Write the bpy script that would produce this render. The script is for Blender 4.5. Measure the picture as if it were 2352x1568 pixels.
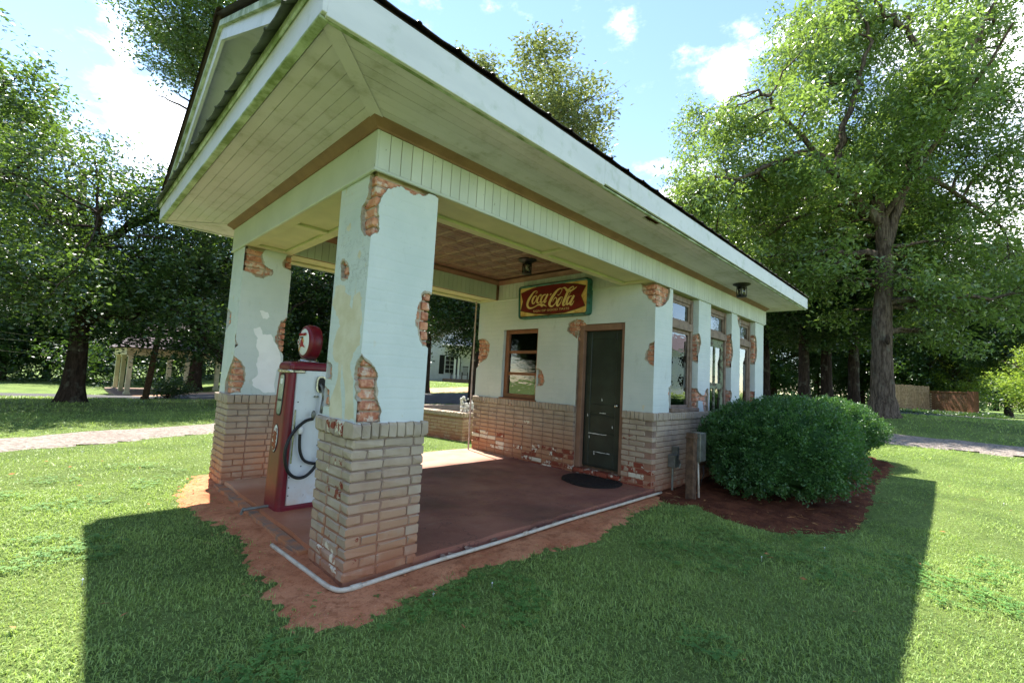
import bpy, bmesh, math, random
import numpy as np
from mathutils import Vector, Matrix
from mathutils.geometry import delaunay_2d_cdt

for o in list(bpy.data.objects):
    bpy.data.objects.remove(o)
scene = bpy.context.scene
COL = scene.collection
R = math.radians

# ------------------------------------------------------------------ camera
cam_data = bpy.data.cameras.new('camera')
cam = bpy.data.objects.new('camera', cam_data)
COL.objects.link(cam)
CAM = Vector((-1.374, -2.726, 1.315))
yaw, pitch, roll = 0.7822, 0.0822, 0.0535
fd = Vector((math.cos(yaw)*math.cos(pitch), math.sin(yaw)*math.cos(pitch), math.sin(pitch)))
rt = Vector((math.sin(yaw), -math.cos(yaw), 0))
up = rt.cross(fd)
r2 = math.cos(roll)*rt + math.sin(roll)*up
u2 = -math.sin(roll)*rt + math.cos(roll)*up
cam.matrix_world = Matrix(((r2.x, u2.x, -fd.x, CAM.x), (r2.y, u2.y, -fd.y, CAM.y), (r2.z, u2.z, -fd.z, CAM.z), (0, 0, 0, 1)))
cam_data.sensor_width = 36
cam_data.lens = 36*1032.6/2352
cam_data.clip_start = 0.05
cam_data.clip_end = 2000
scene.camera = cam

# ------------------------------------------------------------------ sky and sun
SUN = Vector((0.36, 1.73, 3.06)).normalized()          # direction towards the sun
sun_el = math.asin(SUN.z)
sun_rot = math.atan2(SUN.x, SUN.y)
world = bpy.data.worlds.new('World')
scene.world = world
world.use_nodes = True
wn, wl = world.node_tree.nodes, world.node_tree.links
wn.clear()
w_out = wn.new('ShaderNodeOutputWorld')
w_bg = wn.new('ShaderNodeBackground')
w_bg.inputs['Strength'].default_value = 0.08
w_sky = wn.new('ShaderNodeTexSky')
w_sky.sky_type = 'NISHITA'
w_sky.sun_disc = False
w_sky.sun_elevation = sun_el
w_sky.sun_rotation = sun_rot
w_sky.altitude = 200
w_sky.air_density = 1.0
w_sky.dust_density = 0.0
w_sky.ozone_density = 1.0
# fair-weather clouds: noise over the sky dome
w_tc = wn.new('ShaderNodeTexCoord')
w_sep = wn.new('ShaderNodeSeparateXYZ')
wl.new(w_tc.outputs['Generated'], w_sep.inputs[0])
def wmath(op, a, b=None, c=None, clamp=False):
    n = wn.new('ShaderNodeMath'); n.operation = op; n.use_clamp = clamp
    for i, v in enumerate((a, b, c)):
        if v is None: continue
        if isinstance(v, (int, float)): n.inputs[i].default_value = v
        else: wl.new(v, n.inputs[i])
    return n.outputs[0]
w_noise = wn.new('ShaderNodeTexNoise')
w_noise.inputs['Scale'].default_value = 4.2
w_noise.inputs['Detail'].default_value = 9
w_noise.inputs['Roughness'].default_value = 0.64
w_map = wn.new('ShaderNodeMapping')
w_map.inputs['Location'].default_value = (7.3, 2.1, 0.5)
w_map.inputs['Scale'].default_value = (1, 1, 1.9)
wl.new(w_tc.outputs['Generated'], w_map.inputs[0])
wl.new(w_map.outputs[0], w_noise.inputs['Vector'])
acc = w_noise.outputs['Fac']
CLOUDS = [((0.025, 0.885, 0.465), 0.03, 0.10), ((0.053, 0.912, 0.407), 0.05, 0.15), ((0.10, 0.895, 0.44), 0.04, 0.12), ((0.10, 0.93, 0.36), 0.07, 0.18),
          ((0.793, 0.274, 0.543), 0.035, 0.24), ((0.661, 0.40, 0.635), 0.035, 0.12), ((0.975, -0.068, 0.22), 0.14, 0.34), ((0.844, 0.393, 0.365), 0.035, 0.3), ((0.88, -0.04, 0.47), 0.13, 0.3)]
for d, rad, amt in CLOUDS:
    dn = Vector(d).normalized()
    vm = wn.new('ShaderNodeVectorMath'); vm.operation = 'DISTANCE'
    wl.new(w_tc.outputs['Generated'], vm.inputs[0]); vm.inputs[1].default_value = dn
    t = wmath('DIVIDE', vm.outputs['Value'], rad)
    t = wmath('POWER', t, 2.0)
    t = wmath('MULTIPLY', t, -1.0)
    t = wmath('EXPONENT', t)
    acc = wmath('ADD', acc, wmath('MULTIPLY', t, amt))
w_mr = wn.new('ShaderNodeMapRange'); w_mr.interpolation_type = 'SMOOTHSTEP'
w_mr.inputs['From Min'].default_value = 0.52; w_mr.inputs['From Max'].default_value = 0.86
wl.new(acc, w_mr.inputs['Value'])
w_mix = wn.new('ShaderNodeMix'); w_mix.data_type = 'RGBA'
wl.new(w_mr.outputs[0], w_mix.inputs[0])
wl.new(w_sky.outputs[0], w_mix.inputs[6])
w_mix.inputs[7].default_value = (15.5, 15.4, 15.4, 1)
wl.new(w_mix.outputs[2], w_bg.inputs['Color'])
wl.new(w_bg.outputs[0], w_out.inputs[0])

sun_d = bpy.data.lights.new('sun', 'SUN')
sun_d.energy = 3.3
sun_d.angle = R(0.55)
sun_d.color = (1.0, 0.955, 0.88)
sun = bpy.data.objects.new('sun', sun_d)
COL.objects.link(sun)
sun.rotation_euler = SUN.to_track_quat('Z', 'Y').to_euler()
sun.location = (6, 12, 20)

vs = scene.view_settings
vs.view_transform = 'Standard'
vs.look = 'None'
vs.gamma = 1
vs.exposure = 2.24
vs.use_curve_mapping = False
scene.render.engine = 'CYCLES'
scene.cycles.use_denoising = True
scene.cycles.max_bounces = 8
scene.cycles.diffuse_bounces = 4
scene.cycles.transparent_max_bounces = 12
scene.cycles.transmission_bounces = 6
scene.cycles.sample_clamp_indirect = 6

# ------------------------------------------------------------------ helpers
def lin(c):
    return tuple((v/255/12.92 if v/255 <= 0.04045 else ((v/255+0.055)/1.055)**2.4) for v in c[:3]) + (1,)

class NT:
    def __init__(s, name):
        s.m = bpy.data.materials.new(name); s.m.use_nodes = True
        s.n, s.l = s.m.node_tree.nodes, s.m.node_tree.links
        s.b = s.n['Principled BSDF']
        s.out = s.n['Material Output']
        s._pos = None
    def pos(s):
        if s._pos is None: s._pos = s.n.new('ShaderNodeNewGeometry').outputs['Position']
        return s._pos
    def put(s, sock, v):
        if isinstance(v, bpy.types.NodeSocket): s.l.new(v, sock)
        elif isinstance(v, tuple) and len(v) == 3 and sock.type == 'RGBA': sock.default_value = lin(v)
        else: sock.default_value = v
    def noise(s, scale, detail=5, rough=0.55, vec=None, out='Fac', dist=0):
        n = s.n.new('ShaderNodeTexNoise')
        n.inputs['Scale'].default_value = scale; n.inputs['Detail'].default_value = detail
        n.inputs['Roughness'].default_value = rough; n.inputs['Distortion'].default_value = dist
        s.l.new(vec or s.pos(), n.inputs['Vector'])
        return n.outputs[out]
    def scaled(s, sc, vec=None):
        n = s.n.new('ShaderNodeMapping'); n.inputs['Scale'].default_value = sc
        s.l.new(vec or s.pos(), n.inputs[0]); return n.outputs[0]
    def voro(s, scale, feat='F1', out='Distance', vec=None):
        n = s.n.new('ShaderNodeTexVoronoi'); n.feature = feat; n.inputs['Scale'].default_value = scale
        s.l.new(vec or s.pos(), n.inputs['Vector']); return n.outputs[out]
    def rng(s, v, a, b, c=0.0, d=1.0, smooth=True):
        n = s.n.new('ShaderNodeMapRange')
        if smooth: n.interpolation_type = 'SMOOTHSTEP'
        n.inputs['From Min'].default_value = a; n.inputs['From Max'].default_value = b
        n.inputs['To Min'].default_value = c; n.inputs['To Max'].default_value = d
        s.l.new(v, n.inputs['Value']); return n.outputs[0]
    def math(s, op, a, b=None, clamp=False):
        n = s.n.new('ShaderNodeMath'); n.operation = op; n.use_clamp = clamp
        for i, v in enumerate((a, b)):
            if v is None: continue
            s.put(n.inputs[i], v)
        return n.outputs[0]
    def mix(s, f, a, b, mode='MIX'):
        n = s.n.new('ShaderNodeMix'); n.data_type = 'RGBA'; n.blend_type = mode
        s.put(n.inputs[0], f); s.put(n.inputs[6], a); s.put(n.inputs[7], b)
        return n.outputs[2]
    def attr(s, name, kind='GEOMETRY', out='Fac'):
        n = s.n.new('ShaderNodeAttribute'); n.attribute_type = kind; n.attribute_name = name
        return n.outputs[out]
    def xyz(s, i, vec=None):
        n = s.n.new('ShaderNodeSeparateXYZ'); s.l.new(vec or s.pos(), n.inputs[0]); return n.outputs[i]
    def rand(s):
        return s.n.new('ShaderNodeObjectInfo').outputs['Random']
    def hsv(s, col, h=0.5, sat=1.0, val=1.0):
        n = s.n.new('ShaderNodeHueSaturation')
        s.put(n.inputs['Hue'], h); s.put(n.inputs['Saturation'], sat); s.put(n.inputs['Value'], val); s.put(n.inputs['Color'], col)
        return n.outputs[0]
    def bump(s, h, strength=0.3, dist=0.01):
        n = s.n.new('ShaderNodeBump'); n.inputs['Strength'].default_value = strength; n.inputs['Distance'].default_value = dist
        s.l.new(h, n.inputs['Height']); s.l.new(n.outputs[0], s.b.inputs['Normal']); return n.outputs[0]
    def done(s, col, rough=0.6, spec=0.35, metal=0.0):
        s.put(s.b.inputs['Base Color'], col); s.put(s.b.inputs['Roughness'], rough)
        s.put(s.b.inputs['Specular IOR Level'], spec); s.put(s.b.inputs['Metallic'], metal)
        return s.m

def pmat(name, c1, c2, scale=6, rough=0.65, bump=0.15, bscale=60, spec=0.3, metal=0.0, lo=0.35, hi=0.65, dist=0.004, pervar=0.0):
    t = NT(name)
    f = t.rng(t.noise(scale, 6, 0.6), lo, hi)
    c = t.mix(f, c1, c2)
    if pervar:
        c = t.hsv(c, val=t.rng(t.rand(), 0, 1, 1-pervar, 1+pervar, False))
    if bump: t.bump(t.noise(bscale, 5, 0.6), bump, dist)
    return t.done(c, rough, spec, metal)

class MB:
    """collects geometry; build() links it as ONE mesh object"""
    def __init__(s): s.v, s.f, s.mi = [], [], []
    def add(s, vs, fs, mi=0):
        k = len(s.v); s.v += [tuple(p) for p in vs]
        s.f += [tuple(k+i for i in f) for f in fs]; s.mi += [mi]*len(fs)
        return s
    def box(s, x0, x1, y0, y1, z0, z1, mi=0):
        return s.add([(x0,y0,z0),(x1,y0,z0),(x1,y1,z0),(x0,y1,z0),(x0,y0,z1),(x1,y0,z1),(x1,y1,z1),(x0,y1,z1)],
                     [(0,3,2,1),(4,5,6,7),(0,1,5,4),(1,2,6,5),(2,3,7,6),(3,0,4,7)], mi)
    def bbox(s, x0, x1, y0, y1, z0, z1, b=0.006, mi=0):
        """box with chamfered edges"""
        b = min(b, (x1-x0)*.45, (y1-y0)*.45, (z1-z0)*.45)
        X, Y, Z = (x0, x1), (y0, y1), (z0, z1)
        vs, idx = [], {}
        for i in (0,1):
            for j in (0,1):
                for k in (0,1):
                    sx, sy, sz = (1 if i==0 else -1)*b, (1 if j==0 else -1)*b, (1 if k==0 else -1)*b
                    idx[i,j,k,0] = len(vs); vs.append((X[i], Y[j]+sy, Z[k]+sz))
                    idx[i,j,k,1] = len(vs); vs.append((X[i]+sx, Y[j], Z[k]+sz))
                    idx[i,j,k,2] = len(vs); vs.append((X[i]+sx, Y[j]+sy, Z[k]))
        c = Vector(((x0+x1)/2, (y0+y1)/2, (z0+z1)/2))
        fs = []
        def face(ids):
            pts = [Vector(vs[q]) for q in ids]
            n = (pts[1]-pts[0]).cross(pts[2]-pts[0]); m = sum(pts, Vector())/len(pts)-c
            fs.append(tuple(ids) if n.dot(m) > 0 else tuple(reversed(ids)))
        for i in (0,1): face([idx[i,0,0,0], idx[i,1,0,0], idx[i,1,1,0], idx[i,0,1,0]])
        for j in (0,1): face([idx[0,j,0,1], idx[1,j,0,1], idx[1,j,1,1], idx[0,j,1,1]])
        for k in (0,1): face([idx[0,0,k,2], idx[1,0,k,2], idx[1,1,k,2], idx[0,1,k,2]])
        for a in (0,1):
            for d in (0,1):
                face([idx[0,a,d,1], idx[1,a,d,1], idx[1,a,d,2], idx[0,a,d,2]])
                face([idx[a,0,d,0], idx[a,1,d,0], idx[a,1,d,2], idx[a,0,d,2]])
                face([idx[a,d,0,0], idx[a,d,1,0], idx[a,d,1,1], idx[a,d,0,1]])
        for i in (0,1):
            for j in (0,1):
                for k in (0,1): face([idx[i,j,k,0], idx[i,j,k,1], idx[i,j,k,2]])
        return s.add(vs, fs, mi)
    def tube(s, pts, rad, n=8, mi=0, cap=True):
        pts = [Vector(p) for p in pts]; m = len(pts)
        if isinstance(rad, (int, float)): rad = [rad]*m
        t0 = (pts[1]-pts[0]).normalized()
        ref = Vector((0,0,1)) if abs(t0.z) < 0.9 else Vector((1,0,0))
        a = t0.cross(ref).normalized()
        vs, fs = [], []
        for i, p in enumerate(pts):
            t = (pts[min(i+1,m-1)]-pts[max(i-1,0)]).normalized()
            a = (a - t*a.dot(t)).normalized(); b = t.cross(a)
            for k in range(n):
                q = 2*math.pi*k/n; vs.append(p + (a*math.cos(q)+b*math.sin(q))*rad[i])
        for i in range(m-1):
            for k in range(n):
                k2 = (k+1) % n; fs.append((i*n+k, i*n+k2, (i+1)*n+k2, (i+1)*n+k))
        if cap:
            fs.append(tuple(range(n-1, -1, -1))); fs.append(tuple((m-1)*n+k for k in range(n)))
        return s.add(vs, fs, mi)
    def lathe(s, prof, c, axis='Z', n=20, mi=0):
        """prof: list of (radius, height along axis)"""
        vs, fs = [], []; m = len(prof); c = Vector(c)
        for r, h in prof:
            for k in range(n):
                q = 2*math.pi*k/n; a, b = r*math.cos(q), r*math.sin(q)
                vs.append(c + (Vector((a,b,h)) if axis == 'Z' else Vector((h,a,b)) if axis == 'X' else Vector((b,h,a))))
        for i in range(m-1):
            for k in range(n):
                k2 = (k+1) % n; fs.append((i*n+k, i*n+k2, (i+1)*n+k2, (i+1)*n+k))
        fs.append(tuple(range(n-1,-1,-1))); fs.append(tuple((m-1)*n+k for k in range(n)))
        return s.add(vs, fs, mi)
    def prism(s, poly, fn, d0, d1, mi=0):
        """poly: 2-D outline; fn(u, v, d) -> point; d0, d1: depths"""
        n = len(poly)
        vs = [fn(u, v, d0) for u, v in poly] + [fn(u, v, d1) for u, v in poly]
        return s.add(vs, [tuple(range(n)), tuple(range(2*n-1, n-1, -1))] + [(i, n+i, n+(i+1)%n, (i+1)%n) for i in range(n)], mi)
    def build(s, name, mat, parent=None, smooth=False, fix=True, loc=None):
        me = bpy.data.meshes.new(name)
        me.from_pydata([tuple(p) for p in s.v], [], s.f)
        for m in (mat if isinstance(mat, (list, tuple)) else [mat]): me.materials.append(m)
        if isinstance(mat, (list, tuple)): me.polygons.foreach_set('material_index', s.mi)
        if fix:
            bm = bmesh.new(); bm.from_mesh(me); bmesh.ops.recalc_face_normals(bm, faces=bm.faces); bm.to_mesh(me); bm.free()
        if smooth: me.polygons.foreach_set('use_smooth', [True]*len(me.polygons))
        me.update()
        o = bpy.data.objects.new(name, me); COL.objects.link(o)
        if parent is not None: o.parent = parent
        if loc is not None: o.location = loc
        return o

def tag(o, label=None, cat=None, group=None, kind=None):
    if label: o['label'] = label
    if cat: o['category'] = cat
    if group: o['group'] = group
    if kind: o['kind'] = kind
    return o
def thing(name, label, cat, loc=(0,0,0), rz=0.0, group=None):
    o = bpy.data.objects.new(name, None); COL.objects.link(o)
    o.empty_display_size = 0.2
    o.location = loc; o.rotation_euler = (0, 0, rz)
    return tag(o, label, cat, group)
def linked(name, mesh, parent, loc=(0,0,0), rot=(0,0,0), scale=(1,1,1)):
    o = bpy.data.objects.new(name, mesh); COL.objects.link(o)
    o.parent = parent; o.location = loc; o.rotation_euler = rot; o.scale = scale
    return o
def copy_tree(o, parent=None):
    c = o.copy(); COL.objects.link(c); c.parent = parent
    for ch in list(o.children): copy_tree(ch, c)
    return c
def np_mesh(name, verts, faces, mats, smooth=False, attr=None):
    """verts (N,3); faces (M,k) with one k"""
    me = bpy.data.meshes.new(name)
    verts = np.asarray(verts, np.float32); faces = np.asarray(faces, np.int32)
    me.vertices.add(len(verts)); me.vertices.foreach_set('co', verts.ravel())
    k = faces.shape[1]
    me.loops.add(faces.size); me.loops.foreach_set('vertex_index', faces.ravel())
    me.polygons.add(len(faces)); me.polygons.foreach_set('loop_start', np.arange(0, faces.size, k, dtype=np.int32))
    if smooth: me.polygons.foreach_set('use_smooth', np.ones(len(faces), bool))
    for m in mats: me.materials.append(m)
    for an, av in (attr or {}).items():
        a = me.attributes.new(an, 'FLOAT', 'POINT'); a.data.foreach_set('value', np.asarray(av, np.float32))
    me.update(calc_edges=True)
    return me
def obj_of(name, me, parent=None, loc=(0,0,0)):
    o = bpy.data.objects.new(name, me); COL.objects.link(o); o.parent = parent; o.location = loc
    return o
def text_mesh(body, size, align='CENTER', extrude=0.0, shear=0.0, bold=0.0):
    c = bpy.data.curves.new('lettering', 'FONT'); c.body = body; c.size = size; c.align_x = align; c.align_y = 'CENTER'
    c.extrude = extrude; c.shear = shear; c.offset = bold; c.resolution_u = 3
    o = bpy.data.objects.new('lettering', c); COL.objects.link(o)
    bpy.context.view_layer.update()
    dg = bpy.context.evaluated_depsgraph_get()
    me = bpy.data.meshes.new_from_object(o.evaluated_get(dg))
    bpy.data.objects.remove(o); bpy.data.curves.remove(c)
    return me
def text_obj(body, size, mat, parent, loc, rot, **kw):
    me = text_mesh(body, size, **kw); me.materials.clear(); me.materials.append(mat)
    o = bpy.data.objects.new('lettering', me); COL.objects.link(o); o.parent = parent; o.location = loc; o.rotation_euler = rot
    return o

def terr(x, y):
    """height of the ground"""
    x = np.asarray(x, float); y = np.asarray(y, float)
    u = np.clip(x-3.5, 0, 15)
    z = 0.0035*u**2 - 0.009*np.clip(x-18.5, 0, 35)
    z = z - 0.047*np.clip(y-15, 0, 25)*np.clip((10-x)/8, 0, 1)
    return z

def vnoise(x, y, seed=0):
    """cheap value noise in [0,1] for outlines (numpy)"""
    x = np.asarray(x, float); y = np.asarray(y, float)
    xi, yi = np.floor(x).astype(np.int64), np.floor(y).astype(np.int64)
    fx, fy = x-xi, y-yi
    fx, fy = fx*fx*(3-2*fx), fy*fy*(3-2*fy)
    def h(a, b):
        n = (a*374761393 + b*668265263 + seed*982451653) & 0x7fffffff
        n = ((n ^ (n >> 13))*1274126177) & 0x7fffffff
        return (n & 0xffff)/65535.0
    return (h(xi,yi)*(1-fx)+h(xi+1,yi)*fx)*(1-fy) + (h(xi,yi+1)*(1-fx)+h(xi+1,yi+1)*fx)*fy
def fnoise(x, y, seed=0):
    return (vnoise(x,y,seed)+0.5*vnoise(2*np.asarray(x),2*np.asarray(y),seed+1)+0.25*vnoise(4*np.asarray(x),4*np.asarray(y),seed+2))/1.75
def in_poly(px, py, poly):
    px = np.asarray(px); py = np.asarray(py); r = np.zeros(px.shape, bool); n = len(poly)
    for i in range(n):
        x0, y0 = poly[i]; x1, y1 = poly[(i+1) % n]
        if y0 == y1: continue
        c = ((y0 > py) != (y1 > py)) & (px < (x1-x0)*(py-y0)/(y1-y0)+x0)
        r ^= c
    return r
def path_dist(px, py, pts):
    px = np.asarray(px, float); py = np.asarray(py, float); d = np.full(px.shape, 1e9)
    for (x0,y0),(x1,y1) in zip(pts[:-1], pts[1:]):
        dx, dy = x1-x0, y1-y0
        t = np.clip(((px-x0)*dx+(py-y0)*dy)/(dx*dx+dy*dy), 0, 1)
        d = np.minimum(d, np.hypot(px-x0-t*dx, py-y0-t*dy))
    return d
# ------------------------------------------------------------------ materials
def m_stucco():
    t = NT('stucco_mint')
    big = t.rng(t.noise(2.2, 6, 0.6), 0.3, 0.7)
    c = t.mix(big, (186,194,193), (198,203,202))
    dirt = t.rng(t.noise(9, 8, 0.7, vec=t.scaled((1,1,0.35))), 0.56, 0.78)
    c = t.mix(t.math('MULTIPLY', dirt, 0.45), c, (140,146,136))
    speck = t.rng(t.noise(75, 3, 0.6), 0.67, 0.73)
    c = t.mix(t.math('MULTIPLY', speck, 0.5), c, (112,108,98))
    geo = t.n.new('ShaderNodeNewGeometry')
    west = t.math('MULTIPLY', t.rng(t.math('MULTIPLY', t.xyz(0, geo.outputs['Normal']), -1.0), 0.4, 0.6), t.rng(t.xyz(0), 1.5, 0.5))     # the weather side has lost most paint
    cn = t.math('ADD', t.noise(17, 6, 0.7, vec=t.scaled((1,1,0.5))), t.math('MULTIPLY', west, 0.05))
    crack = t.rng(t.math('ABSOLUTE', t.math('SUBTRACT', t.noise(5, 7, 0.7), 0.5)), 0.006, 0.002)
    crack = t.math('MULTIPLY', crack, t.math('MULTIPLY', t.rng(t.noise(1.7, 3), 0.45, 0.6), t.math('ADD', t.math('MULTIPLY', west, 0.7), 0.05)))
    c = t.mix(crack, c, (96,98,90))
    chip = t.math('MULTIPLY', t.rng(cn, 0.665, 0.675), t.rng(t.noise(2.1, 3), 0.42, 0.58))
    c = t.mix(chip, c, (192,186,166))
    # the courses of the brick below read faintly through the coat
    course = t.math('ABSOLUTE', t.math('SUBTRACT', t.math('FRACT', t.math('ADD', t.math('MULTIPLY', t.xyz(2), 1/0.072), t.math('MULTIPLY', t.noise(3,3), 0.5))), 0.5))
    h = t.math('ADD', t.math('MULTIPLY', t.rng(course, 0.3, 0.5), -0.35), t.math('ADD', t.math('MULTIPLY', t.noise(14, 6, 0.6), 1.0), t.math('MULTIPLY', t.noise(90, 4), 0.25)))
    t.bump(h, 0.45, 0.006)
    return t.done(c, 0.62, 0.3)
def m_painted_brick():
    t = NT('painted_brick')
    c = t.mix(t.rng(t.noise(7, 6), 0.3, 0.7), (152,137,121), (170,155,138))
    c = t.hsv(c, val=t.rng(t.rand(), 0, 1, 0.92, 1.07, False))
    z = t.xyz(2)
    st = t.math('MULTIPLY', t.rng(z, 0.95, 0.12), t.rng(t.noise(3.0, 5, 0.6), 0.15, 0.55))
    gn = t.n.new('ShaderNodeNewGeometry')
    south = t.math('MULTIPLY', t.rng(t.math('MULTIPLY', t.xyz(1, gn.outputs['Normal']), -1.0), 0.4, 0.6), t.attr('splash', 'OBJECT'))   # clay splashed on the lawn side
    st = t.math('MULTIPLY', st, t.math('ADD', t.attr('stain_bounce', 'OBJECT'), south))
    c = t.mix(t.math('MULTIPLY', st, 0.75, True), c, (168,120,88))
    low = t.math('MULTIPLY', t.rng(z, 0.24, 0.0), t.rng(t.noise(6, 5), 0.3, 0.6))
    c = t.mix(t.math('MULTIPLY', low, 0.85), c, (150,92,66))
    peel = t.attr('peel', 'OBJECT')
    pn = t.noise(10, 7, 0.62)
    f = t.rng(t.math('ADD', pn, t.math('MULTIPLY', peel, 0.5)), 0.78, 0.80)
    under = t.mix(t.rng(t.math('ADD', t.noise(16, 5, 0.6), t.math('MULTIPLY', t.math('SUBTRACT', t.rand(), 0.5), 0.5)), 0.5, 0.54), (128,62,46), (205,196,178))
    c = t.mix(f, c, under)
    chip = t.rng(t.noise(60, 4, 0.6), 0.70, 0.73)
    c = t.mix(t.math('MULTIPLY', chip, 0.6), c, (108,76,62))
    t.bump(t.math('ADD', t.noise(22, 6, 0.6), t.math('MULTIPLY', f, -0.6)), 0.5, 0.008)
    return t.done(c, 0.7, 0.28)
def m_raw_brick():
    t = NT('bare_brick')
    r = t.rand()
    c = t.mix(t.rng(r, 0.1, 0.9, smooth=False), (188,126,98), (150,88,70))
    c = t.mix(t.rng(t.noise(24, 6, 0.6), 0.35, 0.7), c, (204,152,124))
    c = t.mix(t.math('MULTIPLY', t.rng(t.noise(13, 6, 0.65), 0.50, 0.64), 0.85), c, (206,192,178))
    c = t.mix(t.rng(t.noise(40, 3), 0.68, 0.72), c, (92,40,30))
    t.bump(t.noise(34, 6, 0.65), 0.6, 0.008)
    return t.done(c, 0.85, 0.15)
STUCCO = m_stucco()
PBRICK = m_painted_brick()
RBRICK = m_raw_brick()
def m_mortar(name, c1, c2, stain_bounce=0.0):
    t = NT(name)
    c = t.mix(t.rng(t.noise(12, 6), 0.35, 0.65), c1, c2)
    if stain_bounce:
        c = t.mix(t.math('MULTIPLY', t.rng(t.xyz(2), 0.8, 0.05), stain_bounce), c, (160,92,56))
    t.bump(t.noise(50, 5), 0.5, 0.006)
    return t.done(c, 0.9, 0.1)
MORTAR_P = m_mortar('painted_joint', (124,107,97), (140,122,111), 0.6)
MORTAR_R = m_mortar('lime_mortar', (182,164,146), (158,138,120))
BEIGE = pmat('old_plaster', (194,184,158), (206,198,178), 5, 0.75, 0.5, 18, dist=0.006)
WHITEPATCH = pmat('white_patch_plaster', (228,226,228), (236,234,236), 5, 0.7, 0.4, 20)
TRIM_W = None
def m_trim():
    t = NT('white_painted_board')
    c = t.mix(t.rng(t.noise(3, 5, vec=t.scaled((0.5,0.5,2))), 0.35, 0.7), (208,207,209), (198,198,200))
    mould = t.math('MULTIPLY', t.rng(t.noise(7, 6, 0.65), 0.52, 0.7), 0.35)
    c = t.mix(mould, c, (150,162,138))
    t.bump(t.noise(30, 4), 0.1, 0.004)
    return t.done(c, 0.5, 0.35)
TRIM_W = m_trim()
def m_mossy():
    t = NT('mildewed_trim')
    c = t.mix(t.rng(t.noise(5, 6, 0.65), 0.35, 0.62), (188,196,180), (120,134,92))
    t.bump(t.noise(40, 5), 0.25, 0.005)
    return t.done(c, 0.65, 0.25)
MOSSY = m_mossy()
def m_soffit():
    t = NT('soffit_paint')
    c = t.hsv(t.mix(t.rng(t.noise(1.6, 5), 0.3, 0.7), (208,198,214), (199,190,203)), val=t.rng(t.rand(), 0, 1, 0.93, 1.06, False))
    c = t.mix(t.math('MULTIPLY', t.rng(t.noise(4.5, 7, 0.7), 0.48, 0.74), 0.6), c, (144,138,128))
    c = t.mix(t.math('MULTIPLY', t.rng(t.noise(11, 5, 0.6), 0.6, 0.75), 0.4), c, (150,138,118))
    t.bump(t.noise(20, 5), 0.12, 0.004)
    return t.done(c, 0.6, 0.3)
SOFFIT = m_soffit()
def m_bead():
    t = NT('frieze_paint')
    c = t.hsv(t.mix(t.rng(t.noise(2.5, 5), 0.3, 0.7), (180,185,178), (191,195,189)), val=t.rng(t.rand(), 0, 1, 0.95, 1.05, False))
    chip = t.rng(t.noise(34, 5, 0.65, vec=t.scaled((1,1,0.4))), 0.68, 0.71)
    c = t.mix(t.math('MULTIPLY', chip, 0.7), c, (110,112,96))
    t.bump(t.math('ADD', t.noise(30, 5), t.math('MULTIPLY', chip, -0.8)), 0.2, 0.004)
    return t.done(c, 0.55, 0.32)
BEAD = m_bead()
CREAM_BEAM = pmat('beam_cream_paint', (196,192,156), (184,182,148), 3, 0.55, 0.15, 30)
BROWN = pmat('brown_painted_wood', (124,92,76), (138,104,86), 5, 0.5, 0.2, 40)
TAUPE_WOOD = pmat('weathered_taupe_wood', (132,112,98), (104,86,74), 9, 0.65, 0.4, 50, lo=0.4, hi=0.7)
RUSTWIN = pmat('rust_brown_window_paint', (120,78,54), (138,92,64), 6, 0.5, 0.15, 50)
def m_tin():
    t = NT('pressed_tin')
    c = t.mix(t.rng(t.noise(6, 6, 0.65), 0.35, 0.65), (96,70,60), (116,86,74))
    c = t.mix(t.rng(t.noise(19, 5, 0.7), 0.72, 0.75), c, (196,176,120))
    c = t.hsv(c, val=t.rng(t.rand(), 0, 1, 0.88, 1.12, False))
    t.bump(t.noise(30, 4), 0.2, 0.004)
    return t.done(c, 0.42, 0.5)
TIN = m_tin()
SHINGLE = pmat('brown_asphalt_shingle', (52,42,38), (72,58,52), 8, 0.9, 0.6, 90, 0.1, pervar=0.18)
ROOFDARK = pmat('roof_edge_dark', (40,33,32), (54,44,42), 6, 0.8, 0.3, 60, 0.15)
BLACKIRON = pmat('black_iron', (26,24,23), (38,35,33), 20, 0.5, 0.2, 80, 0.4)
def m_glass(name, tint=(0.9,0.95,0.93), refl=1.0):
    t = NT(name)
    tr = t.n.new('ShaderNodeBsdfTransparent'); tr.inputs[0].default_value = tint + (1,)
    gl = t.n.new('ShaderNodeBsdfGlossy'); gl.inputs['Roughness'].default_value = 0.015
    b = t.n.new('ShaderNodeBump'); b.inputs['Strength'].default_value = 0.12; b.inputs['Distance'].default_value = 0.01
    t.l.new(t.noise(5, 2, vec=t.scaled((1,1,2.5))), b.inputs['Height']); t.l.new(b.outputs[0], gl.inputs['Normal'])
    fr = t.n.new('ShaderNodeFresnel'); fr.inputs['IOR'].default_value = 1.7
    k = t.math('MULTIPLY', fr.outputs[0], refl, True)
    mx = t.n.new('ShaderNodeMixShader'); t.l.new(k, mx.inputs[0]); t.l.new(tr.outputs[0], mx.inputs[1]); t.l.new(gl.outputs[0], mx.inputs[2])
    t.l.new(mx.outputs[0], t.out.inputs[0])
    return t.m
GLASS = m_glass('window_glass', refl=1.9)
LAMPGLASS = m_glass('lamp_glass', (0.75,0.75,0.7), 1.2)
CURTAIN = pmat('white_curtain', (212,210,214), (196,194,200), 8, 0.85, 0.1, 60, 0.1)
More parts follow.
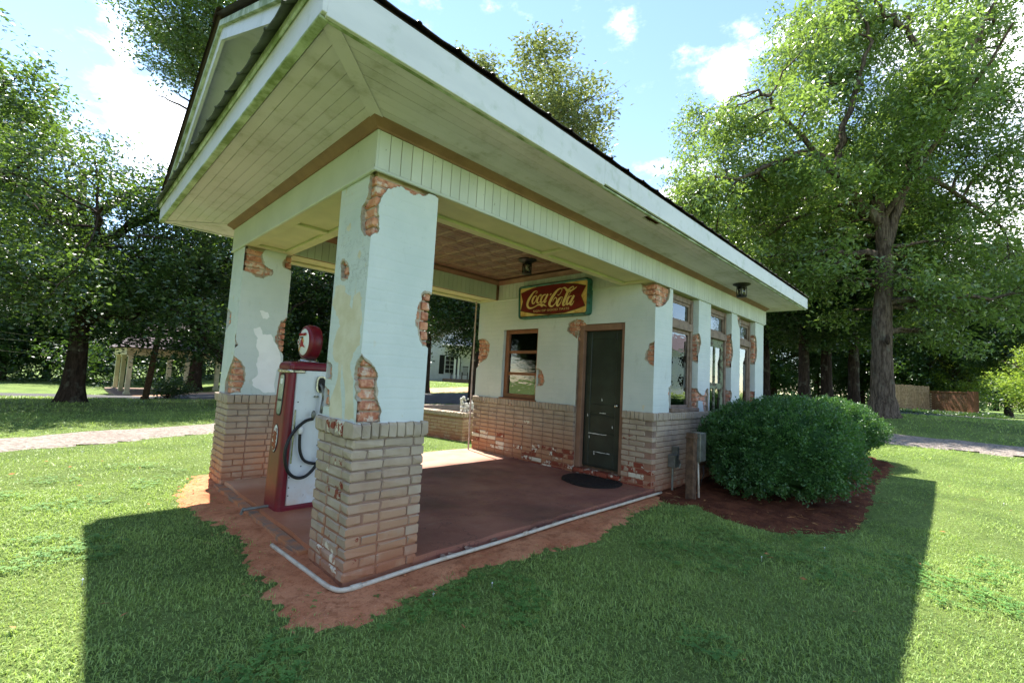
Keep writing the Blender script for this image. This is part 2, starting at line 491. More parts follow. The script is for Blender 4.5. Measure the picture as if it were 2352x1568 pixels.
def m_door():
    t = NT('dark_green_door_paint')
    c = t.mix(t.rng(t.noise(5, 5), 0.35, 0.7), (26,34,30), (38,47,41))
    c = t.mix(t.math('MULTIPLY', t.rng(t.noise(30, 6, 0.7, vec=t.scaled((1,1,0.5))), 0.76, 0.78), 0.7), c, (130,130,120))
    t.bump(t.noise(60, 4, vec=t.scaled((1,1,0.15))), 0.15, 0.003)
    return t.done(c, 0.42, 0.4)
DOORG = m_door()
def m_sage():
    t = NT('peeling_sage_paint')
    c = t.mix(t.rng(t.noise(16, 6, 0.65), 0.5, 0.56), (122,130,104), (74,62,50))
    t.bump(t.noise(24, 5), 0.4, 0.006)
    return t.done(c, 0.65, 0.25)
SAGE = m_sage()
def m_floor():
    t = NT('red_brown_concrete')
    c = t.mix(t.rng(t.noise(1.1, 6, 0.6), 0.3, 0.7), (120,76,66), (148,100,84))
    c = t.mix(t.math('MULTIPLY', t.rng(t.noise(3.2, 7, 0.65), 0.52, 0.72), 0.55), c, (158,112,82))
    c = t.mix(t.math('MULTIPLY', t.rng(t.noise(8, 6, 0.7), 0.6, 0.74), 0.4), c, (78,48,44))
    c = t.mix(t.math('MULTIPLY', t.rng(t.noise(2.0, 4), 0.6, 0.72), 0.5), c, (128,52,58))
    c = t.mix(t.math('MULTIPLY', t.rng(t.noise(5, 8, 0.75, vec=t.scaled((1,2.2,1))), 0.56, 0.66), 0.35), c, (156,128,112))
    c = t.mix(t.math('MULTIPLY', t.rng(t.noise(0.8, 3), 0.5, 0.62), 0.45), c, (74,54,48))
    c = t.mix(t.rng(t.noise(70, 3), 0.70, 0.73), c, (170,150,136))
    crk = t.rng(t.math('ABSOLUTE', t.math('SUBTRACT', t.noise(1.1, 6, 0.6), 0.5)), 0.0035, 0.001)
    c = t.mix(t.math('MULTIPLY', crk, 0.6), c, (52,38,34))
    edge = t.math('MULTIPLY', t.rng(t.xyz(0), 0.9, 0.1), 0.6)
    c = t.mix(edge, c, (172,106,70))
    c = t.mix(t.math('MULTIPLY', t.rng(t.xyz(1), 2.3, 2.75), 0.6), c, (196,164,138))
    t.bump(t.noise(30, 6, 0.65), 0.18, 0.006)
    return t.done(c, t.rng(t.noise(3, 4), 0.3, 0.7, 0.38, 0.62), 0.35)
FLOOR = m_floor()
CONC_EDGE = pmat('raw_concrete', (152,128,112), (112,92,80), 10, 0.85, 0.6, 30, 0.15, dist=0.01)
def m_soil():
    t = NT('red_clay_soil')
    c = t.mix(t.rng(t.noise(2.2, 7, 0.65), 0.3, 0.7), (172,108,76), (194,134,98))
    c = t.mix(t.math('MULTIPLY', t.rng(t.noise(7, 7, 0.7), 0.5, 0.68), 0.6), c, (124,74,50))
    c = t.mix(t.math('MULTIPLY', t.rng(t.noise(30, 6, 0.75), 0.5, 0.62), 0.5), c, (134,76,48))
    c = t.mix(t.rng(t.voro(60), 0.10, 0.06), c, (205,190,170))
    c = t.mix(t.math('MULTIPLY', t.rng(t.noise(55, 5, 0.7), 0.62, 0.7), 0.7), c, (84,56,42))
    h = t.math('ADD', t.noise(9, 8, 0.75), t.math('MULTIPLY', t.noise(55, 6, 0.75), 0.6))
    t.bump(h, 0.7, 0.012)
    return t.done(c, 0.95, 0.1)
SOIL = m_soil()
def m_mulch():
    t = NT('brown_mulch')
    c = t.mix(t.rng(t.noise(5, 7, 0.7), 0.35, 0.65), (88,50,36), (122,74,52))
    c = t.mix(t.rng(t.noise(60, 5, 0.7), 0.55, 0.66), c, (56,36,26))
    c = t.mix(t.rng(t.voro(70), 0.07, 0.03), c, (170,146,118))
    t.bump(t.noise(50, 8, 0.75), 1.0, 0.03)
    return t.done(c, 0.95, 0.1)
MULCH = m_mulch()
def m_gravel():
    t = NT('pale_gravel')
    v = t.n.new('ShaderNodeTexVoronoi'); v.inputs['Scale'].default_value = 26; t.l.new(t.pos(), v.inputs['Vector'])
    c = t.mix(t.rng(t.xyz(0, v.outputs['Color']), 0, 1, smooth=False), (112,102,94), (158,148,138))
    c = t.mix(t.math('MULTIPLY', t.rng(t.noise(0.9, 6, 0.65), 0.45, 0.7), 0.6), c, (126,114,104))
    t.bump(v.outputs['Distance'], 0.9, 0.03)
    return t.done(c, 0.9, 0.15)
GRAVEL = m_gravel()
def m_lawn():
    t = NT('lawn_ground')
    c = t.mix(t.rng(t.noise(0.7, 6, 0.6), 0.3, 0.7), (98,118,62), (134,152,82))
    c = t.mix(t.math('MULTIPLY', t.rng(t.noise(26, 5, 0.7), 0.4, 0.7), 0.6), c, (64,84,38))
    c = t.mix(t.math('MULTIPLY', t.rng(t.noise(2.6, 7, 0.7), 0.58, 0.72), 0.55), c, (126,124,66))
    h = t.math('ADD', t.noise(120, 4, 0.7), t.noise(18, 5, 0.7))
    t.bump(h, 0.9, 0.04)
    return t.done(c, 0.9, 0.12)
LAWN = m_lawn()
ASPHALT = pmat('grey_asphalt', (72,70,70), (92,90,88), 3, 0.9, 0.6, 60, 0.15)
def m_leaf(name, dark, light, trans, rough=0.42, spec=0.5, tw=0.4):
    t = NT(name)
    tint = t.attr('tint')
    c = t.mix(tint, dark, light)
    t.done(c, rough, spec)
    tl = t.n.new('ShaderNodeBsdfTranslucent')
    t.put(tl.inputs[0], t.mix(tint, trans, tuple(min(255, int(v*1.15)) for v in trans)))
    mx = t.n.new('ShaderNodeMixShader'); mx.inputs[0].default_value = tw
    t.l.new(t.b.outputs[0], mx.inputs[1]); t.l.new(tl.outputs[0], mx.inputs[2]); t.l.new(mx.outputs[0], t.out.inputs[0])
    return t.m
LEAF_OAK = m_leaf('oak_leaf', (36,56,32), (80,102,56), (112,142,50), 0.32, 0.7, 0.3)
LEAF_PECAN = m_leaf('pecan_leaf', (56,82,42), (122,144,80), (144,172,70), 0.3, 0.8, 0.36)
LEAF_DARK = m_leaf('dark_leaf', (26,46,24), (54,80,38), (86,118,38), 0.38, 0.5, 0.25)
LEAF_GREY = m_leaf('grey_green_leaf', (78,92,60), (146,154,112), (140,152,72), 0.3, 0.75, 0.25)
LEAF_BOX = m_leaf('boxwood_leaf', (34,64,36), (78,118,62), (98,142,54), 0.4, 0.5, 0.25)
LEAF_LIME = m_leaf('bright_leaf', (88,114,42), (130,152,62), (160,184,64), 0.5, 0.4, 0.4)
GRASSM = m_leaf('grass_blade', (84,116,56), (172,192,108), (164,190,86), 0.5, 0.3, 0.3)
CLOVER = m_leaf('clover_leaf', (70,112,54), (112,150,76), (130,170,70), 0.6, 0.3, 0.3)
def m_bark(name, c1, c2, sc=(1,1,0.18)):
    t = NT(name)
    v = t.scaled(sc)
    n = t.noise(16, 7, 0.7, vec=v)
    c = t.mix(t.rng(n, 0.35, 0.68), c1, c2)
    c = t.mix(t.math('MULTIPLY', t.rng(t.noise(3, 5), 0.55, 0.7), 0.5), c, (112,112,98))
    t.bump(t.math('ADD', n, t.math('MULTIPLY', t.voro(12, vec=v), 0.6)), 0.9, 0.05)
    return t.done(c, 0.92, 0.12)
BARK = m_bark('grey_brown_bark', (58,48,40), (112,98,86))
BARK_D = m_bark('dark_bark', (40,32,27), (72,60,50))
PVC = pmat('white_pvc', (190,180,164), (164,146,124), 12, 0.4, 0.1, 60, 0.4, lo=0.45, hi=0.75)
GALV = pmat('galvanised_metal', (132,134,130), (112,112,106), 14, 0.42, 0.15, 60, 0.5, 0.6)
PUMPRED = pmat('faded_maroon_enamel', (110,16,34), (92,24,34), 9, 0.42, 0.06, 30, 0.4, lo=0.4, hi=0.75)
PUMPWHITE = None
def m_pumpw():
    t = NT('white_enamel')
    c = t.mix(t.rng(t.noise(3, 5), 0.3, 0.7), (214,218,222), (204,208,212))
    c = t.mix(t.math('MULTIPLY', t.math('MULTIPLY', t.rng(t.xyz(2), 0.42, 0.05), t.rng(t.noise(4, 5), 0.25, 0.6)), 0.7), c, (190,150,112))
    c = t.mix(t.math('MULTIPLY', t.rng(t.noise(9, 7, 0.7, vec=t.scaled((1,1,0.3))), 0.55, 0.75), 0.35), c, (160,140,120))
    c = t.mix(t.rng(t.noise(48, 5, 0.6), 0.71, 0.73), c, (110,66,44))
    return t.done(c, 0.35, 0.45)
PUMPWHITE = m_pumpw()
CHROME = pmat('dull_chrome', (172,172,168), (140,140,136), 20, 0.25, 0.05, 60, 0.5, 0.9)
RUBBER = pmat('black_rubber', (20,20,22), (30,30,32), 20, 0.45, 0.05, 60, 0.4)
BLACK = pmat('black_paint', (14,14,15), (22,22,23), 20, 0.5, 0.05, 60, 0.3)
WHITEPAINT = pmat('white_paint', (222,222,220), (210,210,208), 6, 0.5, 0.05, 40, 0.35)
MATBLK = pmat('doormat_fibre', (34,31,30), (58,50,46), 40, 0.95, 0.9, 120, 0.1, dist=0.01)
TEAL = pmat('teal_enamel', (44,98,86), (30,44,36), 14, 0.45, 0.1, 40, 0.4, lo=0.45, hi=0.72)
def m_signcream():
    t = NT('yellowed_enamel')
    c = t.mix(t.rng(t.noise(8, 6, 0.6), 0.35, 0.68), (222,192,120), (190,140,70))
    c = t.mix(t.rng(t.noise(30, 6, 0.7), 0.7, 0.74), c, (60,44,30))
    return t.done(c, 0.35, 0.4)
SIGNCREAM = m_signcream()
SIGNRED = pmat('faded_sign_red', (112,22,18), (88,18,14), 6, 0.38, 0.05, 40, 0.4)
LETTER = pmat('cream_lettering', (222,198,136), (206,178,112), 12, 0.4, 0.05, 40, 0.35)
OLDWOOD = pmat('weathered_post_wood', (104,82,66), (74,58,48), 14, 0.85, 0.6, 60, 0.15)
FENCEWOOD = pmat('fence_wood', (150,128,108), (122,100,82), 8, 0.85, 0.4, 40, 0.15, pervar=0.12)
REDBRICKWALL = pmat('red_garden_brick', (118,82,66), (96,66,54), 14, 0.9, 0.5, 50, 0.12, pervar=0.2)
CARCREAM = pmat('cream_column_paint', (212,204,170), (196,188,152), 3, 0.6, 0.1, 30)
CARROOF = pmat('carport_shingles', (122,112,114), (104,94,96), 6, 0.9, 0.5, 40, 0.1, pervar=0.15)
HOUSEW = pmat('white_clapboard', (226,228,232), (216,218,222), 3, 0.55, 0.05, 30)
STONEW = pmat('white_cast_stone', (206,204,198), (176,174,168), 12, 0.85, 0.6, 30, 0.15)
DEBRIS = pmat('dry_leaf_litter', (142,98,58), (176,128,84), 20, 0.85, 0.3, 60, 0.15)
ROT = pmat('rotten_wood', (84,50,32), (50,30,22), 18, 0.95, 0.9, 50, 0.05, dist=0.02)
TINEDGE = pmat('worn_tin_edge', (118,92,80), (140,114,98), 20, 0.4, 0.1, 40, 0.5)
ROOFMETAL = pmat('brown_metal_roof', (44,34,33), (60,46,43), 5, 0.5, 0.1, 30, 0.4)
PENTMETAL = pmat('grey_metal_roof', (74,78,74), (96,100,94), 7, 0.6, 0.15, 30, 0.35)
PIPEPINK = pmat('pinkish_painted_pipe', (178,160,156), (160,140,132), 10, 0.5, 0.05, 40, 0.3)
FOOTING = pmat('clay_stained_concrete', (176,118,82), (132,112,98), 9, 0.9, 0.6, 30, 0.1, dist=0.01)
SANDY = pmat('sandy_dirt', (188,154,128), (160,122,96), 2, 0.95, 0.4, 30, 0.1)
STRAW = pmat('dry_straw', (176,156,112), (150,128,90), 20, 0.8, 0.1, 60, 0.15)
BROKEN = pmat('broken_plaster_edge', (150,140,124), (176,166,150), 16, 0.9, 0.7, 40, 0.1, dist=0.008)
# ------------------------------------------------------------------ ground
LX, LT, WY, W1 = 3.94, 8.46, 3.42, 0.51           # office front, far end, building width, pillar width
H1, H2, H3, HS = 0.98, 2.65, 2.932, 2.978         # brick ledge, beam underside, frieze top, soffit
OV = 0.637

def grid_axis(a, b, lo, hi, step, grow):
    c = list(np.arange(a, b+1e-6, step)); s = step; x = a
    left = []
    while x > lo: s *= grow; x -= s; left.append(x)
    s = step; x = b; right = []
    while x < hi: s *= grow; x += s; right.append(x)
    return np.array(left[::-1]+c+right)
gx = grid_axis(-6, 12, -420, 420, 0.12, 1.09); gy = grid_axis(-5, 9, -420, 420, 0.12, 1.09)
GX, GY = np.meshgrid(gx, gy)
GZ = terr(GX, GY) + 0.02*(fnoise(GX*1.3, GY*1.3, 5)-0.5)*np.clip((np.hypot(GX+1.4, GY+2.7)-0.5)/3, 0, 1) - 0.035
n0, n1 = GX.shape
idx = np.arange(n0*n1).reshape(n0, n1)
F = np.stack([idx[:-1,:-1], idx[:-1,1:], idx[1:,1:], idx[1:,:-1]], -1).reshape(-1, 4)
tag(obj_of('lawn_ground', np_mesh('lawn_ground', np.stack([GX, GY, GZ], -1).reshape(-1,3), F, [LAWN], True)), kind='structure')
def gz(x, y):
    return terr(x, y) + 0.02*(fnoise(np.asarray(x)*1.3, np.asarray(y)*1.3, 5)-0.5)*np.clip((np.hypot(np.asarray(x)+1.4, np.asarray(y)+2.7)-0.5)/3, 0, 1) - 0.035
def gzf(x, y): return float(gz(np.array([x]), np.array([y]))[0])

# masks: each > 0 inside
SOILP = [(-0.15,3.75),(-0.2,3.3),(-0.44,2.9),(-0.42,2.4),(-0.44,2.0),(-0.30,1.6),(-0.32,1.1),(-0.40,0.7),(-0.34,0.35),(-0.44,0.0),(-0.30,-0.36),(0.0,-0.46),(0.28,-0.40),(0.75,-0.30),(1.3,-0.40),(1.9,-0.52),(2.5,-0.42),(3.1,-0.30),(3.8,-0.26),(4.3,-0.2),(4.3,0.3),(3.9,0.3),(3.9,3.5),(1.5,3.62),(0.6,3.6)]
MULCHP = [(3.8,0.1),(3.72,-0.35),(3.9,-0.56),(3.68,-1.0),(3.66,-1.4),(3.95,-1.78),(4.4,-2.0),(5.1,-2.02),(5.9,-1.98),(7.4,-1.86),(8.6,-1.9),(9.6,-1.9),(10.3,-1.5),(10.3,0.1)]
DRIVE = [(-22,-3.5),(-12,2.0),(-6,5.0),(-1.85,7.05),(1.1,8.3),(4.5,9.8),(8.5,10.2),(12,8.4),(13.6,4.0),(13.5,-1.3),(13.5,-4),(13.0,-10),(11,-22)]
ROAD = [(-25,51.5),(5,21.5),(11.5,15.0),(20,6.5),(50,-18)]
def poly_sd(px, py, poly):
    d = path_dist(px, py, poly+[poly[0]])
    return np.where(in_poly(px, py, poly), d, -d)
def soil_m(x, y): return poly_sd(x, y, SOILP) + 0.20*(fnoise(x*4.5, y*4.5, 11)-0.5) + 0.16*(fnoise(x*23, y*23, 12)-0.5)
def mulch_m(x, y): return poly_sd(x, y, MULCHP) + 0.18*(fnoise(x*4, y*4, 21)-0.5)
def drive_m(x, y): return 0.72 - path_dist(x, y, DRIVE) + 0.35*(fnoise(x*1.6, y*1.6, 31)-0.5) + 0.25*np.clip((x-9)/4, 0, 1)
def road_m(x, y): return 3.0 - path_dist(x, y, ROAD) + 0.4*(fnoise(x*0.7, y*0.7, 41)-0.5)
def patch(name, mask, x0, x1, y0, y1, step, mat, lift, relief, rs, kmax=0.10):
    xs = np.arange(x0, x1, step); ys = np.arange(y0, y1, step)
    X, Y = np.meshgrid(xs, ys); m = mask(X, Y)
    Z = gz(X, Y) - 0.006 + np.clip(m/kmax, -1, 1)*lift + relief*(fnoise(X*rs, Y*rs, 77)-0.5)*np.clip(m/kmax, 0, 1)
    keep = (m > -kmax*0.6)
    idx = np.arange(X.size).reshape(X.shape)
    k = keep[:-1,:-1] & keep[1:,:-1] & keep[:-1,1:] & keep[1:,1:]
    F = np.stack([idx[:-1,:-1], idx[:-1,1:], idx[1:,1:], idx[1:,:-1]], -1)[k]
    used = np.unique(F); remap = np.zeros(X.size, np.int64); remap[used] = np.arange(len(used))
    V = np.stack([X, Y, Z], -1).reshape(-1,3)[used]
    return tag(obj_of(name, np_mesh(name, V, remap[F], [mat], True)), kind='structure')
patch('bare_soil', soil_m, -0.9, 4.5, -0.8, 4.0, 0.03, SOIL, 0.022, 0.03, 6)
patch('mulch_bed', mulch_m, 3.4, 10.7, -2.4, 0.3, 0.045, MULCH, 0.024, 0.05, 9)
patch('gravel_drive', drive_m, -14, 15.5, -12, 12, 0.16, GRAVEL, 0.03, 0.03, 3, 0.15)
patch('asphalt_drive', road_m, -8, 30, -6, 34, 0.4, ASPHALT, 0.03, 0.0, 1, 0.3)
def dirt_m(x, y): return 1.9 - path_dist(x, y, [(3,27.5),(9.5,23.5),(14.6,19.3),(22,12.5)]) + 1.5*(fnoise(x*0.6, y*0.6, 51)-0.5)
patch('bare_dirt_verge', dirt_m, -2, 26, 8, 32, 0.3, SANDY, 0.035, 0.02, 1, 0.3)

# ------------------------------------------------------------------ brick pieces
random.seed(4)
def brick_variants(rough, n, jag=1.0):
    out = []
    for i in range(n):
        rr = random.Random(100*rough+i)
        b = MB().bbox(-.5, .5, -.5, .5, -.5, .5, 0.5)   # rebuilt below with real chamfers
        me = bpy.data.meshes.new('brick')
        bm = bmesh.new(); bmesh.ops.create_cube(bm, size=1.0)
        # proportions of a brick so the chamfer is even: length 0.2, depth 0.1, height 0.056
        for v in bm.verts: v.co = (v.co.x*0.2, v.co.y*0.1, v.co.z*0.056)
        bmesh.ops.bevel(bm, geom=list(bm.edges), offset=0.004+0.002*rough, segments=1, affect='EDGES')
        for v in bm.verts:
            v.co.x += rr.uniform(-1,1)*0.0022*rough; v.co.y += rr.uniform(-1,1)*0.0026*rough; v.co.z += rr.uniform(-1,1)*0.0016*rough
            v.co.x /= 0.2; v.co.y /= 0.1; v.co.z /= 0.056
        bm.to_mesh(me); bm.free()
        out.append(me)
    return out
BR_P = brick_variants(1.5, 9); BR_W = brick_variants(2.4, 8); BR_R = brick_variants(2.0, 8)
for me in BR_P+BR_W: me.materials.append(PBRICK)
for me in BR_R: me.materials.append(RBRICK)
rng = random.Random(11)
def put_brick(parent, name, meshes, c, size, ang, peel=0.0, stain_bounce=0.6):
    """c: centre; size (length, depth, height); ang: direction of the length about z"""
    o = linked(name, rng.choice(meshes), parent, c, (rng.uniform(-.006,.006), rng.uniform(-.006,.006), ang+(math.pi if rng.random() < .5 else 0)), size)
    o['peel'] = peel; o['stain_bounce'] = stain_bounce; o['splash'] = 0.0
    return o
def run_spans(length, unit, first, gap=0.011):
    s, x = [], 0.0
    k = first
    while x < length-0.02:
        e = min(x+k, length)
        if length-e < 0.05: e = length
        s.append((x, e)); x = e; k = unit
    return [(a+gap/2 if a > 0 else a, b-gap/2 if b < length else b) for a, b in s]
CH = 0.0677; BD = 0.10
def wall_courses(p0, ang, length, z0, n, place, unit=0.212, phase=0, trim0=(0,0), trim1=(0,0), depth=BD):
    """lay n courses along a wall face that starts at p0 and runs along ang; outside lies to the right of the run.
       trim0/trim1: how far the run is shortened on even/odd courses at its start/end"""
    ux, uy = math.cos(ang), math.sin(ang); nx, ny = uy, -ux
    for i in range(n):
        par = (i+phase) % 2
        a, b = trim0[par], length-trim1[par]
        for s, e in run_spans(b-a, unit, unit if par == 0 else unit*0.5):
            m = a+(s+e)/2; z = z0+(i+0.5)*CH
            prd = rng.uniform(-0.0015, 0.003)
            c = (p0[0]+ux*m-nx*(depth/2-prd), p0[1]+uy*m-ny*(depth/2-prd), z)
            place(c, (e-s, depth, CH-0.011), ang, i, m)

def jag(poly, amp=0.012, it=3, seed=0, closed=True):
    """roughen an outline by midpoint displacement"""
    r = random.Random(seed); pts = list(poly)
    for k in range(it):
        out = []
        for i in range(len(pts)):
            a, b = pts[i], pts[(i+1) % len(pts)]
            d = math.hypot(b[0]-a[0], b[1]-a[1]); out.append(a)
            if d > 0.012:
                h = min(amp, d*0.22)*r.uniform(-1,1)
                out.append(((a[0]+b[0])/2-(b[1]-a[1])/d*h, (a[1]+b[1])/2+(b[0]-a[0])/d*h))
        pts = out; amp *= 0.6
    return pts
def shell(name, parent, fn, outline, holes, patches, mats, thick=0.03):
    """a coat of stucco: outline with ragged holes; fn(u, v, d): d metres behind the face"""
    patches = list(patches)+[(rim(h, k), 3) for k, h in enumerate(holes) if len(h) != 4]
    loops = [outline]+holes+[p for p, _ in patches]
    V, E = [], []
    for lp in loops:
        k = len(V); V += [Vector(p) for p in lp]; E += [(k+i, k+(i+1) % len(lp)) for i in range(len(lp))]
    v2, e2, f2, _, _, _ = delaunay_2d_cdt(V, E, [], 0, 1e-5)
    cx = np.array([sum(v2[i].x for i in f)/len(f) for f in f2]); cy = np.array([sum(v2[i].y for i in f)/len(f) for f in f2])
    keep = in_poly(cx, cy, outline)
    for h in holes: keep &= ~in_poly(cx, cy, h)
    mi = np.zeros(len(f2), int)
    for p, m in patches: mi[in_poly(cx, cy, p)] = m
    b = MB(); vid = {}
    def gv(i, d):
        key = (i, d)
        if key not in vid:
            vid[key] = len(b.v); b.v.append(tuple(fn(v2[i].x, v2[i].y, d)))
        return vid[key]
    cnt = {}
    for f, k, m in zip(f2, keep, mi):
        if not k: continue
        b.f.append(tuple(gv(i, 0.0) for i in f)); b.mi.append(int(m))
        for i in range(len(f)):
            e = (f[i], f[(i+1) % len(f)]); cnt.setdefault(tuple(sorted(e)), []).append(e)
    clean = [outline]+[h for h in holes if len(h) == 4]
    def on_clean(a, c):
        p, q = v2[a], v2[c]
        for lp in clean:
            us, vs_ = [w[0] for w in lp], [w[1] for w in lp]
            if abs(p.x-q.x) < 1e-4 and min(abs(p.x-w) for w in us) < 1e-4: return True
            if abs(p.y-q.y) < 1e-4 and min(abs(p.y-w) for w in vs_) < 1e-4: return True
        return False
    for e, l in cnt.items():
        if len(l) == 1:
            a, c = l[0]
            if on_clean(a, c): continue
            b.f.append((gv(c, 0.0), gv(a, 0.0), gv(a, thick), gv(c, thick))); b.mi.append(3)
    return b.build(name, mats, parent, fix=False)
def rect(u0, u1, v0, v1): return [(u0,v0),(u1,v0),(u1,v1),(u0,v1)]
SM = [STUCCO, BEIGE, WHITEPATCH, BROKEN]
def rim(h, seed):
    """the band of bare undercoat left round a loss"""
    r = random.Random(seed); cx, cy = sum(p[0] for p in h)/len(h), sum(p[1] for p in h)/len(h)
    n = len(h); ph = r.uniform(0, 6.28)
    return jag([(x+(x-cx)/max(math.hypot(x-cx, y-cy), 1e-3)*(.010+.010*math.sin(ph+i*14/n)), y+(y-cy)/max(math.hypot(x-cx, y-cy), 1e-3)*(.010+.010*math.sin(ph+i*14/n))) for i, (x, y) in enumerate(h)], .006, 1, seed)

# ------------------------------------------------------------------ the filling station
GS = thing('gas_station', 'old mint-green stucco filling station with brick bases and deep white eaves', 'gas station')
FX = lambda x: (lambda u, v, d: (x+d, u, v))        # a face that looks towards -X, u = y
FY = lambda y: (lambda u, v, d: (u, y+d, v))        # a face that looks towards -Y, u = x
FXb = lambda x: (lambda u, v, d: (x-d, u, v))
FYb = lambda y: (lambda u, v, d: (u, y-d, v))

# porch floor: slab with a broken edge, belongs to the station
sl = MB()
e0 = [(0.03, 0.50)] + [(0.5+i*0.1, -0.015+rng.uniform(-.014,.014)) for i in range(35)] + [(4.0,-0.02)]
slab_poly = e0+[(4.0,3.46)]+[(3.9-i*0.24, 3.47+rng.uniform(-.02,.02)) for i in range(16)]+[(0.03,3.42)]+[(0.03+rng.uniform(-.008,.008), 3.3-i*0.2) for i in range(14)]
sl.prism([(x,y) for x, y in slab_poly], lambda u,v,d: (u,v,d), 0.045, -0.16)
sl.build('porch_floor', FLOOR, GS)
kb = MB()
ys = np.linspace(3.0, 0.62, 16)
kp = [(-0.045+rng.uniform(-.012,.012), y) for y in ys]+[(0.026, y) for y in ys[::-1]]
kb.prism(kp, lambda u,v,d: (u,v,d), 0.012, -0.12)
kb.build('slab_footing', FOOTING, GS)
# crumbled concrete along the broken slab edge
cr = MB()
for i in range(60):
    x = rng.uniform(0.6, 3.8); s = rng.uniform(.012,.04)
    c = Vector((x, -0.035+rng.uniform(-.025,.012), -0.005+rng.uniform(-.01,.012)))
    vs = [c+Vector((rng.uniform(-1,1)*s*1.6, rng.uniform(-1,1)*s*.7, rng.uniform(-.6,.6)*s)) for _ in range(8)]
    bm = bmesh.new(); [bm.verts.new(v) for v in vs]; bmesh.ops.convex_hull(bm, input=bm.verts[:])
    bm.verts.ensure_lookup_table(); bm.verts.index_update()
    cr.add([v.co[:] for v in bm.verts], [[v.index for v in f.verts] for f in bm.faces]); bm.free()
tag(cr.build('crumbled_edge', CONC_EDGE, GS), kind='stuff')

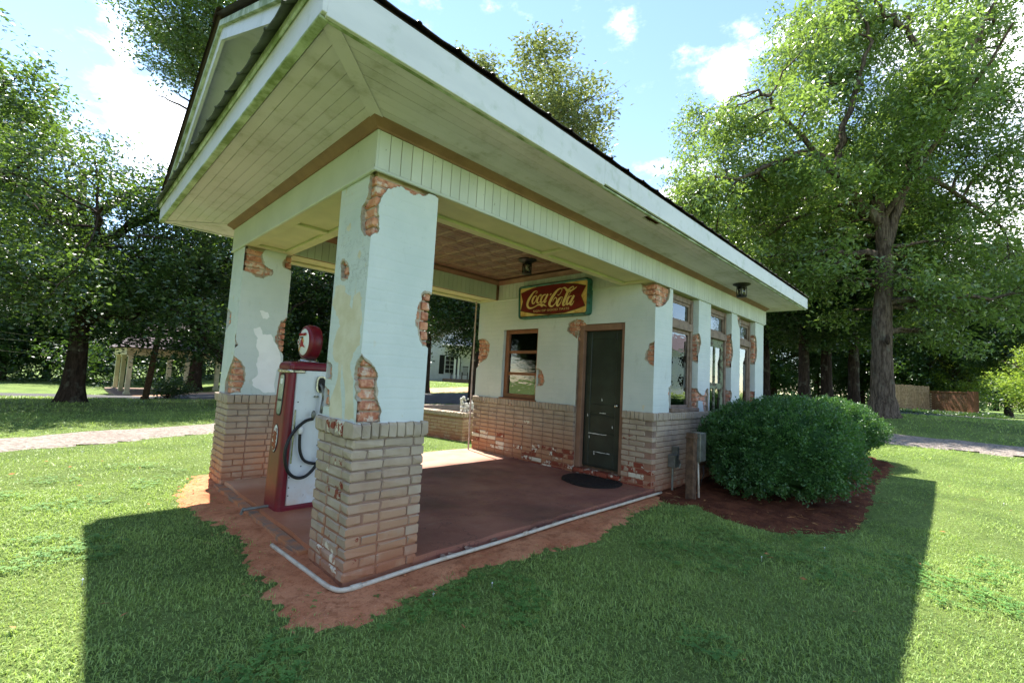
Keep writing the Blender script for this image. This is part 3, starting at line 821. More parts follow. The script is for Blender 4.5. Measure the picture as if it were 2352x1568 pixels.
def pillar(y0, y1, idx, holes_l, holes_r, pat_l, pat_r):
    """one porch pillar: stucco shaft on a painted brick base; x from 0 to W1"""
    x0, x1 = 0.0, W1
    P = MB().box(x0+.034, x1-.034, y0+.034, y1-.034, -0.1, H2+0.02).build('pillar', MORTAR_R, GS)
    if idx == 1: P['label'] = 'near pillar with a large peeling beige patch'
    else: P['label'] = 'far pillar with white plaster repair'
    # coat on the four faces
    o_l = rect(y0, y1, H1-.01, H2); o_r = rect(x0, x1, H1-.01, H2)
    hl = [jag(h, 0.014, 3, i+idx*10) for i, h in enumerate(holes_l)]
    hr = [jag(h, 0.014, 3, i+50+idx*10) for i, h in enumerate(holes_r)]
    # one coat object: four faces joined
    shell('stucco', P, FX(x0), o_l, hl, [(jag(p, 0.012, 3, 90+i), m) for i, (p, m) in enumerate(pat_l)], SM)
    shell('stucco', P, FY(y0), o_r, hr, [(jag(p, 0.012, 3, 95+i), m) for i, (p, m) in enumerate(pat_r)], SM)
    er = [h for h in hr if max(p[0] for p in h) > x1-.01]      # losses on the far edge show on the back face too
    shell('stucco', P, FXb(x1), o_l, [jag([(y0-.02, z0), (y0+.07, z0+.03), (y0+.1, (z0+z1)/2), (y0+.05, z1), (y0-.02, z1)], .014, 3, 7+i) for i, (z0, z1) in enumerate([(min(p[1] for p in h), max(p[1] for p in h)) for h in er])], [], SM)
    shell('stucco', P, FYb(y1), o_r, [], [], SM)
    # bricks laid bare where the coat is gone
    allr = {'l': hl, 'r': hr}
    zc = H1; i = 0
    while zc < H2-0.02:
        for face in 'lr':
            a, b = (y0, y1) if face == 'l' else (x0, x1)
            par = i % 2 if face == 'r' else (i+1) % 2
            s0 = 0.0 if par == 0 else 0.10
            for s, e in run_spans(b-a-s0-0.018, 0.213, 0.213 if par == 0 else 0.106, 0.014):
                u0, u1 = a+0.018+s0+s, a+0.018+s0+e
                zz0, zz1 = zc, min(zc+CH*1.06, H2)
                gxs, gys = np.meshgrid(np.linspace(u0, u1, 6), np.linspace(zz0, zz1, 4))
                hit = np.zeros(gxs.shape, bool)
                for h in allr[face]: hit |= in_poly(gxs, gys, h)
                if par == 0 and u0 < a+0.05:                  # corner brick: also seen on the other face
                    og = np.meshgrid(np.linspace(0, 0.1, 4), np.linspace(zz0, zz1, 4))
                    oa = x0 if face == 'l' else y0
                    for h in allr['r' if face == 'l' else 'l']: hit[:4,:4] |= in_poly(og[0]+oa, og[1], h)
                if not hit.any(): continue
                d = 0.023+rng.uniform(-.006,.005)
                m = (u0+u1)/2; z = (zz0+zz1)/2
                if face == 'l': c, ang = (x0+d+BD/2, m, z), math.pi/2
                else: c, ang = (m, y0+d+BD/2, z), 0.0
                put_brick(P, 'exposed_brick', BR_R, c, (u1-u0, BD, zz1-zz0-0.013), ang)
        zc += CH*1.06; i += 1
    # brick base
    bx0, bx1, by0, by1 = x0-.012, x1+.012, y0-.012, y1+.012
    nb = 13; zb = H1-0.10-nb*CH
    MB().box(bx0+.009, bx1-.009, by0+.009, by1-.009, -0.12, H1-.012).build('base_core', MORTAR_P, P)
    def plc(meshes, face):
        def f(c, size, ang, i, m):
            z = c[2]; peel = 0.0; stain_bounce = 0.55
            if idx == 1:
                if face == 'l':
                    stain_bounce = 0.12
                    if 0.10 < z < 0.72 and 0.16 < c[1] < 0.36 and rng.random() < .75: peel = rng.uniform(.40,.56)
                    elif rng.random() < .12: peel = .33
                    if z < .16: peel = .42
                else: stain_bounce = .12
            else: stain_bounce = 1.0 if z < .55 else .35
            o = put_brick(P, 'brick', meshes, c, size, ang, peel, stain_bounce)
            if idx == 1: o['splash'] = 1.0
        return f
    wx, wy = bx1-bx0, by1-by0
    T = (0.0, BD+.008)
    wall_courses((bx0, by0), 0, wx, zb, nb, plc(BR_W if idx == 1 else BR_P, 'r'), trim0=T, trim1=T, unit=0.225 if idx == 1 else 0.205)
    wall_courses((bx0, by1), -math.pi/2, wy, zb, nb, plc(BR_W if idx == 1 else BR_P, 'l'), phase=1, trim0=T, trim1=T, unit=0.205)
    hid = MB()
    def ph(c, size, ang, i, m):
        l, d, h = size
        if abs(math.cos(ang)) > .5: hid.box(c[0]-l/2, c[0]+l/2, c[1]-d/2, c[1]+d/2, c[2]-h/2, c[2]+h/2)
        else: hid.box(c[0]-d/2, c[0]+d/2, c[1]-l/2, c[1]+l/2, c[2]-h/2, c[2]+h/2)
    wall_courses((bx1, by1), math.pi, wx, zb, nb, ph, trim0=T, trim1=T, unit=0.205)
    wall_courses((bx1, by0), math.pi/2, wy, zb, nb, ph, phase=1, trim0=T, trim1=T, unit=0.205)
    hb = tag(hid.build('rear_bricks', PBRICK, P), kind='stuff'); hb['stain_bounce'] = 0.6; hb['peel'] = 0.0
    # rowlock ledge
    lx0, lx1, ly0, ly1 = bx0-.022, bx1+.022, by0-.022, by1+.022
    lw = 0.068 if idx == 2 else 0.064
    def ledge(a, b, fixed, axis, sgn):
        n = max(1, round((b-a)/lw)); s = (b-a)/n
        for k in range(n):
            m = a+(k+.5)*s; meshes = BR_W if (idx == 1 and axis == 'x' and sgn < 0) else BR_P
            # a brick standing on its edge: length of the mesh points into the wall
            c = (m, fixed-sgn*.07, H1-.05) if axis == 'x' else (fixed-sgn*.07, m, H1-.05)
            peel = .62 if (idx == 1 and axis == 'y' and sgn < 0 and 0.10 < m < 0.34) else (.3 if rng.random() < .1 else 0)
            put_brick(P, 'ledge_brick', meshes, c, (s-.007, .14, .098), 0.0 if axis == 'x' else math.pi/2, peel, .2)
    ledge(lx0, lx1, ly0, 'x', -1)
    ledge(ly0+.145, ly1, lx0, 'y', -1)
    ledge(ly0+.145, ly1, lx1, 'y', 1)
    ledge(lx0+.145, lx1-.145, ly1, 'x', 1)
    return P
# P1 left face X=0 (y,z)
p1l_top = [(-0.02, 2.644), (0.08, 2.659), (0.074, 2.585), (0.095, 2.49), (0.159, 2.433), (0.15, 2.33), (0.102, 2.234), (-0.011, 2.182)]
p1l_s = [(0.376, 2.087), (0.284, 2.022), (0.267, 1.972), (0.296, 1.945), (0.379, 1.961), (0.411, 2.015), (0.42, 2.072)]
p1l_gp = [(0.319, 2.359), (0.304, 2.319), (0.334, 2.294), (0.371, 2.308), (0.367, 2.344)]
p1l_gp2 = [(0.152, 2.134), (0.111, 2.103), (0.132, 2.06), (0.169, 2.089)]
p1l_low = [(-0.013, 1.442), (0.033, 1.37), (0.07, 1.314), (0.072, 1.259), (0.039, 1.205), (0.037, 1.151), (0.004, 1.045), (0.023, 0.979)]
p1l_beige = [(0.468, 1.915), (0.329, 1.906), (0.305, 1.849), (0.21, 1.822), (0.222, 1.753), (0.18, 1.726), (0.171, 1.819), (0.09, 1.84), (0.047, 1.796), (0.057, 1.717), (0.024, 1.659), (0.046, 1.582), (0.028, 1.481), (0.114, 1.426), (0.151, 1.358), (0.116, 1.302), (0.08, 1.259), (0.027, 1.0), (0.157, 0.987), (0.197, 1.197), (0.265, 1.356), (0.265, 1.217), (0.194, 0.983), (0.392, 0.974), (0.402, 1.092), (0.33, 1.214), (0.318, 1.355), (0.406, 1.39), (0.437, 1.475), (0.398, 1.559), (0.341, 1.617), (0.364, 1.667), (0.424, 1.694), (0.463, 1.746), (0.511, 1.775)]
p1l_edge = [(0.48, 1.365), (0.426, 1.348), (0.419, 1.246), (0.459, 1.232)]
p1l_edge2 = [(0.475, 1.171), (0.425, 1.162), (0.417, 1.067), (0.454, 1.028)]
# P1 right face Y=0 (x,z)
p1r_top = [(0.005, 2.185), (0.055, 2.243), (0.05, 2.312), (0.041, 2.38), (0.062, 2.486), (0.102, 2.558), (0.163, 2.593), (0.22, 2.598), (0.297, 2.573), (0.365, 2.595), (0.452, 2.632), (0.517, 2.63), (0.524, 2.657), (0.009, 2.667)]
p1r_low = [(0.018, 1.444), (0.067, 1.364), (0.113, 1.322), (0.125, 1.255), (0.124, 1.188), (0.15, 1.099), (0.167, 1.076), (0.173, 0.981), (-0.012, 0.987)]
p1r_edge = [(0.558, 1.917), (0.462, 1.894), (0.42, 1.868), (0.421, 1.825), (0.394, 1.747), (0.396, 1.674), (0.427, 1.605), (0.463, 1.523), (0.488, 1.488), (0.496, 1.39), (0.526, 1.38)]
p1r_edge2 = [(0.515, 1.244), (0.484, 1.237), (0.476, 1.194), (0.467, 1.122), (0.488, 1.05), (0.526, 1.025)]
# P2 -Y face Y=D (x,z)
p2r_top = [(-0.054, 2.637), (0.215, 2.654), (0.17, 2.563), (0.205, 2.471), (0.309, 2.433), (0.304, 2.381), (0.209, 2.322), (0.101, 2.349), (-0.005, 2.376), (-0.036, 2.495)]
p2r_tr = [(0.509, 2.643), (0.442, 2.627), (0.42, 2.56), (0.446, 2.483), (0.509, 2.423)]
p2r_r = [(0.517, 1.898), (0.447, 1.828), (0.419, 1.723), (0.397, 1.661), (0.432, 1.584), (0.467, 1.506), (0.487, 1.387), (0.518, 1.359)]
p2r_low = [(-0.004, 1.666), (0.028, 1.641), (0.03, 1.527), (0.014, 1.431), (0.072, 1.341), (0.106, 1.248), (0.127, 1.153), (0.113, 1.077), (0.103, 1.001), (-0.002, 0.981), (-0.002, 1.242)]
p2l_low = [(2.946, 1.666), (2.996, 1.62), (2.973, 1.468), (3.019, 1.316), (3.122, 1.219), (3.192, 1.12), (3.174, 0.986), (2.925, 0.983)]
p2l_edge = [(3.442, 1.939), (3.244, 1.905), (3.234, 1.785), (3.382, 1.692)]
p2r_w1 = [(0.209, 1.935), (0.299, 1.928), (0.326, 1.872), (0.252, 1.848)]
p2r_w2 = [(0.166, 1.724), (0.225, 1.75), (0.269, 1.667), (0.358, 1.676), (0.424, 1.563), (0.47, 1.467), (0.485, 1.347), (0.451, 1.265), (0.456, 1.007), (0.328, 1.005), (0.216, 1.08), (0.202, 1.137), (0.256, 1.216), (0.228, 1.331), (0.247, 1.41), (0.21, 1.524), (0.219, 1.622)]
# front wall X=L (y,z)
fw_l = [(3.475, 1.972), (3.244, 1.973), (3.103, 1.889), (3.1, 1.754), (3.192, 1.634), (3.323, 1.572), (3.448, 1.417)]
fw_win = [(1.998, 1.482), (1.873, 1.458), (1.825, 1.367), (1.835, 1.249), (1.981, 1.215)]
fw_door = [(1.394, 2.106), (1.366, 2.181), (1.244, 2.231), (1.121, 2.214), (1.058, 2.129), (1.177, 2.122), (1.215, 1.961), (1.294, 2.0), (1.358, 2.028)]
fw_c = [(0.203, 2.656), (0.2, 2.553), (0.125, 2.489), (0.051, 2.405), (0.002, 2.334), (-0.006, 2.632)]
fw_m = [(-0.027, 1.896), (0.07, 1.854), (0.103, 1.767), (0.111, 1.657), (0.074, 1.603), (-0.009, 1.55)]
fw_p = [(0.149, 1.063), (0.117, 1.066), (0.121, 1.005), (0.147, 1.009)]
sw_c = [(3.923, 2.629), (3.926, 2.332), (4.102, 2.358), (4.267, 2.453), (4.336, 2.58), (4.33, 2.683)]
# side wall Y=0 (x,z)
sw_w1 = [(4.443, 1.32), (4.366, 1.304), (4.354, 1.241), (4.389, 1.157), (4.384, 0.975), (4.462, 0.974)]
sw_p2m = [(5.297, 2.138), (5.358, 2.081), (5.401, 2.005), (5.365, 1.922), (5.312, 1.822), (5.287, 1.694)]
sw_p2l = [(5.297, 1.318), (5.378, 1.241), (5.457, 1.218), (5.577, 1.228), (5.635, 1.309), (5.705, 1.311), (5.72, 0.97), (5.548, 0.972), (5.493, 1.131), (5.325, 1.139), (5.321, 0.975), (5.275, 0.976)]
sw_p3m = [(6.662, 2.279), (6.702, 2.146), (6.77, 1.988), (6.714, 1.837), (6.643, 1.706)]
sw_p3l = [(6.667, 1.321), (6.735, 1.26), (6.713, 1.188), (6.637, 1.187)]
sw_p3t = [(7.095, 2.66), (6.948, 2.63), (6.978, 2.549), (7.092, 2.412)]
sw_p4m = [(7.954, 2.389), (8.02, 2.314), (8.071, 2.113), (8.03, 1.947), (7.925, 1.838)]
# sign (y,z) at x=3.85
def past(poly, lo=None, hi=None, tol=.03):
    """carry an outline past the edge of its face where it comes close to it"""
    out = []
    for u, v in poly:
        if lo is not None and u < lo+tol: u = lo-.04
        if hi is not None and u > hi-tol: u = hi+.04
        out.append((u, v))
    return out
p1l_top, p1l_low = past(p1l_top, 0), past(p1l_low, 0)
p1r_top, p1r_low, p1r_edge, p1r_edge2 = past(p1r_top, 0, W1), past(p1r_low, 0), past(p1r_edge, None, W1), past(p1r_edge2, None, W1, .045)
p1l_edge, p1l_edge2 = past(p1l_edge, None, W1, .06), past(p1l_edge2, None, W1, .075)
p2r_top, p2r_low, p2r_tr, p2r_r = past(p2r_top, 0), past(p2r_low, 0), past(p2r_tr, None, W1), past(p2r_r, None, W1)
p2l_low, p2l_edge = past(p2l_low, 2.95), past(p2l_edge, None, WY, .06)
fw_c, fw_m, fw_l, sw_c = past(fw_c, 0), past(fw_m, 0), past(fw_l, None, WY), past(sw_c, LX)
pillar(0.0, W1, 1, [p1l_top, p1l_s, p1l_low, p1l_edge, p1l_edge2], [p1r_top, p1r_low, p1r_edge, p1r_edge2], [(p1l_beige, 1), (p1l_gp, 1), (p1l_gp2, 1)], [])
pillar(2.95, WY, 2, [p2l_low, p2l_edge], [p2r_top, p2r_tr, p2r_r, p2r_low], [], [(p2r_w1, 2), (p2r_w2, 2)])

# ---- office walls
OPEN = [(4.43, 5.30), (5.76, 6.68), (7.10, 7.95)]         # openings in the long wall
DOORO = (0.43, 1.20, 0.12, 2.15)                           # door opening in the front wall: y0 y1 z0 z1
WINO = (1.98, 2.76, 1.0, 2.13)
T_ = 0.22
def bare(parent, fn_face, holes, u0, u1, z0, z1, ang, pl, skip=lambda u, z: False):
    zc, i = z0, 0
    while zc < z1-.02:
        off = 0 if i % 2 == 0 else -.106
        u = u0+off
        while u < u1:
            a, b = max(u, u0)+.006, min(u+.213, u1)-.006
            zt = min(zc+CH*1.06, z1)
            if b-a > .03:
                g0, g1 = np.meshgrid(np.linspace(a, b, 7), np.linspace(zc, zt, 4)); hit = np.zeros(g0.shape, bool)
                for h in holes: hit |= in_poly(g0, g1, h)
                if hit.any() and not skip((a+b)/2, zc):
                    put_brick(parent, 'exposed_brick', BR_R, pl((a+b)/2, (zc+zt)/2), (b-a, BD, zt-zc-.012), ang)
            u += .213
        zc += CH*1.06; i += 1
# front wall (faces the porch)
FWALL = MB()
FWALL.box(LX+.036, LX+T_, .03, DOORO[0]-.005, -.1, H3)
FWALL.box(LX+.036, LX+T_, DOORO[0]-.005, DOORO[1]+.005, -.1, DOORO[2]-.01)
FWALL.box(LX+.036, LX+T_, DOORO[0]-.005, DOORO[1]+.005, DOORO[3]+.005, H3)
FWALL.box(LX+.036, LX+T_, DOORO[1]+.005, WINO[0]-.005, -.1, H3)
FWALL.box(LX+.036, LX+T_, WINO[0]-.005, WINO[1]+.005, -.1, WINO[2]-.02)
FWALL.box(LX+.036, LX+T_, WINO[0]-.005, WINO[1]+.005, WINO[3]+.005, H3)
FWALL.box(LX+.036, LX+T_, WINO[1]+.005, WY-.03, -.1, H3)
FWALL = FWALL.build('front_wall', MORTAR_R, GS)
hf = [jag(h, .014, 3, 200+i) for i, h in enumerate([fw_l, fw_win, fw_door, fw_c, fw_m])]
shell('stucco', FWALL, FX(LX), rect(0, WY, H1-.01, H2), hf+[rect(DOORO[0], DOORO[1], 0.5, DOORO[3]), rect(WINO[0], WINO[1], H1-.005, WINO[3])], [(jag(fw_p, .01, 2, 3), 1)], SM, 0.024)
inop = lambda u, z: (DOORO[0]-.05 < u < DOORO[1]+.05 and z < DOORO[3]-.05) or (WINO[0]-.05 < u < WINO[1]+.05 and z < WINO[3]-.03)
bare(FWALL, None, hf, 0.0, WY, H1, H2, math.pi/2, lambda u, z: (LX+.024+BD/2, u, z), inop)
# side wall (long side with windows)
SWALL = MB()
segs = [(LX+.03, OPEN[0][0]-.004), (OPEN[0][1]+.004, OPEN[1][0]-.004), (OPEN[1][1]+.004, OPEN[2][0]-.004), (OPEN[2][1]+.004, LT-.03)]
for a, b in segs: SWALL.box(a+.02, b-.02, .036, T_, -.1, H2)
for a, b in (OPEN[0], OPEN[2]): SWALL.box(a-.02, b+.02, .032, T_, -.1, H1-.02)
SWALL.box(OPEN[1][0]-.02, OPEN[1][1]+.02, .032, T_, -.1, .12)
SWALL = SWALL.build('side_wall', MORTAR_R, GS)
hs = [jag(h, .014, 3, 300+i) for i, h in enumerate([sw_c, sw_w1, sw_p2m, sw_p2l, sw_p3m, sw_p3l, sw_p3t, sw_p4m])]
for a, b in ((LX, OPEN[0][0]), (OPEN[0][1], OPEN[1][0]), (OPEN[1][1], OPEN[2][0]), (OPEN[2][1], LT)):
    shell('stucco', SWALL, FY(0.0), rect(a, b, H1-.01, H2), [h for h in hs if max(p[0] for p in h) > a and min(p[0] for p in h) < b], [], SM, 0.024)
bare(SWALL, None, hs, LX, LT, H1, H2, 0.0, lambda u, z: (u, .024+BD/2, z), lambda u, z: any(a-.04 < u < b+.04 for a, b in OPEN))
# reveals of the openings: stucco returns, with brick where the coat has fallen
for k, (a, b) in enumerate(OPEN):
    zlo = H1-.01 if k != 1 else .12
    rv = [[(.0,1.69),(.09,1.74),(.11,1.95),(.08,2.1),(.0,2.14)], [(.0,1.70),(.10,1.72),(.12,2.0),(.1,2.24),(.0,2.28)], [(.0,1.83),(.1,1.86),(.12,2.1),(.1,2.36),(.0,2.4)]][k]
    rv2 = [(.0,.97),(.2,.97),(.2,1.28),(.08,1.31),(.0,1.32)]
    hr_ = [jag([(max(p[0]-.02, -.02) if p[0] == 0 else p[0], p[1]) for p in q], .012, 3, 60+k*3+j) for j, q in enumerate([rv, rv2])]
    shell('stucco', SWALL, (lambda xx: lambda u, v, d: (xx+d, u, v))(b), rect(0.0, .19, zlo, H2), hr_, [], SM, .018)
    shell('stucco', SWALL, (lambda xx: lambda u, v, d: (xx-d, u, v))(a), rect(0.0, .19, zlo, H2), [], [], SM, .018)
    for (z0, z1) in ((min(p[1] for p in rv), max(p[1] for p in rv)), (.98, 1.32)):
        z = H1+math.floor((z0-H1)/CH+.5)*CH
        while z < z1:
            put_brick(SWALL, 'exposed_brick', BR_R, (b+.014+.045, .11, z+CH/2), (.17, .09, CH-.013), math.pi/2); z += CH
# back wall and far wall (plain)
BW = MB(); BW.box(LX+T_, LT, WY-T_, WY-.002, -.1, H2); BW.build('rear_wall', STUCCO, GS)
EW = MB(); EW.box(LT-T_, LT-.003, T_, WY-T_, -.1, H2); EW.build('end_wall', STUCCO, GS)
MB().box(LX+T_, LT-T_, T_, WY-T_, -.1, .06).build('office_floor', OLDWOOD, GS)
MB().box(LX+T_, LT-T_, T_, WY-T_, H2-.03, H2-.005).build('office_ceiling', WHITEPAINT, GS)

# brick wainscot of the office: front, and along the side
nb = 13; zb = H1-.10-nb*CH
for bb_ in ((LX-.003, LX+.03, .0, DOORO[0]-.012), (LX-.003, LX+.03, DOORO[1]+.012, WY+.003), (LX+.031, OPEN[1][0], -.003, .031), (OPEN[1][1], LT+.003, -.003, .031)):
    MB().box(*bb_, -.12, H1-.014).build('brick_joints', MORTAR_P, GS)
def pfw(c, size, ang, i, m):
    y, z = c[1], c[2]; peel = 0.0; stain_bounce = 1.25 if y > 1.2 else .2  # warm bounce off the sunlit floor is coloured into these bricks with the stain
    band = 0.40-0.13*(3.4-y)/2.2
    if y > 1.2 and z < band+.04 and z > band-.2 and rng.random() < .55: peel = rng.uniform(.5,.8)
    elif z < .14 and y < 2.2: peel = rng.uniform(.5,.8)
    elif z < .34 and y < .35 and rng.random() < .5: peel = .7
    elif rng.random() < .03: peel = .5
    put_brick(FWALL, 'brick', BR_P, c, size, ang, peel, stain_bounce)
T = (0.0, BD+.008); Z0 = (0.0, 0.0)
wall_courses((LX-.012, WY+.012), -math.pi/2, WY+.012-DOORO[1]-.01, zb, nb, pfw, trim0=T, unit=.205)
wall_courses((LX-.012, DOORO[0]-.01), -math.pi/2, DOORO[0]-.01+.012, zb, nb, pfw, trim1=T, unit=.205, phase=1)
side = MB()
def psw(c, size, ang, i, m):
    l, d, h = size; p = c[1]-rng.uniform(0,.002)
    side.bbox(c[0]-l/2, c[0]+l/2, p-d/2, p+d/2, c[2]-h/2, c[2]+h/2, .004)
wall_courses((LX-.012, -.012), 0, OPEN[1][0]-LX+.012, zb, nb, psw, trim0=(BD+.008, 0.0), unit=.205)
wall_courses((OPEN[1][1], -.012), 0, LT+.012-OPEN[1][1], zb, nb, psw, trim1=(BD+.008, 0.0), unit=.205)
sb = tag(side.build('brick_courses', PBRICK, SWALL, fix=False), kind='stuff'); sb['stain_bounce'] = .6; sb['peel'] = 0.0
# rowlock ledge under the stucco
def ledge_run(parent, a, b, fixed, axis, lw=.066, ind=True):
    n = round((b-a)/lw); s = (b-a)/n; jb = MB()
    for k in range(n):
        m = a+(k+.5)*s
        c = (m, fixed+.07, H1-.05) if axis == 'x' else (fixed+.07, m, H1-.05)
        if ind: put_brick(parent, 'ledge_brick', BR_P, c, (s-.007, .14, .098), 0.0 if axis == 'x' else math.pi/2, .55 if rng.random() < .03 else 0, .1)
        else: jb.bbox(c[0]-s/2+.004, c[0]+s/2-.004, c[1]-.07, c[1]+.07, c[2]-.049, c[2]+.049, .005)
    if not ind:
        o = tag(jb.build('ledge_bricks', PBRICK, parent, fix=False), kind='stuff'); o['stain_bounce'] = .1; o['peel'] = 0.0
ledge_run(FWALL, DOORO[1]+.01, WY+.03, LX-.034, 'y')
ledge_run(FWALL, .11, DOORO[0]-.01, LX-.034, 'y')
ledge_run(SWALL, LX-.034, OPEN[1][0]-.01, -.034, 'x')
ledge_run(SWALL, OPEN[1][1]+.01, LT+.03, -.034, 'x', ind=False)

# door in the front wall
D = MB().bbox(LX+.10, LX+.145, .49, 1.115, .15, 2.06, .004).build('front_door', DOORG, GS)
fr = MB(); fr.bbox(LX+.03, LX+.17, 1.115, DOORO[1], .12, 2.15, .004); fr.bbox(LX+.032, LX+.168, DOORO[0], .49, .12, 2.15, .004); fr.bbox(LX+.028, LX+.172, .49, 1.115, 2.06, 2.15, .004)
fr.build('door_frame', BROWN, D)
MB().bbox(LX+.12, LX+.2, DOORO[0]+.002, DOORO[1]-.002, .08, .148, .01).build('threshold', OLDWOOD, D)
for y0, y1, z0, z1 in ((.52,.60,.17,2.04),(1.01,1.09,.17,2.04),(.60,1.01,1.94,2.04),(.60,1.01,.90,1.02),(.60,1.01,.17,.36)):
    MB().bbox(LX+.088, LX+.102, y0, y1, z0, z1, .005).build('door_rail', DOORG, D)
for z0 in (.42, .66): MB().bbox(LX+.091, LX+.102, .60, 1.01, z0+.19, z0+.215, .005).build('door_rail', DOORG, D)
MB().lathe([(0.012,0),(0.014,-.02),(0.028,-.035),(0.03,-.05),(0.02,-.062),(0.004,-.064)], (LX+.09, .555, 1.02), 'X', 14).build('handle', CHROME, D, True)
for (y0, z0, l) in ((.72,.612,.30),(.66,.365,.26),(.74,.905,.10)):      # bare wood along the worn rails
    pts = [(y0+l*k/9, z0+rng.uniform(-.002,.004)) for k in range(10)]+[(y0+l*k/9, z0-.003-rng.uniform(0,.006)) for k in range(9,-1,-1)]
    MB().prism(pts, lambda u, v, d: (LX+d, u, v), .0855, .0875).build('scuffed_edge', WHITEPAINT, D)
for (y0, z0) in ((.80,1.08),(.62,.72),(1.03,.85),(.99,.55),(.9,.33)):
    MB().prism([(y0, z0), (y0+.006, z0+.012), (y0+.012, z0+.03), (y0+.016, z0+.004), (y0+.008, z0-.014)], lambda u, v, d: (LX+d, u, v), .0855, .0875).build('paint_chip', WHITEPAINT, D)
for y0 in np.arange(DOORO[0]+.01, DOORO[1]-.05, .19):
    o = put_brick(D, 'step_brick', BR_P, (LX+.05, float(y0)+.09, .085), (.178, .13, .058), math.pi/2, .9, .3)
for y0 in np.arange(DOORO[0]+.01, DOORO[1]-.05, .19):
    put_brick(D, 'step_brick', BR_P, (LX+.045, float(y0)+.09, .02), (.178, .13, .058), math.pi/2, .9, .3)

# window in the front wall
WF = MB()
y0, y1, z0, z1 = WINO
WF.bbox(LX+.06, LX+.16, y0, y0+.07, z0, z1, .006); WF.bbox(LX+.06, LX+.16, y1-.07, y1, z0, z1, .006)
WF.bbox(LX+.062, LX+.158, y0+.07, y1-.07, z1-.06, z1, .006); WF.bbox(LX+.05, LX+.158, y0+.07, y1-.07, z0, z0+.07, .006)
for zz in (1.40, 1.76): WF.bbox(LX+.075, LX+.13, y0+.07, y1-.07, zz-.02, zz+.025, .005)
WF = WF.build('front_window', RUSTWIN, GS)
for a, b in ((z0+.07, 1.38), (1.425, 1.74), (1.785, z1-.06)):
    MB().box(LX+.10, LX+.104, y0+.07, y1-.07, a, b).build('pane', GLASS, WF)
MB().bbox(LX-.03, LX+.10, y0-.02, y1+.02, z0-.028, z0-.002, .006).build('sill', RUSTWIN, WF)
MB().box(LX+.001, LX+.06, y0-.016, y0-.0005, z0, z1).build('window_reveal', STUCCO, WF); MB().box(LX+.001, LX+.06, y1+.0005, y1+.016, z0, z1).build('window_reveal', STUCCO, WF)

# windows and glazed door of the long wall
for k, (a, b) in enumerate(OPEN):
    yd = .085
    if k != 1:
        f = MB(); zlo = H1+.02
    else:
        f = MB(); zlo = .14
    f.bbox(a+.0, a+.06, yd, yd+.10, zlo, H2-.02, .006); f.bbox(b-.07, b, yd, yd+.10, zlo, H2-.02, .006)
    f.bbox(a+.04, a+.08, yd-.012, yd+.05, zlo, H2-.06, .006); f.bbox(b-.10, b-.055, yd-.016, yd+.05, zlo, H2-.06, .006)
    f.bbox(a+.06, b-.07, yd+.002, yd+.098, H2-.10, H2-.02, .006)
    f.bbox(a+.06, b-.07, yd-.035, yd+.096, 2.14, 2.25, .006)
    f.bbox(a+.081, b-.101, yd+.012, yd+.045, 2.25, 2.29, .004); f.bbox(a+.081, b-.101, yd+.012, yd+.045, 2.505, 2.545, .004)
    f.bbox(a+.081, a+.115, yd+.012, yd+.045, 2.29, 2.505, .004); f.bbox(b-.135, b-.101, yd+.012, yd+.045, 2.29, 2.505, .004)
    if k != 1:
        f.bbox(a+.081, b-.101, yd+.012, yd+.045, 2.09, 2.14, .004); f.bbox(a+.081, b-.101, yd+.012, yd+.045, zlo, zlo+.07, .004)
        f.bbox(a+.081, a+.115, yd+.012, yd+.045, zlo+.07, 2.09, .004); f.bbox(b-.135, b-.101, yd+.012, yd+.045, zlo+.07, 2.09, .004)
        f.bbox(a-.01, b+.01, -.03, yd+.02, H1+.001, H1+.055, .008)
        w = f.build('side_window', TAUPE_WOOD, GS)
        MB().box(a+.115, b-.135, yd+.022, yd+.026, zlo+.07, 2.09).build('pane', GLASS, w)
        # gathered curtain behind the glass
        cu = MB(); n = 60; vs = []; x0, x1 = (a+.38, b-.135) if k == 0 else (a+.115, b-.135)
        for i in range(n+1):
            x = x0+(x1-x0)*i/n; y = yd+.11+.022*math.sin(i*.95)+.01*math.sin(i*2.3)
            vs += [(x, y, zlo+.0), (x-.02*math.sin(i*.3), y, 2.1)]
        cu.add(vs, [(2*i, 2*i+2, 2*i+3, 2*i+1) for i in range(n)])
        cu.build('curtain', CURTAIN, w, True, fix=False)
    else:
        w = f.build('side_door_frame', TAUPE_WOOD, GS)
        g = MB(); da, db = a+.082, b-.102
        g.bbox(da, da+.10, yd+.012, yd+.05, .16, 2.135, .005); g.bbox(db-.10, db, yd+.012, yd+.05, .16, 2.135, .005)
        g.bbox(da+.10, db-.10, yd+.013, yd+.049, 2.01, 2.135, .005); g.bbox(da+.10, db-.10, yd+.013, yd+.049, .16, .62, .005)
        mid = (da+db)/2
        g.bbox(mid-.025, mid+.025, yd+.012, yd+.0458, .62, 2.01, .005); g.bbox(da+.10, db-.10, yd+.010, yd+.046, 1.32, 1.42, .005)
        dr = g.build('door_leaf', SAGE, w)
        for xa, xb in ((da+.10, mid-.025), (mid+.025, db-.10)):
            for za, zb_ in ((.62, 1.32), (1.42, 2.01)):
                MB().box(xa, xb, yd+.027, yd+.031, za, zb_).build('pane', GLASS, dr)
    MB().box(a+.115, b-.135, yd+.022, yd+.026, 2.29, 2.505).build('pane', GLASS, w)

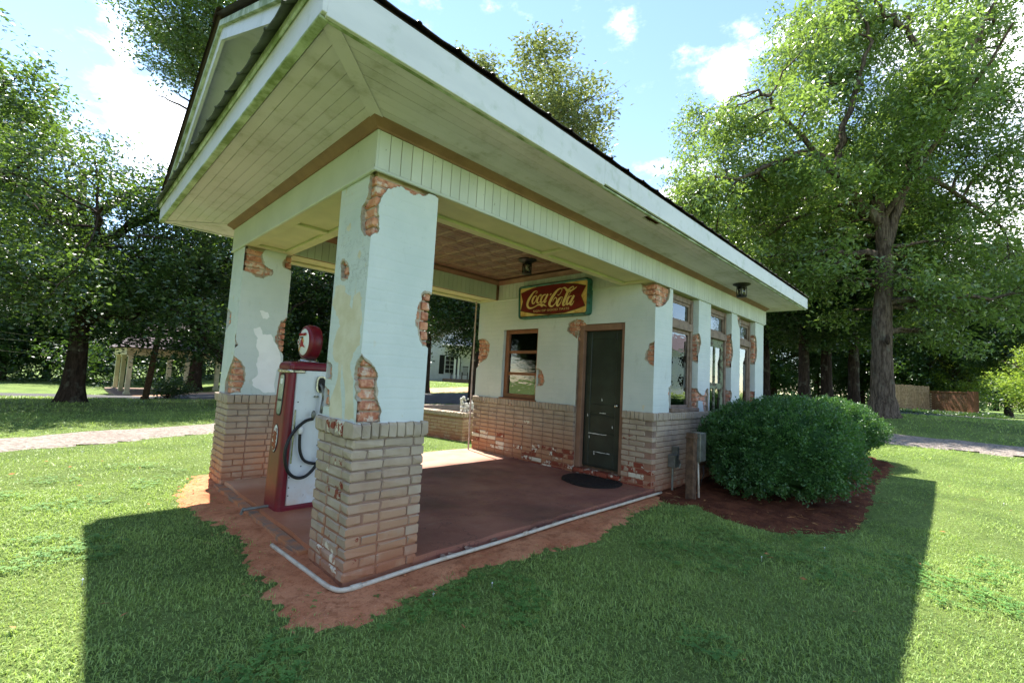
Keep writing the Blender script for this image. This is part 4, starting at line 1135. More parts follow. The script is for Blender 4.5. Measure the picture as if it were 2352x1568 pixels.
# ---- beams, frieze, mouldings
bm_ = MB()
bm_.box(0.0, LX+.03, 0.0, .50, H2+.026, HS+.03)
bm_.box(0.0, .50, .501, WY-.471, H2+.026, HS+.03)
bm_.box(0.0, LX+.03, WY-.47, WY, H2+.026, HS+.03)
bm_.box(LX+.031, LT, 0.0, T_, H2+.001, HS+.03); bm_.box(LX+.031, LT, WY-T_, WY, H2+.001, HS+.03); bm_.box(LT-T_, LT, T_+.001, WY-T_-.001, H2+.001, HS+.03)
BEAM = bm_.build('porch_beam', CREAM_BEAM, GS)
# panelled undersides
def rails(rects):
    for (x0, x1, y0, y1) in rects: MB().bbox(x0, x1, y0, y1, H2, H2+.0262, .004).build('beam_rail', CREAM_BEAM, BEAM)
rails([(W1, LX-.001, .0, .10), (W1, LX-.001, .40, .50), (W1, W1+.1, .101, .399), (2.14, 2.24, .101, .399), (LX-.1, LX-.001, .101, .399)])
rails([(0, .10, W1, 2.949), (.40, .50, W1, 2.949), (.101, .399, W1, W1+.1), (.101, .399, 1.68, 1.78), (.101, .399, 2.85, 2.949)])
rails([(W1, LX-.001, 2.95, 3.05), (W1, LX-.001, 3.32, 3.42), (W1, W1+.1, 3.051, 3.319), (2.14, 2.24, 3.051, 3.319), (LX-.1, LX-.001, 3.051, 3.319)])
# vertical boards of the frieze on the long side: thin dark joints between them
FR = MB().box(-.012, LT+.012, -.010, -.001, H2+.004, HS).build('frieze', BROWN, GS)
bw = .0865; n = int((LT+.034)/bw)
bmesh_board = MB().bbox(0, bw-.0035, -.017, -.0101, H2+.012, H3+.01, .0025).build('frieze_board', BEAD, FR)
for k in range(1, n+1):
    linked('frieze_board', bmesh_board.data, FR, (k*bw, rng.uniform(-.0012,.0012), 0))
bmesh_board.location.x = 0; MB().box(-.0165, -.001, -.0168, -.002, H2+.012, H3+.01).build('corner_board', BEAD, FR)
MB().bbox(-.024, LT+.02, -.024, -.001, H2-.012, H2+.011, .005).build('drip_mould', BEAD, FR)
# front face: one broad board with old paint
FF = MB().bbox(-.017, -.001, -.0005, WY+.015, H2+.012, H3+.01, .003).build('front_fascia_board', BEAD, GS)
MB().bbox(-.026, -.001, -.0005, WY+.02, H2-.012, H2+.0115, .005).build('drip_mould', BEAD, FF)
MB().bbox(-.015, LT+.015, WY+.001, WY+.017, H2-.01, H3+.01, .003).build('rear_fascia_board', BEAD, GS)
MB().bbox(LT+.001, LT+.017, -.0005, WY, H2-.01, H3+.01, .003).build('end_fascia_board', BEAD, GS)
# inside of the porch: boards round the ceiling
IF = MB().box(.501, LX, 2.944, 2.949, H2+.004, HS+.02).build('porch_frieze', BROWN, GS)
ib = MB().bbox(0, bw-.0035, 2.932, 2.9435, H2+.012, HS+.0, .0025).build('porch_frieze_board', BEAD, IF)
ib.location.x = .502
for k in range(1, int((LX-.52)/bw)): linked('porch_frieze_board', ib.data, IF, (.502+k*bw, 0, 0))
MB().box(LX-.006, LX+.029, .501, 2.943, H2+.004, HS+.02).build('joint_backing', BROWN, IF)
jb = MB().bbox(LX-.018, LX-.0065, 0, bw-.0035, H2+.012, HS, .0025).build('porch_frieze_board', BEAD, IF)
jb.location.y = .503
for k in range(1, int(2.43/bw)): linked('porch_frieze_board', jb.data, IF, (0, .503+k*bw, 0))
MB().bbox(LX-.022, LX-.0005, .50, 2.95, H2-.012, H2+.0115, .004).build('drip_mould', BEAD, IF)
MB().bbox(.5005, .512, .512, 2.93, H2+.012, HS, .003).build('porch_frieze_board', BEAD, IF)
MB().bbox(.512, LX-.02, .5005, .512, H2+.012, HS, .003).build('porch_frieze_board', BEAD, IF)
# crown mouldings: profile swept round the outside and round the porch ceiling
def crown(x0, x1, y0, y1, prof, name, mat, parent, inward=False):
    """prof: (out, z) pairs; mitred frame of a moulding round a rectangle"""
    s = -1 if inward else 1
    corners = [(x0,y0,-1,-1),(x1,y0,1,-1),(x1,y1,1,1),(x0,y1,-1,1)]
    b = MB(); vs = []
    for (x, y, sx, sy) in corners:
        vs += [(x+sx*s*o_, y+sy*s*o_, z) for o_, z in prof]
    m = len(prof); fs = []
    for c in range(4):
        for i in range(m):
            j = (i+1) % m; d = ((c+1) % 4)*m
            fs.append((c*m+i, c*m+j, d+j, d+i))
    b.add(vs, fs); return b.build(name, mat, parent)
crown(-.017, LT+.017, -.017, WY+.017, [(.001,H3-.012),(.012,H3-.012),(.018,H3),(.034,H3+.012),(.056,H3+.03),(.066,H3+.036),(.07,HS+.004),(.001,HS+.004)], 'crown_moulding', BROWN, GS)
crown(.513, LX-.019, .513, 2.931, [(.001,H3-.02),(.012,H3-.02),(.018,H3-.006),(.045,H3+.028),(.052,HS+.0),(.001,HS+.0)], 'porch_crown_moulding', BROWN, GS, True)
# pressed tin ceiling: tiles with a raised square
CE = MB().box(.50, LX, .50, 2.95, HS+.021, HS+.029).build('porch_ceiling', TIN, GS)
tl = MB(); q = .148
def sqr(h, z): return [(-h,-h,z),(h,-h,z),(h,h,z),(-h,h,z)]
rings = [(q, 0.0), (q-.006, -.005), (q-.014, -.005), (q-.024, 0.001), (q-.055, .001), (q-.068, -.005), (q-.080, -.005), (q-.1, 0.001)]
vs = []; [vs.extend(sqr(h, z)) for h, z in rings]
fs = [(4*i+k, 4*i+(k+1) % 4, 4*i+4+(k+1) % 4, 4*i+4+k) for i in range(len(rings)-1) for k in range(4)]+[tuple(4*len(rings)-4+k for k in range(4))]
tl.add(vs, fs); tl.mi = [1 if i < 12 or 16 <= i < 24 and i % 3 == 0 else 0 for i in range(len(fs))]; t0 = tl.build('ceiling_tile', [TIN, TINEDGE], CE)
nx_, ny_ = 11, 8
for i in range(nx_):
    for j in range(ny_):
        loc = (.60+(LX-.70)*(i+.5)/nx_-.05, .52+2.42*(j+.5)/ny_, HS+.016)
        if i == 0 and j == 0: t0.location = loc; t0.scale = ((LX-.62)/nx_/.3, 2.4/ny_/.3, 1)
        else: linked('ceiling_tile', t0.data, CE, loc, (0,0,rng.choice((0,math.pi))), ((LX-.62)/nx_/.3, 2.4/ny_/.3, 1))

# ---- soffit: narrow boards, mitred at the corners
EX0, EX1, EY0, EY1 = -OV, LT+.41, -OV, WY+OV           # edge of the eaves
SB = MB()
SB.box(EX0, EX1, EY0, 0.0, HS+.016, HS+.022); SB.box(EX0, EX1, WY, EY1, HS+.016, HS+.022); SB.box(EX0, 0.0, 0.0, WY, HS+.016, HS+.022); SB.box(LT, EX1, 0, WY, HS+.016, HS+.022)
SO = SB.build('soffit', ROOFDARK, GS)
nbd = 8; wi = (OV-.03)/nbd
endw = (EX1-LT)/nbd
def soffit_board(side, i, gap=.003, a=None, b=None):
    o0 = .0+i*wi; o1 = o0+wi-gap            # distance out from the wall line
    if side == 'near':
        xs = lambda o_: (-o_+.0, LT+o_*(EX1-LT)/OV)
        p = [(xs(o0)[0], -o0), (xs(o0)[1], -o0), (xs(o1)[1], -o1), (xs(o1)[0], -o1)]
    elif side == 'rear':
        xs = lambda o_: (-o_+.0, LT+o_*(EX1-LT)/OV)
        p = [(xs(o0)[0], WY+o0), (xs(o1)[0], WY+o1), (xs(o1)[1], WY+o1), (xs(o0)[1], WY+o0)]
    elif side == 'front':
        p = [(-o0, -o0), (-o1, -o1), (-o1, WY+o1), (-o0, WY+o0)]
    else:
        k = (EX1-LT)/OV
        p = [(LT+o0*k, -o0), (LT+o0*k, WY+o0), (LT+o1*k, WY+o1), (LT+o1*k, -o1)]
    if a is not None: p = [(min(max(x, a), b), y) for x, y in p]
    dz = rng.uniform(-.0015, .0015)
    MB().prism(p, lambda u, v, d: (u, v, d), HS+dz, HS+.0155).build('soffit_board', SOFFIT, SO)
for sd in ('near', 'front', 'rear', 'end'):
    for i in range(nbd):
        if sd == 'near' and i == nbd-1:
            soffit_board(sd, i, a=-9, b=2.57); soffit_board(sd, i, a=2.86, b=20)
        else: soffit_board(sd, i)
# mitre boards
for (sx, x0, y0, sy) in ((-1, 0, 0, -1), (-1, 0, WY, 1)):
    d = OV-.02; h = .045
    p = [(x0+sx*0-h*.7, y0+h*.7*sy*-1*-1), (x0+h*.7, y0-h*.7*sy*-1*-1)]
    a = Vector((x0, y0)); bq = Vector((x0+sx*d, y0+sy*d)); nrm = Vector((-(bq-a).y, (bq-a).x)).normalized()*.042
    MB().prism([tuple(a+nrm), tuple(bq+nrm), tuple(bq-nrm), tuple(a-nrm)], lambda u, v, d_: (u, v, d_), HS-.007, HS-.002).build('mitre_board', SOFFIT, SO)
# rotted hole in the outer board
rb = MB()
for i in range(16):
    x = 2.58+.27*i/15+rng.uniform(-.01,.01); l = rng.uniform(.03,.09)
    y = -OV+.03+rng.uniform(0,.07)
    rb.add([(x,y,HS+.013),(x+.02,y+.006,HS+.013),(x+.012+rng.uniform(-.03,.03),y+l*.5*rng.uniform(-.3,1),HS-.004+rng.uniform(-.012,.004))], [(0,1,2)])
rb.box(2.56, 2.87, -OV+.004, -.53, HS+.0135, HS+.0152)
rb.build('rotten_patch', ROT, SO, fix=False)
# fascia
FB, FT = HS-.008, 3.182
FA = MB().bbox(EX0-.004, 1.70, EY0-.026, EY0-.001, FB-.012, FT, .003).build('fascia', TRIM_W, GS)
MB().bbox(1.702, EX1+.024, EY0-.025, EY0-.001, FB+.010, FT, .003).build('fascia_board', TRIM_W, FA)
MB().bbox(EX0-.026, EX0-.001, EY0-.027, EY1+.026, FB, FT, .003).build('fascia_board', TRIM_W, FA)
MB().bbox(EX0-.001, EX1+.024, EY1+.001, EY1+.025, FB, FT, .003).build('fascia_board', TRIM_W, FA)
MB().bbox(EX1+.001, EX1+.025, EY0, EY1, FB, FT, .003).build('fascia_board', TRIM_W, FA)
# thin mildewed strip under and over the front fascia
MB().bbox(EX0-.03, EX0+.02, EY0-.0, EY1+.0, FB-.016, FB-.001, .004).build('fascia_strip', MOSSY, FA)
MB().bbox(EX0, EX1, EY0-.001, EY0+.028, FB-.010, FB-.001+.006, .004).build('fascia_strip', MOSSY, FA)
MB().bbox(EX0-.045, EX0-.0265, EY0-.035, EY1+.035, FT-.052, FT+.004, .008).build('fascia_strip', MOSSY, FA)

# ---- roof
RY, RZ = WY/2, 4.24                      # ridge
EYn, EZ = EY0-.03, 3.178               # eave edge of the deck
sl_ = (RZ-EZ)/(RY-EYn)
RX0, RX1 = EX0-.035, EX1+.05
roof = MB()
for s in (1, -1):
    ye = EYn+.03 if s == 1 else WY-EYn-.03
    vs = [(RX0+.03, ye, EZ+.012), (RX1-.03, ye, EZ+.012), (RX1-.03, RY, RZ), (RX0+.03, RY, RZ)]
    top = [(x, y, z+.026) for x, y, z in vs]
    roof.add(vs+top, [(0,1,2,3),(4,5,6,7),(0,1,5,4),(1,2,6,5),(2,3,7,6),(3,0,4,7)])
RO = roof.build('roof', ROOFDARK, GS)
PWD = .2755
def panel_mesh(run, w=PWD, drop=.0):
    """one ribbed metal panel: width along x, run along +y, lying flat at z = 0"""
    prof = [(-.004,.0),(w*.25,-.004),(w*.5,-.006),(w*.78,-.002),(w-.034,.000),(w-.026,.008),(w-.014,.011),(w-.004,.008),(w+.004,.000)]
    n = len(prof); ys_ = [0, .05, run*.5, run]; b = MB(); vs = []
    for th in (0, -.005):
        for y in ys_: vs += [(x, y, z+th) for x, z in prof]
    m = n*len(ys_); fs = []
    for k in range(2):
        for r_ in range(len(ys_)-1):
            for c in range(n-1):
                a = k*m+r_*n+c; fs.append((a, a+1, a+n+1, a+n))
    for c in range(n-1): fs.append((c, c+1, m+c+1, m+c))
    b.add(vs, fs); return b
slope_len = math.hypot(RY-EYn, RZ-EZ); ang_s = math.atan2(RZ-EZ, RY-EYn)
npan = int((RX1-RX0)/PWD)+1
pm = None
for s in (1, -1):
    for k in range(npan):
        x0 = RX0-.02+k*PWD
        ov = .004+rng.uniform(0,.014)
        y0 = EYn-ov*math.cos(ang_s); z0 = EZ+.045-ov*math.sin(ang_s)+rng.uniform(0,.006)
        if pm is None:
            o = panel_mesh(slope_len+.03).build('roof_panel', ROOFMETAL, RO); pm = o.data
        else: o = linked('roof_panel', pm, RO)
        if s == 1: o.location = (x0, y0, z0); o.rotation_euler = (ang_s+rng.uniform(-.002,.002), rng.uniform(-.012,.012), 0)
        else: o.location = (x0+PWD, WY-y0, z0); o.rotation_euler = (ang_s, 0, math.pi)
MB().add([(RX0-.03,RY-.12,RZ+.03),(RX1+.03,RY-.12,RZ+.03),(RX1+.03,RY,RZ+.095),(RX0-.03,RY,RZ+.095),(RX0-.03,RY+.12,RZ+.03),(RX1+.03,RY+.12,RZ+.03)], [(0,1,2,3),(3,2,5,4)]).build('ridge_cap', ROOFMETAL, RO, fix=False)
# gable front: pent roof, recessed wall, rake boards
GX_ = -.27; PT = FT+.27
MB().prism([(EYn+.5, PT-.04), (WY-EYn-.5, PT-.04), (RY, RZ-.02)], lambda u, v, d: (d, u, v), GX_, GX_+.05).build('gable_wall', TRIM_W, GS)
PR = MB().add([(EX0-.03,EY0-.03,FT+.0),(EX0-.03,EY1+.03,FT+.0),(GX_,EY1-.85,PT),(GX_,EY0+.85,PT),(GX_,EY1-.1,FT),(GX_,EY0+.1,FT)], [(0,1,2,3),(0,3,5),(1,4,2),(0,5,4,1),(2,4,5,3)]).build('pent_roof', ROOFDARK, GS)
pang = math.atan2(PT-FT, GX_-EX0+.03); prun = math.hypot(PT-FT, GX_-EX0+.03)
pm2 = None; npt = int((EY1-EY0+.02)/PWD)
for k in range(npt):
    ov = .075+rng.uniform(0,.018)
    if pm2 is None: o = panel_mesh(prun+.08).build('pent_panel', PENTMETAL, PR); pm2 = o.data
    else: o = linked('pent_panel', pm2, PR)
    o.location = (EX0-.03-ov*math.cos(pang), EY1+.02-k*PWD, FT+.022-ov*math.sin(pang)+rng.uniform(0,.006))
    o.rotation_euler = (pang, rng.uniform(-.02,.02), -math.pi/2)
    yy = [EY1+.02-k*PWD, EY1+.02-(k+1)*PWD]
    zmax = EZ+min(min(v-EYn, WY-EYn-v) for v in yy)*sl_-.05          # stay under the main roof near its eaves
    o.scale.y = min(1.0, max(.2, ((zmax-FT)/(PT-FT)*prun+.075)/(prun+.08)))
for s in (1, -1):
    fy = (lambda y: y) if s == 1 else (lambda y: WY-y)
    def pt(yy, dz_, x): return (x, fy(yy), EZ+(yy-EYn)*sl_+dz_)
    for (xa, xb, d0, d1, mt, nm) in ((EX0-.005, EX0+.02, -.165, -.035, TRIM_W, 'rake_board'), (EX0-.03, EX0-.006, -.055, -.002, MOSSY, 'rake_moulding'), (EX0+.021, GX_-.001, -.052, -.04, TRIM_W, 'rake_soffit')):
        ya, yb = EYn+.02, RY-(.0005)
        vs = [pt(ya,d0,xa),pt(yb,d0,xa),pt(yb,d1,xa),pt(ya,d1,xa),pt(ya,d0,xb),pt(yb,d0,xb),pt(yb,d1,xb),pt(ya,d1,xb)]
        MB().add(vs, [(0,1,2,3),(4,5,6,7),(0,1,5,4),(1,2,6,5),(2,3,7,6),(3,0,4,7)]).build(nm, mt, RO)
MB().prism([(EYn+.1, FT+.02), (WY-EYn-.1, FT+.02), (RY, RZ-.02)], lambda u, v, d: (d, u, v), EX1-.05, EX1-.0).build('end_gable_wall', TRIM_W, GS)
# grey downpipe at the porch corner
DP = MB().tube([(3.80,3.36,H2-.005),(3.80,3.36,1.2),(3.805,3.35,.04)], .014, 8).build('downpipe', PIPEPINK, GS)
for z in (.5, 1.6): MB().lathe([(.022,-.012),(.022,.012)], (3.802,3.357,z), 'Z', 10).build('pipe_joint', PIPEPINK, DP)
# ------------------------------------------------------------------ gas pump
def rrect(x0, x1, y0, y1, rf, rb, n=5):
    """plan outline with rounded front (x0) and rear corners"""
    pts = []
    for (cx, cy, r, a0) in ((x0+rf, y0+rf, rf, 180), (x1-rb, y0+rb, rb, 270), (x1-rb, y1-rb, rb, 0), (x0+rf, y1-rf, rf, 90)):
        for k in range(n+1):
            a = R(a0+90*k/n); pts.append((cx+r*math.cos(a), cy+r*math.sin(a)))
    return pts
def loft(rings):
    b = MB(); n = len(rings[0]); vs = [p for r in rings for p in r]
    fs = [(i*n+k, i*n+(k+1) % n, (i+1)*n+(k+1) % n, (i+1)*n+k) for i in range(len(rings)-1) for k in range(n)]
    fs += [tuple(range(n-1,-1,-1)), tuple((len(rings)-1)*n+k for k in range(n))]
    return b.add(vs, fs)
PX, PY, PZ = 0.0, 1.71, 0.045
PU = thing('gas_pump', 'vintage maroon and white gas pump with round globe beside the near pillar', 'gas pump', (0.36, PY, PZ))
def pl(x, y, z): return (x-0.36, y-PY, z-PZ)
def ring(x0, x1, hw, z, rf, rb): return [pl(x, y, z) for x, y in rrect(x0, x1, PY-hw, PY+hw, rf, rb)]
prof = [(.045,.095,.185),(.10,.095,.182),(.5,.098,.178),(.9,.105,.172),(1.29,.118,.162)]
loft([ring(x, .170, hw, z, .055, .006) for z, x, hw in prof]).build('red_casing', PUMPRED, PU, False)
loft([ring(.545, .545+(.170-x), hw, z, .006, .055) for z, x, hw in prof]).build('red_casing', PUMPRED, PU)
loft([ring(.172, .543, hw-.006, z, .02, .02) for z, x, hw in [(.085,0,.180),(.5,0,.176),(.9,0,.170),(1.285,0,.160)]]).build('white_panel', PUMPWHITE, PU)
loft([ring(.10, .62, .19, .045, .05, .05), ring(.10, .62, .19, .07, .05, .05), ring(.118, .60, .181, .084, .05, .05)]).build('base_skirt', PUMPRED, PU)
cap = [(.116,.162,1.292),(.114,.166,1.30),(.114,.166,1.325),(.122,.158,1.348),(.14,.14,1.362),(.17,.11,1.367)]
loft([ring(x, .715-x, hw, z, .05, .05) for x, hw, z in cap]).build('top_cap', PUMPRED, PU, False)
loft([ring(.108, .25, .169, 1.262, .05, .01), ring(.105, .25, .172, 1.268, .05, .01), ring(.105, .25, .172, 1.282, .05, .01), ring(.108, .25, .169, 1.288, .05, .01)]).build('chrome_band', CHROME, PU)
# dial window in the front
def oval(cy, cz, a, b, n=28, p=4): 
    return [(cy+a*math.copysign(abs(math.cos(q))**(2/p), math.cos(q)), cz+b*math.copysign(abs(math.sin(q))**(2/p), math.sin(q))) for q in [2*math.pi*k/n for k in range(n)]]
fx_at = lambda z: .095+.023*max(0, (z-.4)/.89)
pf = lambda off: (lambda u, v, d: pl(fx_at(v)-off+d, u, v))
dial = pmat('dial_reflection', (150,156,146), (120,128,118), 14, 0.25, 0.0, 40, 0.5)  # pale grey stands in for the reflection on the dial glass
wb = MB().prism(oval(PY, 1.06, .070, .195), pf(.006), 0, .01).build('dial_window', BLACK, PU)
MB().prism(oval(PY, 1.06, .057, .180), pf(.0085), 0, .003).build('dial_glass', dial, wb)
MB().prism(oval(PY, 1.18, .03, .025), pf(.0105), 0, .002).build('dial_display', WHITEPAINT, wb)
MB().prism([(PY-.05,1.0),(PY+.045,1.0),(PY+.045,1.015),(PY-.05,1.015)], pf(.0105), 0, .002).build('dial_bar', BLACK, wb)
# oval decal, red with flaking white
dk = MB().prism(oval(PY+.01, .66, .064, .128, 28, 2), pf(.005), 0, .006).build('oval_decal', BLACK, PU)
MB().prism(oval(PY+.01, .66, .058, .120, 28, 2), pf(.0065), 0, .003).build('decal_ground', WHITEPAINT, dk)
rr = random.Random(8)
decal_red = pmat('decal_red', (140,58,40), (120,44,32), 20, 0.5, 0.1, 60)
for k, (a, z, s) in enumerate([(-.02,.735,.022),(.025,.728,.020),(0.0,.69,.03),(.01,.655,.034),(-.012,.62,.03),(.03,.665,.02),(-.03,.665,.02),(.025,.60,.024),(-.03,.59,.02),(.0,.572,.022),(-.035,.70,.016),(.04,.70,.014)]):
    pp = [(PY+.01+a+s*rr.uniform(.7,1.25)*math.cos(2*math.pi*q/11), z+s*rr.uniform(.7,1.25)*math.sin(2*math.pi*q/11)) for q in range(11)]
    MB().prism(pp, pf(.0078+.0002*k), 0, .001).build('decal_patch', decal_red, dk)
for (a, z) in ((-.018,.735),(.022,.735)):
    MB().prism(oval(PY+.01+a, z, .011, .013, 14, 2), pf(.0112), 0, .001).build('decal_letter', WHITEPAINT, dk)
# globe on top
gx0, gzc, gy = .268, 1.557, PY-.005
GL = MB().lathe([(.135,.0),(.158,.010),(.166,.033),(.168,.062),(.166,.091),(.158,.115),(.135,.125)], pl(gx0, gy, gzc), 'X', 36).build('globe', PUMPRED, PU, True)
MB().lathe([(.09,1.364),(.092,1.378),(.078,1.386),(.074,1.40)], pl(gx0+.062, gy, 0), 'Z', 24).build('globe_collar', CHROME, PU, True)
lens = MB().lathe([(.002,-.016),(.05,-.0145),(.09,-.010),(.12,-.003),(.134,.004)], pl(gx0, gy, gzc), 'X', 36).build('globe_lens', WHITEPAINT, GL, True)
gf = lambda d0: (lambda u, v, d: pl(gx0-.0185-d0+d, gy+u, gzc+v))
SIGN_RED2 = pmat('logo_red', (158,20,34), (150,18,30), 10, 0.4, 0, 40)
YEL = pmat('logo_yellow', (214,164,40), (206,150,36), 10, 0.4, 0, 40)
SKIN_ = pmat('logo_black', (18,18,18), (24,24,24), 10, 0.4, 0, 40)
rot_f = (math.pi/2, 0, -math.pi/2)
text_obj('FIRE-CHIEF', .034, SIGN_RED2, lens, pl(gx0-.0165, gy, gzc+.070), rot_f, extrude=.002, shear=.25, bold=.0012)
text_obj('GASOLINE', .017, SKIN_, lens, pl(gx0-.0172, gy+.018, gzc+.042), rot_f, extrude=.002, bold=.0004)
# helmet shape: crown, brim and visor (u runs to -y on the face, so mirror)
hel = [(-.075,-.055),(-.03,-.022),(-.035,.012),(-.022,.034),(.005,.038),(.028,.018),(.034,-.012),(.05,-.05),(.058,-.085),(.03,-.05),(-.015,-.043),(-.05,-.052)]
MB().prism([(-u*1.0, v) for u, v in [(-a, b) for a, b in hel]], gf(.0), 0, .004).build('helmet_emblem', SIGN_RED2, lens)
MB().prism([(-.04,.005),(-.022,.036),(-.012,.024),(-.03,-.005)], gf(.001), 0, .004).build('helmet_badge', YEL, lens)
MB().prism([(.052,-.088),(.06,-.086),(.035,-.048),(.03,-.053)], gf(.0012), 0, .004).build('helmet_edge', YEL, lens)
MB().prism(oval(.075, .0, .026, .030, 20, 2), gf(.0), 0, .003).build('star_roundel', SKIN_, lens)
MB().prism(oval(.075, .0, .023, .027, 20, 2), gf(.0008), 0, .003).build('star_roundel', WHITEPAINT, lens)
st = [((.021 if k % 2 == 0 else .0085)*math.sin(math.pi*k/5)+.075, (.024 if k % 2 == 0 else .0095)*math.cos(math.pi*k/5)) for k in range(10)]
MB().prism(st, gf(.0016), 0, .003).build('star', SIGN_RED2, lens)
# nozzle holster, nozzle and hose on the white side
sy = PY-.17
def sp(x, z, off): return pl(x, sy-off, z)
hp = MB().prism(oval(.40, 1.165, .047, .078, 28, 3), lambda u, v, d: sp(u, v, d), -.01, .012).build('nozzle_bezel', CHROME, PU)
MB().prism(oval(.40, 1.165, .034, .062, 28, 3), lambda u, v, d: sp(u, v, d), .0, .0135).build('nozzle_recess', BLACK, hp)
MB().prism(oval(.365, 1.05, .02, .010, 16, 3), lambda u, v, d: sp(u, v, d), -.01, .008).build('latch', GALV, PU)
nz = MB(); nz.tube([sp(.385,1.17,.0), sp(.395,1.15,.03), sp(.408,1.09,.05), sp(.415,1.02,.055)], [.011,.012,.014,.018], 10)
nz.tube([sp(.415,1.03,.055), sp(.412,.96,.058), sp(.405,.90,.05)], [.019,.024,.017], 10)
NZ = nz.build('nozzle', GALV, PU, True)
MB().tube([sp(.43,1.0,.08), sp(.44,.95,.095), sp(.42,.88,.085), sp(.37,.885,.06)], [.006,.007,.007,.006], 8).build('trigger_guard', GALV, NZ, True)
MB().lathe([(.008,.06),(.016,.045),(.019,.02),(.017,0),(.009,-.02)], sp(.335,.865,.045), 'Z', 14).build('swivel', GALV, NZ, True)
def cr_pts(P_, n=8, closed=False):
    """Catmull-Rom through P_"""
    P_ = [Vector(p) for p in P_]; out = []
    m = len(P_)
    for i in range(m-1):
        a, b, c, d = P_[max(i-1,0)], P_[i], P_[i+1], P_[min(i+2,m-1)]
        for k in range(n):
            t = k/n
            out.append(.5*((2*b)+(c-a)*t+(2*a-5*b+4*c-d)*t*t+(3*b-a-3*c+d)*t**3))
    out.append(P_[-1]); return out
hz = [(.335,.85,.045),(.30,.815,.04),(.20,.76,.045),(.13,.65,.05),(.12,.53,.05),(.155,.40,.05),(.225,.33,.05),(.31,.325,.05),(.39,.40,.05),(.455,.53,.055),(.475,.66,.055),(.455,.76,.05),(.41,.83,.05),(.36,.85,.05),(.30,.82,.06)]
hz = [(.335,.85,.045),(.27,.83,.04),(.19,.76,.045),(.13,.65,.05),(.115,.53,.055),(.15,.40,.055),(.225,.335,.055),(.31,.34,.055),(.39,.42,.055),(.44,.54,.05),(.465,.70,.05),(.46,.86,.05)]
MB().tube(cr_pts([sp(*p) for p in hz]), .0145, 10).build('hose', RUBBER, PU, True)
MB().tube(cr_pts([sp(*p) for p in [(.235,.735,.035),(.238,.66,.03),(.25,.56,.03),(.29,.48,.03),(.36,.445,.03),(.43,.44,.03),(.50,.46,.03)]]), .013, 10).build('hose', RUBBER, PU, True)
MB().lathe([(.012,-.045),(.022,-.03),(.027,.0),(.022,.02),(.008,.028)], sp(.236,.755,.03), 'Z', 14).build('hose_clamp', WHITEPAINT, PU, True)
MB().bbox(*[v for p in zip(sp(.183,.45,.008), sp(.195,.93,-.004)) for v in sorted(p)], .003).build('chrome_strip', CHROME, PU)
for (x, z) in ((.27,.56),(.28,.42),(.41,.60),(.40,.44),(.205,1.0),(.19,.24),(.19,.17),(.185,.33)):
    MB().lathe([(.006,-.004),(.005,-.0075),(.001,-.008)], pl(x, sy+.002, z), 'Y', 8).build('screw', BLACK, PU)
# a stub of pipe at its foot
ST = MB().tube([(.13,1.72,.055),(-.04,1.735,.05),(-.10,1.742,.046)], .0125, 8).build('pipe_stub', GALV)
tag(ST, 'short grey metal pipe stub lying at the foot of the gas pump', 'pipe')
MB().tube([(-.085,1.79,.043),(-.125,1.70,.03)], .013, 8).build('pipe_tee', GALV, ST)

# ------------------------------------------------------------------ white pipe on the ground
zz = lambda x, y: max(gzf(x, y)+.035, -0.02)
pts = [(-.115,.93),(-.10,.6),(-.085,.3),(-.075,.08),(-.062,.0),(-.035,-.05),(.02,-.066),(.1,-.068),(.6,-.075),(1.3,-.085),(2.2,-.075),(3.1,-.09),(4.02,-.10)]
PV = MB().tube(cr_pts([(x, y, -.012+.012*(x > .5)+.004*x) for x, y in pts], 5), .0145, 10).build('drain_pipe', PVC, None, True)
tag(PV, 'long white plastic pipe bent round the near pillar on the red soil', 'pipe')
MB().tube([(.02,-.066,-.011),(.09,-.068,-.010)], .018, 10).build('coupling', PVC, PV, True)
MB().tube([(1.55,-.083,.009),(1.60,-.083,.009)], .018, 10).build('coupling', PVC, PV, True)

# ------------------------------------------------------------------ doormat
mp = [(3.30,.47),(3.27,.60),(3.29,.74),(3.37,.93),(3.48,1.03),(3.62,1.085),(3.80,1.08),(3.89,.95),(3.905,.70),(3.90,.45),(3.85,.34),(3.68,.285),(3.52,.30),(3.40,.36)]
mp = [tuple(v[:2]) for v in cr_pts([(u, v, 0) for u, v in mp+mp[:1]], 4)][:-1]
DM = MB().prism(mp, lambda u, v, d: (u, v, d), .0475, .06).build('doormat', MATBLK)
tag(DM, 'black half-round doormat on the porch floor in front of the door', 'doormat')
MB().prism([(3.59+(u-3.59)*.86, .68+(v-.68)*.86) for u, v in mp], lambda u, v, d: (u, v, d), .0602, .064).build('raised_field', MATBLK, DM)

